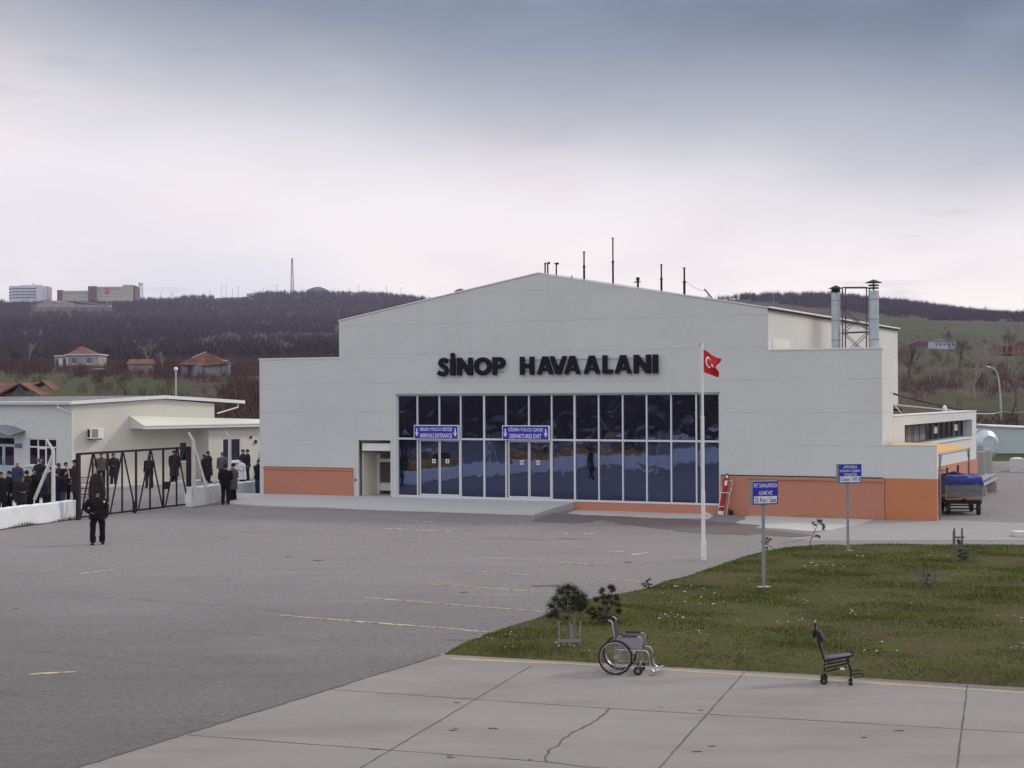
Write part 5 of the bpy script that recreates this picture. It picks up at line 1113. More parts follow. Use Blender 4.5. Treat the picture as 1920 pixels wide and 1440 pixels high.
# ------------------------------------------------------------------ things beyond the annex
s = empty('storage_tank', at(1838, 832, 100), 0, 'silver cylindrical tank lying behind the annex end', 'tank'); s.location.z = 0; k_ = FPX / 100
w = MB(); zc = (737 - 832) / k_ + 4.8; rr_ = 28 / k_; w.tube([(-1.2, 4, zc), (.1, -.3, zc), (.25, -.7, zc), (.33, -.9, zc)], [rr_, rr_, rr_ * .93, rr_ * .6], 28); w.build('shell', 'galv', s, True, ang=30)
w = MB(); w.torus((.12, -.36, zc), (.96, .28, 0), (0, 0, 1), rr_, .06, 30, 6); w.build('rim_band', 'steel', s)
w = MB(); w.box((0, 1, (zc - rr_) / 2), (1.6, .5, zc - rr_ + .2)); w.build('cradle', 'cement', s)
for i, (x0, x1, yt, yb, D) in enumerate(((1833, 1841, 850, 897, 88), (1843, 1852, 848, 899, 87), (1854, 1861, 845, 893, 90))):
    k = FPX / D; a = at(x0, yb, D); b = at(x1, yb, D); w = MB(); w.bb(0, (x1 - x0) / k, 0, 1.6, 0, (738 - yt) / k + 4.8); o = w.build('concrete_pillar', 'cement', None, bevel=.02); o.location = (a.x, a.y, 0)
    tag(o, ('concrete slab nearest the annex corner below the tank', 'middle upright concrete slab below the tank', 'rightmost upright concrete slab below the tank')[i], 'pillar', 'concrete slabs below the tank')
D = 118; k = FPX / D; a = at(1856, 858, D); s = empty('service_building', (a.x, a.y, 0), R(-6), 'pale blue green flat roofed service building at the right edge', 'building')
w = MB(); w.prism([[(0, -.5), (6, -.5), (6, 2.0), (0, 2.28)]], 0, 7); w.build('wall', mat('blue_green_paint', (.44, .51, .50), .85, .05, 4, var2=.05), s)
w = MB(); w.prism([[(-.15, 2.29), (6.2, 2.01), (6.2, 2.11), (-.15, 2.39)]], -.15, 7.2); w.build('roof_edge', 'trimwhite', s)
a = gnd(1893, 885); s = empty('manhole_box', a, R(-10), 'low cracked concrete tank box with a dark lid on the grass', 'concrete box')
w = MB(); w.prism([[(0, 0), (1.2, -.9), (4, -.9), (4, 2), (.6, 2)]], 0, .82, 'xy'); w.build('walls', 'cement_pale', s); w = MB(); w.prism([[(.9, -.4), (4, -.4), (4, 1.6), (.9, 1.6)]], .83, .9, 'xy'); w.build('lid', 'darkiron', s)
a = gnd(1912, 1008); w = MB(); w.box((.6, .4, .09), (1.4, .6, .18)); o = w.build('kerb_block', 'cement_pale', None, bevel=.02); o.location = a; tag(o, 'pale concrete kerb block at the right edge beside the path', 'kerb block')
w = MB(); o = empty('pipe_rack', tw(UR + .5, 15.5, 0), -YAW, 'stack of grey metal pipes lying along the annex wall', 'pipes')
for i in range(7):
    w = MB(); w.tube([(.1 + .16 * (i % 4), -3.4 + .3 * (i % 3), .35 + .17 * (i // 4)), (.1 + .16 * (i % 4), 4.2, .62 + .17 * (i // 4))], .06, 8); w.build('pipe', 'steel', o)
for n in (-3, 0, 3): w = MB(); w.bb(.0, .75, n, n + .12, 0, .30 + (n + 3.4) * .035); w.build('trestle', 'cement', o)
# lamps and cables
a = at(1876, 800, 150); k = FPX / 150; zt = lambda y: (hor(1876) - y) / k + 4.8
s = empty('street_lamp', (a.x, a.y, tz(a.x, a.y)), 0, 'tall grey street lamp with a curved arm at the right', 'street lamp'); z0 = -s.location.z
w = MB(); w.tube([(.1, 0, 0), (0, 0, z0 + zt(740)), (-3 / k, 0, z0 + zt(710)), (-7 / k, 0, z0 + zt(696)), (-14 / k, 0, z0 + zt(690)), (-18 / k, 0, z0 + zt(688.5))], [.12, .09, .075, .06, .05, .045], 8); w.build('pole', 'galv', s, True)
w = MB(); w.box((-21.5 / k, 0, z0 + zt(687.6)), (.42, .2, .14), Matrix.Rotation(R(12), 3, 'Y')); w.build('lamp_head', 'trimwhite', s, bevel=.03)
a = at(330, 740, 110); k = FPX / 110; s = empty('street_lamp', (a.x, a.y, 0), 0, 'slim lamp post with a round white globe behind the office roof', 'street lamp')
w = MB(); zz_ = 4.8 + (hor(330) - 696) / k; w.tube([(0, 0, 0), (0, 0, zz_)], [.09, .06], 8); w.build('pole', 'galv', s); w = MB(); w.ell((0, 0, zz_ + .15), (.15, .15, .15)); w.build('globe', 'white', s, True)
def cable(name, a, b, sag, rad, label, m='darkiron'):
    w = MB(); pts = [a.lerp(b, i / 20) - Vector((0, 0, sag * 4 * (i / 20) * (1 - i / 20))) for i in range(21)]; w.tube(pts, rad, 4); return tag(w.build(name, m), label, 'cable', 'cables at the right of the terminal')
sA = tw(UR - .1, 1.9, 0); 
cable('overhead_cable', plane(1669, 736.5, TO + U * (UR - .02), U), at(1878, 771, 150), .3, .045, 'thick black cable sagging from the terminal side to the lamp post')
cable('overhead_cable', plane(1669, 746, TO + U * (UR - .02), U), tw(-1.2, 9.5, 3.8), .1, .025, 'thin white cable dropping from the terminal side to the annex roof', 'trimwhite')
cable('overhead_cable', tw(UR - .3, 20.1, 3.85), at(1880, 771, 150), .15, .03, 'thin pale cable from the annex corner to the lamp post', 'galv')
cable('overhead_cable', at(1878, 771, 150), at(1925, 772, 140), .1, .03, 'pale cable running right from the lamp post', 'galv')

# ------------------------------------------------------------------ people
CM = {}
def cm(name, col):
    if name not in CM: CM[name] = mat('cloth_' + name, col, .9, .12, 6, spec=.15)
    return CM[name]
cm('skin', (.36, .20, .15)); cm('black', (.008, .007, .009)); cm('navy', (.015, .017, .032)); cm('char', (.020, .018, .021)); cm('brown', (.095, .065, .05)); cm('grey', (.085, .08, .10)); cm('white', (.62, .63, .66)); cm('jeans', (.035, .04, .085)); cm('pink', (.42, .20, .28)); cm('blue', (.03, .042, .09)); cm('red', (.28, .03, .03)); cm('hair', (.014, .011, .010)); cm('greyhair', (.33, .31, .30)); cm('brownhair', (.06, .035, .025)); cm('plum', (.030, .018, .022))
ARM = {'down': ((.25, .02, 1.13), (.27, -.05, .89), (.27, -.07, .80)), 'front': ((.26, .03, 1.14), (.09, -.22, 1.08), (.02, -.25, 1.06)), 'hip': ((.41, .05, 1.17), (.22, -.13, 1.03), (.15, -.15, 1.01)),
       'back': ((.27, .12, 1.13), (.09, .19, .99), (.02, .2, .97)), 'pocket': ((.29, .05, 1.13), (.21, -.10, .95), (.20, -.12, .89)), 'up': ((.28, -.14, 1.22), (.10, -.26, 1.46), (.07, -.22, 1.53)), 'reach': ((.27, -.18, 1.25), (.24, -.42, 1.28), (.23, -.50, 1.30)), 'hold': ((.27, -.02, 1.14), (.20, -.27, 1.10), (.16, -.34, 1.12))}
def skin_mesh(name, verts, edges, radii, roots, m, parent, sub=1):
    me = bpy.data.meshes.new(name); me.from_pydata(verts, edges, []); o = bpy.data.objects.new(name, me); COL.objects.link(o)
    mod = o.modifiers.new('s', 'SKIN'); mod.use_smooth_shade = True; sv = me.skin_vertices[0].data
    for i, r_ in enumerate(radii): sv[i].radius = r_ if isinstance(r_, tuple) else (r_, r_); sv[i].use_root = i in roots
    if sub: md = o.modifiers.new('u', 'SUBSURF'); md.levels = sub; md.render_levels = sub
    bpy.context.view_layer.update(); me2 = bpy.data.meshes.new_from_object(o.evaluated_get(bpy.context.evaluated_depsgraph_get()))
    o.modifiers.clear(); o.data = me2; bpy.data.meshes.remove(me); me2.name = name; me2.materials.clear(); me2.materials.append(m); o.parent = parent; return o
def person(label, px_, py_, rz=0, h=1.75, arms=('down', 'down'), coat='black', hem=.80, trou='black', hair='hair', hat=None, stride=.0, feet=.11, lean=0, bulk=1.0, collar=None, extra=None, head_rz=0, z=0, top=None, group='people waiting by the fence and gate'):
    if top is not None: z = .22; D_ = (CH - z - h * .985) * FPX / (top - hor(px_)); b = at(px_, 900, D_); b.z = z
    else: b = gnd(px_, py_, z)
    face = math.atan2(-b.x, -b.y) * -1     # heading 0 looks at the camera
    s = empty('person', b, R(rz) + math.atan2(b.x, b.y) * -1, label, 'person', group); s.scale = (h / 1.75,) * 3
    B_ = bulk * 1.12; lz = lambda p: (p[0], p[1] - lean * max(0, p[2] - .95) * 1.0, p[2] - abs(lean) * max(0, p[2] - .95) * .18)
    V = []; E_ = []; RD = []; roots = []
    def add(p, r_, par=None, l=True):
        V.append(lz(p) if l else p); RD.append(r_)
        if par is not None: E_.append((par, len(V) - 1))
        return len(V) - 1
    pel = add((0, .01, .95), (.12, .10)); roots.append(pel); wa = add((0, 0, 1.10), (.115, .09), pel); ch = add((0, 0, 1.32), (.135, .10), wa); nk = add((0, 0, 1.47), .055, ch); nk2 = add((0, -.01, 1.53), .052, nk)
    jw = add((0, -.02, 1.57), (.058, .066), nk2); md = add((0, -.012, 1.645), (.074, .092), jw); cr = add((0, 0, 1.70), (.064, .078), md); no = add((0, -.108, 1.63), .014, md)
    for k, sx_ in enumerate((-1, 1)):
        e, w_, hn = [Vector((sx_ * p[0], p[1], p[2])) for p in ARM[arms[k]]]
        sh = add((sx_ * .165, 0, 1.41), .055, ch); el = add(tuple(e), .040, sh); wr = add(tuple(w_), .026, el); d = (hn - w_); d = d.normalized() if d.length else Vector((0, 0, -1))
        pm = add(tuple(w_ + d * .055), (.034, .020), wr)
        sd_ = Vector((0, 1, 0)) if abs(d.y) < .7 else Vector((1, 0, 0)); palm = w_ + d * .05
        for q in range(4):
            a = palm + sd_ * (.022 * (q - 1.5)) * 1; ln = (.075, .088, .082, .062)[q]; f0 = add(tuple(a), .009); roots.append(f0); f1 = add(tuple(a + d * ln * .6), .0085, f0); add(tuple(a + d * ln + Vector((-sx_ * .018, -.006, 0))), .007, f1)
        t0 = add(tuple(w_ + d * .02 + sd_ * -.025), .010); roots.append(t0); add(tuple(w_ + d * .07 - sd_ * .055), .009, t0)
        st = stride * sx_
        hp = add((sx_ * .085, .01, .88), .085, pel); kn = add((sx_ * (feet * .9), -.02 + st * .5, .50), .052, hp); an = add((sx_ * feet, .03 + st, .10), .036, kn); add((sx_ * feet * 1.1, -.09 + st, .045), .034, an)
    skin_mesh('body', V, E_, RD, roots, cm('skin', None) if False else CM['skin'], s)
    # clothes
    w = MB(); ring = []
    for z_, rx, ry in ((hem, .195, .145), (max(hem + .1, .90), .188, .140), (1.02, .172, .128), (1.12, .168, .122), (1.30, .198, .132), (1.39, .205, .118), (1.44, .165, .10), (1.49, .085, .080), (1.525, .070, .072)):
        fl_ = 1 + max(0, (.9 - z_)) * .12; p = lz((0, .005, z_)); ring.append((p[0], p[1], p[2], rx * B_ * fl_, ry * B_ * fl_))
    w.loft(ring, 18, 2.3)
    for k, sx_ in enumerate((-1, 1)):
        e, w_, hn = [Vector(lz((sx_ * p[0], p[1], p[2]))) for p in ARM[arms[k]]]; sh = Vector(lz((sx_ * .165 * B_, .0, 1.405)))
        w.tube([sh + Vector((-sx_ * .05, 0, .01)), sh + Vector((sx_ * .012, 0, -.01)), sh.lerp(e, .5) + Vector((sx_ * .012, 0, 0)), e, e.lerp(w_, .5), w_ + (hn - w_) * .15], [.062 * B_, .078 * B_, .070 * B_, .062 * B_, .054 * B_, .045 * B_], 10)
    w.build('coat', CM[coat], s, True, ang=70)
    w = MB()
    for sx_ in (-1, 1):
        st = stride * sx_; w.tube([(sx_ * .075, .01, 1.0), (sx_ * .092, .005, .86), (sx_ * feet * .92, -.01 + st * .3, .66), (sx_ * feet * .92, -.02 + st * .55, .48), (sx_ * feet, .01 + st * .8, .26), (sx_ * feet, .025 + st, .09)], [q * (.82 + .18 * B_ / 1.12) for q in (.105, .112, .098, .086, .082, .076)], 12)
    w.build('trousers', CM[trou], s, True, ang=70)
    for sx_ in (-1, 1):
        st = stride * sx_; w = MB(); w.ell((sx_ * feet * 1.05, -.045 + st, .05), (.048, .135, .055), 10, 6); w.bb(sx_ * feet * 1.05 - .045, sx_ * feet * 1.05 + .045, -.16 + st, .07 + st, .0, .022); w.build('shoe', CM['black'], s, True)
    hc = Vector(lz((0, .0, 1.645)))
    if hair: w = MB(); rt_ = Matrix.Rotation(R(-24), 3, 'X'); w.ell(hc + Vector((0, .018, .012)), (.088 if hair != 'brownhair' else .105, .104, .108), 14, 8, -.12 if hair != 'brownhair' else -.75, rt_); w.build('hair', CM[hair], s, True)
    if hat:
        w = MB(); w.ell(hc + Vector((0, .008, .035)), (.096, .112, .085), 14, 7, -.05); w.ell(hc + Vector((0, -.10, .035)), (.075, .075, .012), 12, 5); w.build('cap', CM[hat], s, True)
    w = MB(); 
    for sx_ in (-1, 1): w.ell(hc + Vector((sx_ * .030, -.094, -.002)), (.011, .008, .006), 6, 4)
    w.build('eyes', CM['black'], s)
    w = MB(); w.ell(hc + Vector((0, -.090, -.055)), (.024, .010, .007), 8, 4); w.build('mouth', mat('lip', (.25, .09, .08), .6, 0) if 'lip' not in bpy.data.materials else bpy.data.materials['lip'], s)
    if collar:
        p = Vector(lz((0, -.02, 1.50))); w = MB(); w.add([p + Vector((-.05, -.065, .02)), p + Vector((.05, -.065, .02)), p + Vector((.012, -.135, -.20)), p + Vector((-.012, -.135, -.20))], [(0, 1, 2, 3)]); w.torus(p + Vector((0, .02, .02)), (1, 0, 0), (0, 1, 0), .072, .014, 16, 5); w.build('shirt_front', CM[collar], s)
    if extra: extra(s, lz)
    return s
# policeman
def guardgear(s, lz):
    w = MB(); w.loft([(0, .005, 1.03, .258, .195), (0, .005, 1.075, .258, .195)], 18, 2.3); w.build('belt', CM['char'], s, True)
    w = MB(); pts = [(-.12, -.12, 1.44), (-.06, -.20, 1.32), (.03, -.205, 1.2), (.13, -.19, 1.07)]; w.tube(pts, .012, 5); w.build('shoulder_strap', CM['char'], s)
    w = MB(); w.ell((.33, -.09, 1.32), (.012, .035, .045), 10, 6); w.ell((.20, -.19, 1.38), (.03, .01, .04), 10, 6); w.build('arm_badge', CM['white'], s, True)
    w = MB(); w.box((.10, -.197, 1.30), (.08, .008, .012)); w.box((-.10, -.197, 1.30), (.08, .008, .012)); w.build('chest_tape', CM['grey'], s)
    w = MB(); w.box((-.12, -.215, .92), (.12, .05, .16)); w.build('belt_pouch', CM['black'], s, bevel=.01)
    w = MB()
    for sx_ in (-1, 1): w.tube([(sx_ * .118, .03 + sx_ * .06, .07), (sx_ * .116, .02 + sx_ * .05, .27)], [.062, .070], 12)
    w.build('boots', CM['black'], s, True)
person('policeman in black uniform and cap walking forward with one hand on his hip', 183, 1021, 3, 1.78, ('hip', 'down'), 'black', .82, 'black', 'hair', 'black', .09, .16, .03, 1.25, None, guardgear)
def paper(s, lz): w = MB(); w.box((-.24, -.20, .93), (.10, .02, .07)); w.build('paper', CM['white'], s)
def bag(s, lz): w = MB(); w.box((.30, .02, .75), (.10, .26, .32)); w.build('handbag', CM['black'], s, bevel=.02)
def must(s, lz): p = Vector(lz((0, -.098, 1.608))); w = MB(); w.ell(p, (.035, .014, .012), 8, 4); w.build('moustache', CM['hair'], s)
def hatband(s, lz): p = Vector(lz((0, .008, 1.685))); w = MB(); w.torus(p, (1, 0, 0), (0, 1, 0), .098, .014, 20, 6); w.build('hat_band', CM['white'], s, True)
def whitebadge(s, lz): w = MB(); w.ell((-.10, -.125, 1.33), (.025, .01, .035), 8, 5); w.build('chest_badge', CM['white'], s, True)
def backtape(s, lz): w = MB(); w.box((0, .131, 1.28), (.24, .006, .014)); w.box((-.02, .145, .90), (.13, .008, .025)); w.build('back_tape', CM['grey'], s)
def fur(s, lz): w = MB(); w.torus(lz((0, .03, 1.48)), (1, 0, 0), (0, 1, .4), .10, .035, 18, 7); w.build('dark_collar', CM['black'], s, True)
def scarf(s, lz): w = MB(); w.torus(lz((0, .0, 1.50)), (1, 0, 0), (0, 1, 0), .08, .028, 16, 7); w.tube([lz((.03, -.11, 1.46)), lz((.06, -.16, 1.20)), lz((.07, -.15, 1.05))], [.03, .035, .03], 6); w.build('white_scarf', CM['white'], s, True)
P_ = person
P_('man in a dark coat looking left at the far left end of the crowd', 17, 961, -60, 1.74, ('down', 'down'), 'black', .62, 'black', 'hair', None, 0, .11, .03, 1.1, top=884)
P_('grey haired man in a blue jacket with his back to the white doors', 33, 936, -35, 1.74, ('down', 'down'), 'blue', .82, 'navy', 'greyhair', None, 0, .11, .02, 1.0, top=866)
P_('stooping person with reddish brown hair low in the left crowd', 39, 968, 20, 1.60, ('front', 'front'), 'char', .62, 'black', 'brownhair', None, 0, .11, .25, 1.15, top=893)
P_('man with a moustache in a wide black coat facing the camera behind the wall', 64, 957, 0, 1.76, ('down', 'down'), 'black', .60, 'black', 'hair', None, 0, .12, .04, 1.2, None, must, top=880)
P_('policeman with a white banded cap standing below the barred window', 75, 928, 150, 1.80, ('down', 'front'), 'navy', .80, 'navy', 'hair', 'black', 0, .12, 0, 1.08, None, hatband, top=861)
P_('broad person in a dark coat with a pale collar behind the braced post', 97, 950, 165, 1.74, ('front', 'front'), 'plum', .70, 'black', 'hair', None, 0, .12, .06, 1.2, 'white', top=875)
P_('woman with bushy brown hair between the braced post and the gate', 110, 939, 60, 1.66, ('front', 'front'), 'plum', .66, 'navy', 'brownhair', None, 0, .10, .03, 1.0, top=869)
P_('man in an open black jacket with a long white scarf beside the gate', 124, 940, 30, 1.74, ('front', 'hold'), 'black', .80, 'black', 'hair', None, 0, .11, .0, 1.05, None, scarf, top=868)
P_('person in a dark jacket with a pale bag among the left crowd', 107, 955, -150, 1.60, ('hold', 'down'), 'navy', .78, 'jeans', 'hair', None, 0, .10, .18, 1.0, 'white', top=882)
P_('tall man in a long dark overcoat and peaked cap at the gate post', 141, 934, -100, 1.86, ('pocket', 'pocket'), 'plum', .42, 'black', 'hair', 'black', 0, .11, .02, 1.12, top=863)
P_('man in a brown open jacket holding a paper, seen through the gate', 190, 912, 12, 1.80, ('pocket', 'down'), 'brown', .84, 'char', 'hair', None, 0, .13, 0, 1.08, 'black', lambda s, lz: paper(s, lz))
P_('person with thick curly hair and a knee length dark coat behind the gate', 213, 911, 10, 1.78, ('front', 'down'), 'char', .52, 'navy', 'brownhair', None, 0, .10, 0, 1.05)
P_('man in a short black jacket with a folded arm behind the middle of the gate', 280, 915, -25, 1.74, ('down', 'hold'), 'black', .76, 'char', 'hair', None, .05, .13, 0, 1.05, 'white')
P_('man in a long dark coat seen from behind near the small window', 327, 907, 150, 1.86, ('down', 'down'), 'char', .40, 'black', 'hair', None, 0, .10, 0, 1.12)
P_('heavy person in a big dark coat carrying a bag right of the gate', 391, 905, 110, 1.76, ('down', 'down'), 'char', .40, 'black', 'hair', None, 0, .12, .0, 1.35, None, bag)
P_('man in a grey jacket over a pink shirt in front of the double window', 417, 907, -10, 1.74, ('down', 'down'), 'grey', .82, 'char', 'brownhair', None, 0, .11, 0, 1.05, 'pink')
P_('policeman in black seen from behind before the short white wall', 423, 946, 170, 1.80, ('front', 'front'), 'black', .84, 'black', 'hair', None, .02, .11, .02, 1.12, None, backtape)
P_('man in a thigh length grey coat talking beside the black clad policeman', 437, 943, -130, 1.80, ('front', 'pocket'), 'grey', .60, 'black', 'hair', None, 0, .11, 0, 1.0)
P_('person in a long white coat with a dark collar leaning over the short wall', 455, 917, -60, 1.62, ('hold', 'front'), 'white', .55, 'black', 'hair', None, 0, .11, .15, 1.1, None, fur)
P_('man in a dark red cap at the back right of the group by the terminal', 456, 900, 60, 1.76, ('front', 'front'), 'char', .78, 'navy', 'hair', 'plum', 0, .11, 0, 1.05)
P_('man raising his arm beside the last fence post near the terminal', 464, 901, -70, 1.78, ('reach', 'down'), 'navy', .78, 'navy', 'hair', 'black', 0, .11, 0, 1.05, 'white')
P_('man in a black jacket and blue jeans standing alone by the wall end', 485, 931, -40, 1.78, ('back', 'back'), 'black', .84, 'jeans', 'hair', None, 0, .10, .02, 1.05, None, whitebadge)
P_('person in a black coat cut by the left edge of the picture', 2, 960, 20, 1.72, ('down', 'pocket'), 'black', .60, 'black', 'hair', None, 0, .11, .03, 1.1, top=886)
P_('dark coated person half hidden between the grey haired man and the moustached man', 49, 960, 120, 1.70, ('front', 'down'), 'char', .62, 'black', 'hair', None, 0, .11, .06, 1.15, top=883)
P_('person in a dark jacket squeezed behind the slanting brace of the fence post', 85, 960, -90, 1.68, ('front', 'front'), 'navy', .76, 'black', 'brownhair', None, 0, .11, .05, 1.1, 'white', top=884)
P_('stooping person in a black jacket low between the white scarf man and the brace post', 117, 960, 80, 1.62, ('hold', 'down'), 'black', .76, 'jeans', 'hair', None, 0, .11, .2, 1.05, top=881)
P_('shorter person in a dark coat with a bag standing right behind the heavy coated person', 382, 905, 60, 1.60, ('hold', 'down'), 'plum', .60, 'black', 'brownhair', None, 0, .11, .08, 1.05)
# luggage trolley with a black bag, behind the gate
b = gnd(165, 932); s = empty('baggage_trolley', b, R(15), 'grey wire baggage trolley with shelves behind the left end of the gate', 'trolley')
w = MB()
for x in (-.4, .4):
    for y in (-.25, .25): w.tube([(x, y, 0), (x, y, 1.0)], .022, 5)
for z in (.12, .40, .68, .95): w.bb(-.42, .42, -.27, .27, z, z + .025)
w.build('rack', 'rustiron', s)
w = MB(); w.bb(-.38, -.05, -.24, .2, .71, .88); w.build('parcel', 'cement_pale', s)
b = gnd(182, 938); s = empty('luggage_bag', b, R(-10), 'big black travel bag standing on end behind the policeman', 'bag'); w = MB(); w.loft([(0, 0, 0, .38, .22), (0, 0, .3, .42, .25), (0, 0, .8, .38, .24), (-.03, 0, 1.15, .26, .18), (-.03, 0, 1.25, .08, .08)], 14); w.build('sack', CM['plum'], s, True)
w = MB(); w.tube([(-.13, 0, 1.2), (-.05, 0, 1.34), (.08, 0, 1.2)], .02, 6); w.build('strap', CM['black'], s)

# ------------------------------------------------------------------ taxis parked outside the wall (seen mirrored in the glass)
def taxi(loc, rz, label):
    s = empty('parked_taxi', loc, rz, label, 'car', 'yellow taxis outside the wall'); prof = [(-2.1, .35), (-2.15, .75), (-1.9, .92), (-1.45, .98), (-.85, 1.40), (.55, 1.42), (1.15, .98), (1.95, .86), (2.1, .6), (2.08, .32)]
    w = MB(); w.prism([prof], -.82, .82); w.build('body', M['taxi'], s, bevel=.06)
    w = MB(); w.prism([[(-1.32, 1.0), (-.82, 1.34), (-.15, 1.35), (-.15, 1.0)], ], -.835, -.825); w.prism([[(-.07, 1.0), (-.07, 1.35), (.5, 1.36), (1.0, 1.0)]], -.835, -.825); w.prism([[(-1.32, 1.0), (-.82, 1.34), (.5, 1.36), (1.0, 1.0)]], .825, .835); w.build('side_window', 'darkglass', s)
    w = MB(); w.box((.86, 0, 1.2), (.02, 1.4, .52), Matrix.Rotation(R(-53), 3, 'Y')); w.box((-1.16, 0, 1.2), (.02, 1.4, .5), Matrix.Rotation(R(55), 3, 'Y')); w.build('windscreen', 'darkglass', s)
    for x in (-1.3, 1.3):
        for y in (-.78, .78): w = MB(); w.tube([(x, y - .1, .32), (x, y + .1, .32)], .32, 18); wh = w.build('wheel', 'rubber', s, True); w = MB(); w.tube([(x, y - .11, .32), (x, y + .11, .32)], .17, 12); w.build('rim', 'steel', wh)
    w = MB(); w.box((-.1, 0, 1.49), (.25, .5, .13)); w.build('roof_sign', 'trimwhite', s)
M['taxi'] = mat('taxi_yellow', (.36, .20, .03), .35, .03, 3)
wn = Vector((wdir.y, -wdir.x, 0)); 
if wn.x > 0: wn = -wn
for k, (t_, dd) in enumerate(((4.5, 4.0), (9.6, 4.6), (20.5, 4.2), (25.8, 4.5), (31, 4.2))):
    taxi(Vector((wA.x, wA.y, 0)) + wdir * t_ + wn * dd, math.atan2(wdir.y, wdir.x) + R(6 * (-1) ** k), ('first', 'second', 'third', 'fourth', 'fifth')[k] + ' yellow taxi from the gate, parked outside the whitewashed wall')

# ------------------------------------------------------------------ woodland and scrub
M['wood_far'] = mat('far_woodland', (.046, .031, .041), .95, .2, .02, var2=.2, scale2=.12, col2=(.068, .045, .036), lo=.5, hi=.62, mscale=.006, spec=.08)
M['wood_near'] = mat('near_scrub', (.085, .050, .043), .95, .2, .06, var2=.2, scale2=.5, col2=(.12, .09, .06), lo=.56, hi=.7, mscale=.05, spec=.08)
M['wood_pale'] = mat('pale_brush', (.20, .155, .125), .95, .2, .5)
def tufts(name, x, y, hmin, hmax, wid, nb, thick, m, seed=1, flat=.9):
    r = np.random.RandomState(seed); n = len(x); z = terrain(x, y) - .2
    h = r.uniform(hmin, hmax, n); P = np.stack([x, y, z], -1)
    Pn = np.repeat(P, nb, 0); hn = np.repeat(h, nb) * r.uniform(.55, 1.05, n * nb); a = r.uniform(0, 2 * np.pi, n * nb); q = r.uniform(0, 1, n * nb) ** .6 * wid * hn
    sx_, sy_ = r.uniform(-.5, .5, n * nb) * wid * hn, r.uniform(-.5, .5, n * nb) * wid * hn
    top_ = Pn + np.stack([np.cos(a) * q, np.sin(a) * q, hn * (1 - .35 * (q / (wid * hn + 1e-6)) ** 2)], -1)
    base = Pn + np.stack([sx_, sy_, r.uniform(0, .45, n * nb) * hn], -1)
    th = thick * r.uniform(.5, 1.4, n * nb) * hn; b = r.uniform(0, 2 * np.pi, n * nb); o_ = np.stack([np.cos(b) * th, np.sin(b) * th * .5, np.zeros(n * nb)], -1)
    V = np.stack([base - o_, base + o_, top_], 1).reshape(-1, 3); return tag(npmesh(name, V, np.arange(len(V)).reshape(-1, 3), m), kind='stuff')
def scatter(n, px0, px1, D0, D1, cond, seed, power=1.0):
    r = np.random.RandomState(seed); px = r.uniform(px0, px1, n); D = D0 + (D1 - D0) * r.uniform(0, 1, n) ** power; x = (px - 960) / FPX * D; k = ((field(x, D) < .35) | (r.uniform(0, 1, n) < .06)) & cond(px, D, x); return x[k], D[k]
yes = lambda px, D, x: np.ones(px.shape, bool)
def rowof(x, D): return hor(960 + FPX * x / D) - (terrain(x, D) - 4.8) / D * FPX
x, y = scatter(15000, -260, 1000, 380, 1530, lambda px, D, x: ~((px > 5) & (px < 95) & (D > 1400)) & ~((px > 58) & (px < 212) & (D > 1130) & (D < 1345)) & ~((px > 95) & (px < 262) & (D > 1400)) & ~((px > 402) & (px < 470) & (D > 1400)), 11, .8)
o = tufts('left_woodland', x, y, 3.5, 6.5, .55, 13, .045, 'wood_far', 1); tag(o, 'dense bare purple brown woodland covering the left hillside', 'woodland'); o.name = 'woodland'
x, y = scatter(6000, 1250, 2300, 700, 1020, lambda px, D, x: (rowof(x, D) < 592 + .11 * (px - 1660)) , 12, .8)
o = tufts('woodland', x, y, 3.5, 6.0, .55, 15, .05, 'wood_far', 2); tag(o, 'dark bare woodland belt along the ridge at the right', 'woodland')
x, y = scatter(3600, 1000, 1330, 260, 1150, yes, 21, .9)
o = tufts('woodland', x, y, 3.5, 6.2, .55, 13, .045, 'wood_far', 22); tag(o, 'bare woodland on the hillside hidden behind the terminal hall', 'woodland')
r_ = np.random.RandomState(4); px = np.concatenate([r_.uniform(1290, 2300, 420), r_.uniform(640, 900, 120), r_.uniform(340, 400, 22), r_.uniform(480, 660, 30), r_.uniform(-200, 10, 20), r_.uniform(265, 340, 8)])
D = np.where(px > 1000, r_.uniform(985, 1005, len(px)), r_.uniform(1490, 1505, len(px))); x = (px - 960) / FPX * D
o = tufts('woodland', x, D, 3.2, 6.2, .45, 34, .018, 'wood_far', 3); tag(o, 'thin line of bare treetops standing along the skyline', 'woodland')
x, y = scatter(5200, -300, 620, 128, 400, lambda px, D, x: ~((px > 90) & (px < 200) & (D > 240) & (D < 352)) & ~((px > 325) & (px < 440) & (D > 180) & (D < 262)) & ~((px < 90) & (D < 165)) & ~((px > 225) & (px < 295) & (D > 235) & (D < 325)) & (~((px < 260) & (D < 175))), 13, 1.1)
o = tufts('scrub', x, y, 1.3, 3.0, .7, 34, .020, 'wood_near', 4); tag(o, 'tangled reddish brown scrub around the old houses at the left', 'scrub')
x, y = scatter(520, 60, 470, 205, 335, yes, 31)
o = tufts('scrub', x, y, .8, 1.9, .9, 30, .018, 'wood_near', 32); tag(o, 'low brown bushes in front of the old houses and silos', 'scrub')
x, y = scatter(2600, 1640, 2400, 135, 620, lambda px, D, x: (rowof(x, D) < 812) & ~((px > 1735) & (px < 1800) & (D > 400) & (D < 500)) & ~((px > 1860) & (D > 310) & (D < 400)), 14, 1.2)
o = tufts('scrub', x, y, .9, 2.8, .8, 30, .016, 'wood_near', 5); tag(o, 'brown scrub and thin saplings on the slope at the right', 'scrub')
x, y = scatter(420, 1660, 1930, 165, 195, yes, 15); x2, y2 = scatter(60, 60, 110, 150, 158, yes, 16)
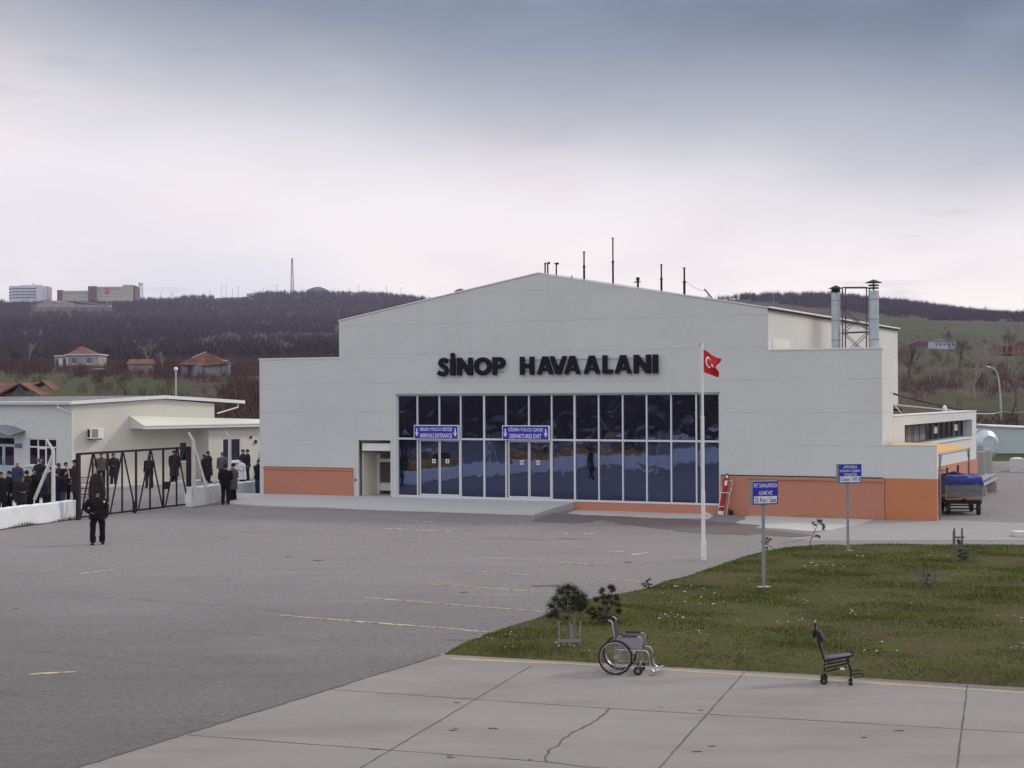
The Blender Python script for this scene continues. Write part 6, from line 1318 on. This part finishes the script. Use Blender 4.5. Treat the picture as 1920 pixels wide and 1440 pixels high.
k = np.abs(rowof(x, y) - 730) < 18; o = tufts('scrub', np.concatenate([x[k], x2]), np.concatenate([y[k], y2]), .5, 1.3, 1.6, 26, .020, 'wood_pale', 6); tag(o, 'pale dry brush heaped in a long low row on the right field', 'brush')
# woods all around behind the camera, seen only mirrored in the glass
a = np.random.RandomState(9).uniform(-2.9, -.62, 2600); d = np.random.RandomState(10).uniform(75, 330, 2600); o = tufts('scrub', np.sin(a) * d, np.cos(a) * d, 2.5, 7, .6, 10, .05, 'wood_near', 7); tag(o, 'dark hedges and scrub beyond the road on the far left', 'scrub')

# individual bare trees
def bare_tree_mesh(H, seed, spread=.5, forks=4, m=('bark', 'twig'), trunk_f=.38):
    r = random.Random(seed); tw_ = MB(); tk = MB()
    def grow(p, d, ln, rad, lvl):
        q = p + d * ln * .5 + Vector((r.uniform(-.06, .06), r.uniform(-.06, .06), 0)) * ln; e = p + d * ln
        (tk if lvl < 2 else tw_).tube([p, q, e], [rad, rad * .8, rad * .6], 6 if lvl < 2 else 3, cap=False)
        if lvl >= 5: return
        for _ in range(forks if lvl < 2 else 3):
            ax = Vector((r.gauss(0, 1), r.gauss(0, 1), r.gauss(0, .35))).normalized(); nd = (d + ax * spread * r.uniform(.6, 1.3) + Vector((0, 0, .12))).normalized(); grow(p.lerp(e, r.uniform(.55, 1)), nd, ln * r.uniform(.55, .8), rad * .55, lvl + 1)
    grow(Vector((0, 0, -.2)), Vector((r.uniform(-.05, .05), 0, 1)).normalized(), H * trunk_f, H * .018, 0); return tk, tw_
PROT = []
for sd_, sp in ((1, .55), (2, .75), (3, .42), (4, .65)):
    tk, tw2 = bare_tree_mesh(10, sd_, sp); PROT.append((tk, tw2))
TREE_OBJ = {}
def bare_tree(px, D, Hpx, kind, rz, label, pale=False, group='bare trees on the slopes'):
    a = at(px, 740, D); H = Hpx * D / FPX; key = (kind, pale)
    if key not in TREE_OBJ:
        s = empty('bare_tree', (0, 0, 0), 0); PROT[kind][0].build('trunk', 'palebark' if pale else 'bark', s); PROT[kind][1].build('crown', 'palebark' if pale else 'twig', s); TREE_OBJ[key] = s
    else:
        src = TREE_OBJ[key]; s = src.copy(); COL.objects.link(s)
        for ch in [o for o in bpy.data.objects if o.parent == src]: c = ch.copy(); COL.objects.link(c); c.parent = s
    s.location = (a.x, a.y, tz(a.x, a.y)); s.rotation_euler = (0, 0, rz); s.scale = (H / 11.5,) * 3; tag(s, label, 'tree', group)
for i, a in enumerate(((276, 340, 72, 1, 0, 'pale forked bare tree rising left of the red roofed shed', True), (1704, 200, 125, 2, 1, 'slender bare tree just right of the terminal side wall', False), (1828, 185, 150, 0, 2, 'tall bare tree with a pale trunk left of the street lamp', True), (1800, 230, 120, 3, .5, 'wide bare tree behind the tall pale trunked one', False),
    (1745, 210, 70, 1, 3, 'small bare tree in the middle of the right slope', True), (1768, 260, 60, 0, 4, 'small crooked bare tree below the white hill house', False), (1905, 170, 130, 1, 5, 'dark bushy bare tree at the right edge of the picture', False), (1888, 300, 90, 2, 2.5, 'bare tree standing above the street lamp head', False),
    (16, 300, 60, 0, 1, 'bare tree at the far left below the white tower block', False), (54, 330, 66, 2, 2, 'thin pale bare tree left of the old grey house', True), (305, 250, 62, 2, 4.5, 'leaning pale bare tree between the shed and the round silos', True), (530, 420, 50, 1, 2, 'pale bare tree on the slope left of the terminal roof', True),
    (541, 440, 42, 2, 5, 'second pale bare tree on the slope left of the terminal roof', True), (432, 260, 60, 3, 1.5, 'bare tree right beside the round grey silos', False), (470, 180, 70, 0, 2.2, 'bare tree close to the left edge of the terminal', False), (115, 345, 60, 2, 0.5, 'bare tree behind the left wing of the old grey house', False),
    (1160, 130, 26, 1, .4, 'bare treetop showing over the roof left of the side arm pole', False), (1182, 130, 30, 2, 1.4, 'bare treetop directly behind the side arm pole on the roof', False), (1212, 130, 28, 3, 2.4, 'bare treetop showing over the roof right of the side arm pole', False), (1848, 1000, 26, 1, 0, 'lone round bare tree on the right skyline', False), (1655, 420, 60, 0, 3, 'bare tree behind the terminal side wall on the meadow edge', False), (1780, 350, 70, 2, 3.5, 'bare tree rising right in front of the white hill house', False))):
    bare_tree(*a[:3], a[3], a[4], a[5], a[6])
for o in bpy.data.objects:
    if o.get('label', '').startswith('bare treetop'):
        D = o.location.y; px = {'l': 1160}; top_ = {'bare treetop showing over the roof left of the side arm pole': 521, 'bare treetop directly behind the side arm pole on the roof': 520, 'bare treetop showing over the roof right of the side arm pole': 523}[o['label']]
        zt_ = 4.8 + (hor(1180) - top_) / FPX * D; o.scale = ((zt_ - o.location.z) / 11.5,) * 3

# ------------------------------------------------------------------ far buildings
M['farwhite'] = mat('far_white_render', (.62, .63, .66), .9, .05, .3); M['farcream'] = mat('far_cream_render', (.48, .45, .36), .9, .06, .3); M['farred'] = mat('far_maroon_render', (.15, .055, .065), .9, .06, .3)
M['fargrey'] = mat('far_grey_concrete', (.24, .22, .22), .95, .15, .4); M['farwin'] = mat('far_window', (.06, .065, .085), .4, .1, .5); M['oldwall'] = mat('old_plaster', (.30, .275, .26), .95, .2, .7, var2=.2, scale2=.2); M['silo'] = mat('silo_sheet', (.20, .22, .26), .5, .2, .8, metal=.3, var2=.2, scale2=.3); M['brick'] = mat('raw_brick', (.27, .10, .07), .95, .15, 1.5)
M['rust'] = mat('roof_sheet_far', (.40, .39, .38), .8, .15, .3)
def far(name, px, base, D, rz, label, cat, group=None):
    a = at(px, base, D); s = empty(name, a, rz, label, cat, group); return s, D / FPX
def wins(s, u, x0, x1, rows, n, wd, hh, y=-.15, name='window'):
    for z in rows:
        for i in range(n):
            c = x0 + (x1 - x0) * (i + .5) / n; w = MB(); w.bb((c - wd / 2) * u, (c + wd / 2) * u, y, y + .3, (z - hh / 2) * u, (z + hh / 2) * u); w.build(name, 'farwin', s)
# white tower block on the ridge
s, u = far('hospital_block', 17, 564, 1500, R(4), 'white five storey block on the ridge at the far left', 'building', 'big buildings on the ridge')
w = MB(); w.bb(0, 51 * u, 0, 20, -12, 28 * u); w.bb(51.02 * u, 62 * u, -2, 20, -12, 29.5 * u); w.bb(62.02 * u, 71 * u, 1, 18, -12, 27.5 * u); w.build('wall', 'farwhite', s)
w = MB(); w.bb(18 * u, 52 * u, 4, 16, 28 * u, 30.5 * u); w.bb(39 * u, 44 * u, 6, 12, 30.5 * u, 33.5 * u); w.build('roof_house', 'farwhite', s)
wins(s, u, 6, 50, (6, 11.5, 17, 23), 8, 4.6, 2.4)
w = MB(); [w.bb(0, 5 * u, -.2, 2, (z - 1) * u, (z + 1) * u) for z in (5, 10, 15.5, 22)]; w.build('balcony', 'farwin', s); w = MB(); w.bb(70 * u, 71.3 * u, .6, 18, -1, 27.3 * u); w.build('pink_end_wall', mat('pink_end_paint', (.40, .27, .31), .9, .05, .3), s)
s, u = far('campus_block', 108, 563, 1500, R(2), 'long cream and maroon block with a hanging red flag on the ridge', 'building', 'big buildings on the ridge')
w = MB(); w.bb(9 * u, 58 * u, 0, 18, -12, 18 * u); w.bb(73 * u, 122 * u, 0, 22, -12, 25.5 * u); w.bb(122.02 * u, 141 * u, -2, 22, -12, 28.5 * u); w.build('wall', 'farcream', s)
w = MB(); w.bb(0, 9 * u, -2, 16, -12, 19 * u); w.bb(58.02 * u, 73 * u, -3, 22, -12, 26 * u); w.bb(141.02 * u, 145 * u, -1, 22, -12, 27 * u); w.build('maroon_stair_tower', 'farred', s)
w = MB(); w.bb(10 * u, 57 * u, -.4, 0, 14 * u, 15 * u); w.bb(74 * u, 121 * u, -.4, 0, 22 * u, 23 * u); w.build('roof_band', 'fargrey', s)
wins(s, u, 76, 121, (7, 13, 18.5), 9, 2.2, 1.3); wins(s, u, 12, 56, (6, 11), 8, 2.2, 1.2); wins(s, u, 124, 139, (10, 15.5, 21, 25), 4, 1.8, 1.2, -2.2)
w = MB(); w.bb(88.5 * u, 95.5 * u, -.8, -.5, 11.5 * u, 22.5 * u); o = w.build('hanging_flag', 'flagred', s); w = MB(); w.prism([[(92 * u + 1.6 * u * math.cos(t_), 18.3 * u + 1.6 * u * math.sin(t_)) for t_ in [i * math.pi / 6 for i in range(12)]], [(92.3 * u + 1.1 * u * math.cos(t_), 18.0 * u + 1.1 * u * math.sin(t_)) for t_ in [i * math.pi / 6 for i in range(12)]]], -.9, -.82); w.build('crescent', 'white', o)
s, u = far('industrial_shed', 69, 583, 1290, R(0), 'long grey abandoned shed with two gables below the ridge blocks', 'building')
def gable(w, x0, x1, z0, ze, za, y0, y1): w.prism([[(x0, z0), (x1, z0), (x1, ze), ((x0 + x1) / 2, za), (x0, ze)]], y0, y1)
w = MB(); gable(w, 0, 36 * u, -10, 13 * u, 19 * u, 0, 20); gable(w, 36.1 * u, 72 * u, -10, 13 * u, 19.5 * u, -1, 20); w.prism([[(72.1 * u, -10), (137 * u, -10), (137 * u, 9 * u), (72.1 * u, 12 * u)]], 0, 20); w.build('wall', 'oldwall', s)
w = MB(); w.prism([[(55 * u, 19.6 * u), (137 * u, 9.3 * u), (137 * u, 10.3 * u), (55 * u, 20.6 * u)]], -.5, 21); w.prism([[(20 * u, 19 * u), (46 * u, 14 * u), (46 * u, 19.3 * u), (20 * u, 19.6 * u)]], 2, 21); w.build('roof', 'rust', s)
wins(s, u, 74, 134, (4,), 12, 3.2, 5.5); wins(s, u, 10, 66, (6, ), 8, 1.8, 1.6, -1.15)
s, u = far('hilltop_building', 462, 559, 1490, 0, 'small pale flat block on the skyline left of the mast', 'building'); w = MB(); w.bb(0, 23 * u, 0, 12, -8, 9 * u); w.bb(10 * u, 14 * u, 4, 8, 9 * u, 11 * u); w.build('wall', 'farcream', s); wins(s, u, 2, 21, (4,), 6, 1.6, 1.4)
s, u = far('retaining_wall', 405, 568, 1480, 0, 'long pale retaining wall on the hilltop below the skyline', 'wall'); w = MB(); w.prism([[(0, -6), (62 * u, -6), (62 * u, 11 * u), (0, 9.5 * u)]], 0, 2); w.build('face', 'fargrey', s)
s, u = far('domed_hall', 576, 545, 1500, 0, 'low domed hall roof on the skyline beside the mast', 'building'); w = MB(); w.prism([[(0, -6), (38 * u, -6)] + [(38 * u - i * 3.8 * u, 1.5 * u + 5.5 * u * math.sin(math.pi * i / 10)) for i in range(11)]], 0, 20); w.build('shell', 'fargrey', s)
s, u = far('hill_house', 853, 549, 1490, 0, 'tiny red roofed house on the skyline touching the terminal roof', 'house'); w = MB(); w.bb(0, 20 * u, 0, 9, -8, 3 * u); w.build('wall', 'farcream', s); w = MB(); w.prism([[(-1 * u, 3.01 * u), (21 * u, 3.01 * u), (14 * u, 7 * u), (6 * u, 7 * u)]], -1, 10); w.bb(9 * u, 11 * u, 4, 5, 6.9 * u, 9 * u); w.build('roof', 'farred', s)
# radio mast and pylons
s, u = far('radio_mast', 548, 550, 1500, 0, 'tall red and white lattice radio mast on the left skyline', 'mast'); H = 66 * u
for k in range(6):
    w = MB(); z0_, z1_ = H * k / 6, H * (k + 1) / 6; f0, f1 = 1.25 * (1 - z0_ / H * .6), 1.25 * (1 - z1_ / H * .6)
    for a, b in ((1, 1), (-1, 1), (-1, -1), (1, -1)): w.tube([(a * f0, b * f0, z0_), (a * f1, b * f1, z1_)], .30, 4)
    for q in range(4): fq = f0 + (f1 - f0) * q / 4; fr = f0 + (f1 - f0) * (q + 1) / 4; zq = z0_ + (z1_ - z0_) * q / 4; zr_ = z0_ + (z1_ - z0_) * (q + 1) / 4; w.tube([(-fq, -fq, zq), (fr, -fr, zr_)], .16, 3); w.tube([(fq, -fq, zq), (fq, fq, zr_)], .16, 3)
    w.build('lattice_section', 'farred' if k % 2 else 'fargrey', s)
s, u = far('water_tower', 264, 563, 1500, 0, 'small lattice tower with a pale tank on the left skyline', 'tower'); H = 30 * u; w = MB()
for a, b in ((1, 1), (-1, 1), (-1, -1), (1, -1)): w.tube([(a * 1.9, b * 1.9, 0), (a * 1.2, b * 1.2, H)], .22, 4)
for q in range(5): w.tube([(-1.7, -1.7, H * q / 5), (1.6, -1.6, H * (q + 1) / 5)], .14, 3); w.tube([(1.7, -1.7, H * q / 5), (-1.6, -1.6, H * (q + 1) / 5)], .14, 3)
w.build('legs', 'fargrey', s); w = MB(); w.tube([(-2.2, 0, H + .8), (2.2, 0, H + .4)], 1.0, 8); w.build('tank', 'farwhite', s)
pl_ = [(302, 12), (321, 8), (325, 12), (394, 16), (415, 22), (424, 24), (436, 20), (447, 22), (478, 14), (494, 12), (519, 16), (600, 14), (628, 10), (654, 12), (672, 16), (696, 13), (725, 14), (752, 12)]
for i, (px, hh) in enumerate(pl_):
    s, u = far('lighting_pole', px, 560 if px < 480 else 552, 1500, 0, ORD[i] + ' thin skyline pole counting rightward from the small lattice tower', 'pole', 'thin poles along the left skyline')
    w = MB(); w.tube([(0, 0, -4), (0, 0, hh * u)], .16, 4); w.box((0, 0, hh * u), (2.2 if i % 3 else .8, .3, .3)); w.build('pole', 'fargrey', s)
# old houses at the left
s, u = far('old_house', 100, 692, 335, R(0), 'derelict grey house with a red hipped roof among the scrub', 'house', 'red roofed houses on the left slope')
w = MB(); w.bb(24 * u, 84 * u, 0, 7, -2, 26 * u); w.bb(0, 23 * u, 1, 6, -2, 24 * u); w.build('wall', 'oldwall', s)
w = MB(); w.bb(22 * u, 87 * u, -.3, 7.3, 26.1 * u, 28 * u); w.bb(-1 * u, 22.5 * u, .8, 6.2, 24.1 * u, 26 * u); w.build('cornice', 'farwhite', s)
w = MB(); w.add([(26 * u, 0, 28 * u), (76 * u, 0, 28 * u), (76 * u, 7, 28 * u), (26 * u, 7, 28 * u), (42 * u, 3.5, 43 * u), (48 * u, 3.5, 43 * u)], [(0, 1, 5, 4), (1, 2, 5), (2, 3, 4, 5), (3, 0, 4), (0, 3, 2, 1)]); w.build('roof', 'tile', s)
for x in (35, 63): w = MB(); w.bb(x * u, (x + 9) * u, -.05, .2, 11 * u, 21 * u); o = w.build('window', mat('blue_shutter', (.10, .13, .20), .7) if 'blue_shutter' not in bpy.data.materials else bpy.data.materials['blue_shutter'], s); w = MB(); w.bb((x - 1) * u, (x + 10) * u, -.15, .2, 8.5 * u, 10.5 * u); w.build('sill', 'farwhite', o)
for x in (3, 17): w = MB(); w.bb(x * u, (x + 4) * u, .9, 1.2, 6 * u, 18 * u); w.build('door', 'farwin', s)
w = MB(); w.bb(8 * u, 15 * u, .85, 1.0, 4 * u, 20 * u); w.bb(24.5 * u, 27 * u, -.1, .1, 2 * u, 22 * u); w.build('white_panel', 'farwhite', s)
s, u = far('old_shed', 237, 700, 300, 0, 'low grey shed with a red tiled roof between house and silos', 'shed', 'red roofed houses on the left slope')
w = MB(); w.bb(3 * u, 46 * u, 0, 4, -2, 17 * u); w.build('wall', 'oldwall', s); w = MB(); w.add([(0, -.4, 17 * u), (49 * u, -.4, 17 * u), (46 * u, 2, 27 * u), (2 * u, 2, 27 * u), (49 * u, 4.4, 17 * u), (0, 4.4, 17 * u)], [(0, 1, 2, 3), (3, 2, 4, 5), (0, 3, 5), (1, 4, 2), (0, 5, 4, 1)]); w.build('roof', 'tile', s)
s, u = far('low_hut', 165, 700, 290, 0, 'tiny hut with a white sheet roof below the old grey house', 'hut'); w = MB(); w.bb(6 * u, 36 * u, 0, 3, -2, 7 * u); w.build('wall', 'oldwall', s); w = MB(); w.prism([[(0, 6.5 * u), (37 * u, 8 * u), (37 * u, 10 * u), (0, 8.5 * u)]], -.3, 3.3); w.build('roof', 'farwhite', s)
s, u = far('round_silos', 335, 712, 240, 0, 'round grey sheet silos under a red pointed roof', 'silo'); 
w = MB()
for c, r2 in ((8, 8), (32, 13), (83, 10)): w.tube([(c * u, 2, -2), (c * u, 2, 31 * u)], r2 * u, 22)
w.build('silo_drum', 'silo', s, True); w = MB(); w.bb(44 * u, 76 * u, 1.5, 5, -2, 30 * u); w.build('wall', 'oldwall', s)
w = MB(); w.add([(-4 * u, .3, 29 * u), (95 * u, .3, 31 * u), (90 * u, 6, 31 * u), (0, 6, 29 * u), (47 * u, 1.2, 26 * u), (44 * u, 3, 53 * u)], [(0, 4, 5), (4, 1, 5), (1, 2, 5), (2, 3, 5), (3, 0, 5), (0, 3, 2, 1, 4)]); w.build('roof', 'tile', s)
w = MB(); w.tube([(44 * u, 3, 53 * u), (20 * u, 2.2, 42 * u)], .06, 4); w.box((86 * u, .6, 36 * u), (.7, .2, .12)); w.build('ridge_flashing', 'farwhite', s)
s, u = far('brick_hut', 404, 652, 620, 0, 'little brick hut with a white lean-to on the left slope', 'hut'); w = MB(); w.bb(12 * u, 34 * u, 0, 5, -3, 9 * u); w.build('wall', 'brick', s); w = MB(); w.bb(0, 11 * u, 0, 4, -3, 6 * u); w.build('lean_to', 'farwhite', s); w = MB(); w.prism([[(10 * u, 9.1 * u), (36 * u, 9.1 * u), (30 * u, 13 * u), (16 * u, 13 * u)]], -.5, 5.5); w.build('roof', 'tile', s)
s, u = far('roofed_barn', 448, 712, 200, 0, 'low brown tiled barn roof beside the terminal edge', 'barn'); w = MB(); w.bb(0, 60 * u, 0, 4, -2, 10 * u); w.build('wall', 'oldwall', s); w = MB(); w.prism([[(-2 * u, 10.1 * u), (62 * u, 10.1 * u), (55 * u, 22 * u), (8 * u, 15 * u)]], -.4, 4.4); w.build('roof', 'tile', s)
# nearer red roofs behind the office
s, u = far('tiled_roof_house', -40, 757, 135, 0, 'near red tiled gable roofs poking above the office roof at the left', 'house')
w = MB(); gable(w, 52 * u, 104 * u, -5, 14 * u, 30 * u, 0, .3); w.bb(52 * u, 90 * u, .3, 5, -5, 14 * u); w.build('wall', 'oldwall', s)
w = MB()
for (x0, xa, x1, ze, za, y0, y1) in ((36, 79, 118, 13, 36, -.5, 3.2), (60, 97, 116, 24, 41, 3.3, 6)):
    for a, b in (((x0, ze), (xa, za)), ((xa, za), (x1, ze))):
        w.prism([[(a[0] * u, a[1] * u), (b[0] * u, b[1] * u), (b[0] * u, b[1] * u + .14), (a[0] * u, a[1] * u + .14)]], y0, y1)
w.build('roof', 'tile', s)
w = MB(); w.prism([[(-60 * u, 12 * u), (79 * u, 12 * u), (79 * u, 13 * u), (-60 * u, 13 * u)]], .2, 3); w.add([(-60 * u, 0, 12 * u), (60 * u, -.6, 16 * u), (97 * u, 3.3, 41 * u), (-60 * u, 3.3, 38 * u)], [(0, 1, 2, 3)]); w.build('roof_slope', 'tile', s)
w = MB()
for x in (66, 74, 84, 92): w.tube([(x * u, -.3, 15 * u), (79 * u, -.3, 34 * u)], .07, 4)
w.tube([(52 * u, -.3, 15 * u), (106 * u, -.3, 15 * u)], .07, 4); w.build('roof_truss', 'wood', s)
# houses at the right
s, u = far('hill_house', 1750, 654, 485, 0, 'long white blue house with a dark roof on the right slope', 'house', 'houses on the right slope'); w = MB(); w.bb(0, 42 * u, 0, 6, -4, 14 * u); w.build('wall', mat('bluish_white_render', (.42, .47, .54), .9, .15, .8), s)
w = MB(); w.add([(-1 * u, -.4, 14 * u), (43 * u, -.4, 14 * u), (43 * u, 6.4, 14 * u), (-1 * u, 6.4, 14 * u), (8 * u, 3, 19 * u), (36 * u, 3, 19 * u)], [(0, 1, 5, 4), (1, 2, 5), (2, 3, 4, 5), (3, 0, 4), (0, 3, 2, 1)]); w.build('roof', mat('dark_roof', (.10, .05, .045), .9, .2, 1), s)
wins(s, u, 2, 40, (8,), 5, 3, 4)
s, u = far('brick_house', 1877, 674, 380, R(-4), 'unfinished two storey red brick house at the right edge', 'house', 'houses on the right slope')
w = MB(); w.bb(20 * u, 60 * u, 0, 7, -4, 27 * u); w.bb(0, 20 * u, 1.5, 7, -4, 24 * u); w.build('wall', 'brick', s)
w = MB(); w.bb(-1 * u, 22 * u, -.4, 7, 10.5 * u, 12 * u); w.bb(-1 * u, 22 * u, -.4, 7, 24.1 * u, 25.5 * u); w.bb(0, 1.5 * u, -.3, 0, 0, 24 * u); w.bb(10 * u, 11.5 * u, -.3, 0, 0, 24 * u); w.build('concrete_slab', 'fargrey', s)
w = MB(); w.prism([[(24 * u, 27.1 * u), (62 * u, 27.1 * u), (50 * u, 34 * u), (32 * u, 34 * u)]], -.3, 7.3); w.build('roof', 'tile', s)
w = MB()
for x, z in ((4, 4), (13, 4), (4, 17), (13, 17), (28, 6), (38, 6), (28, 18), (38, 18)): w.bb((x - 1.5) * u, (x + 2.5) * u, 1.3 if x < 20 else -.1, 1.7 if x < 20 else .2, (z - 2) * u, (z + 3) * u)
w.build('window', 'farwin', s)
s, u = far('red_roof_cottage', 1702, 656, 520, 0, 'low cottage with a rusty red roof left of the white hill house', 'cottage', 'houses on the right slope'); w = MB(); w.bb(0, 44 * u, 0, 6, -4, 7 * u); w.build('wall', 'oldwall', s); w = MB(); w.prism([[(-1 * u, 7.1 * u), (46 * u, 7.1 * u), (38 * u, 15 * u), (20 * u, 17 * u), (4 * u, 12 * u)]], -.4, 6.4); w.build('roof', 'tile', s)

# ------------------------------------------------------------------ air
hz = MB(); hz.bb(-1400, 1400, -150, 1640, -260, 150); o = hz.build('haze', 'white'); hm = bpy.data.materials.new('haze'); hm.use_nodes = True; nt = hm.node_tree; nt.nodes.clear()
pv_ = N('ShaderNodeVolumePrincipled'); pv_.inputs['Color'].default_value = (.70, .70, .98, 1); pv_.inputs['Density'].default_value = .00016; pv_.inputs['Anisotropy'].default_value = .2
ou = N('ShaderNodeOutputMaterial'); L(pv_.outputs[0], ou.inputs['Volume']); o.data.materials.clear(); o.data.materials.append(hm); tag(o, 'thin pale winter haze over the hills', 'haze', kind='stuff')
# odd pieces that belong apart get split into their own objects
def split_islands(o):
    me = o.data; bm = bmesh.new(); bm.from_mesh(me); seen = set(); isl = []
    for f in bm.faces:
        if f in seen: continue
        st = [f]; seen.add(f); grp = []
        while st:
            q = st.pop(); grp.append(q.index)
            for e in q.edges:
                for g in e.link_faces:
                    if g not in seen: seen.add(g); st.append(g)
        isl.append(grp)
    bm.free()
    if not 1 < len(isl) <= 40: return
    for grp in isl[1:]:
        idx = set(grp); n_ = o.copy(); n_.data = me.copy(); COL.objects.link(n_); b2 = bmesh.new(); b2.from_mesh(n_.data); b2.faces.ensure_lookup_table(); bmesh.ops.delete(b2, geom=[f for f in b2.faces if f.index not in idx], context='FACES'); b2.to_mesh(n_.data); b2.free()
    b2 = bmesh.new(); b2.from_mesh(me); b2.faces.ensure_lookup_table(); ix = set(isl[0]); bmesh.ops.delete(b2, geom=[f for f in b2.faces if f.index not in ix], context='FACES'); b2.to_mesh(me); b2.free()
SPLIT = ('joint_band', 'plinth', 'window_sill', 'downpipe', 'wall_bracket', 'coping', 'plinth_seam', 'window_blind', 'notice_paper', 'white_vent_cap', 'wall_lantern', 'silo_drum', 'maroon_stair_tower', 'gate_post', 'rail_', 'upright', 'balcony', 'door_track', 'arrow')
for o in list(bpy.data.objects):
    if o.type == 'MESH' and o.name.split('.')[0] in SPLIT and not o.get('kind'): split_islands(o)
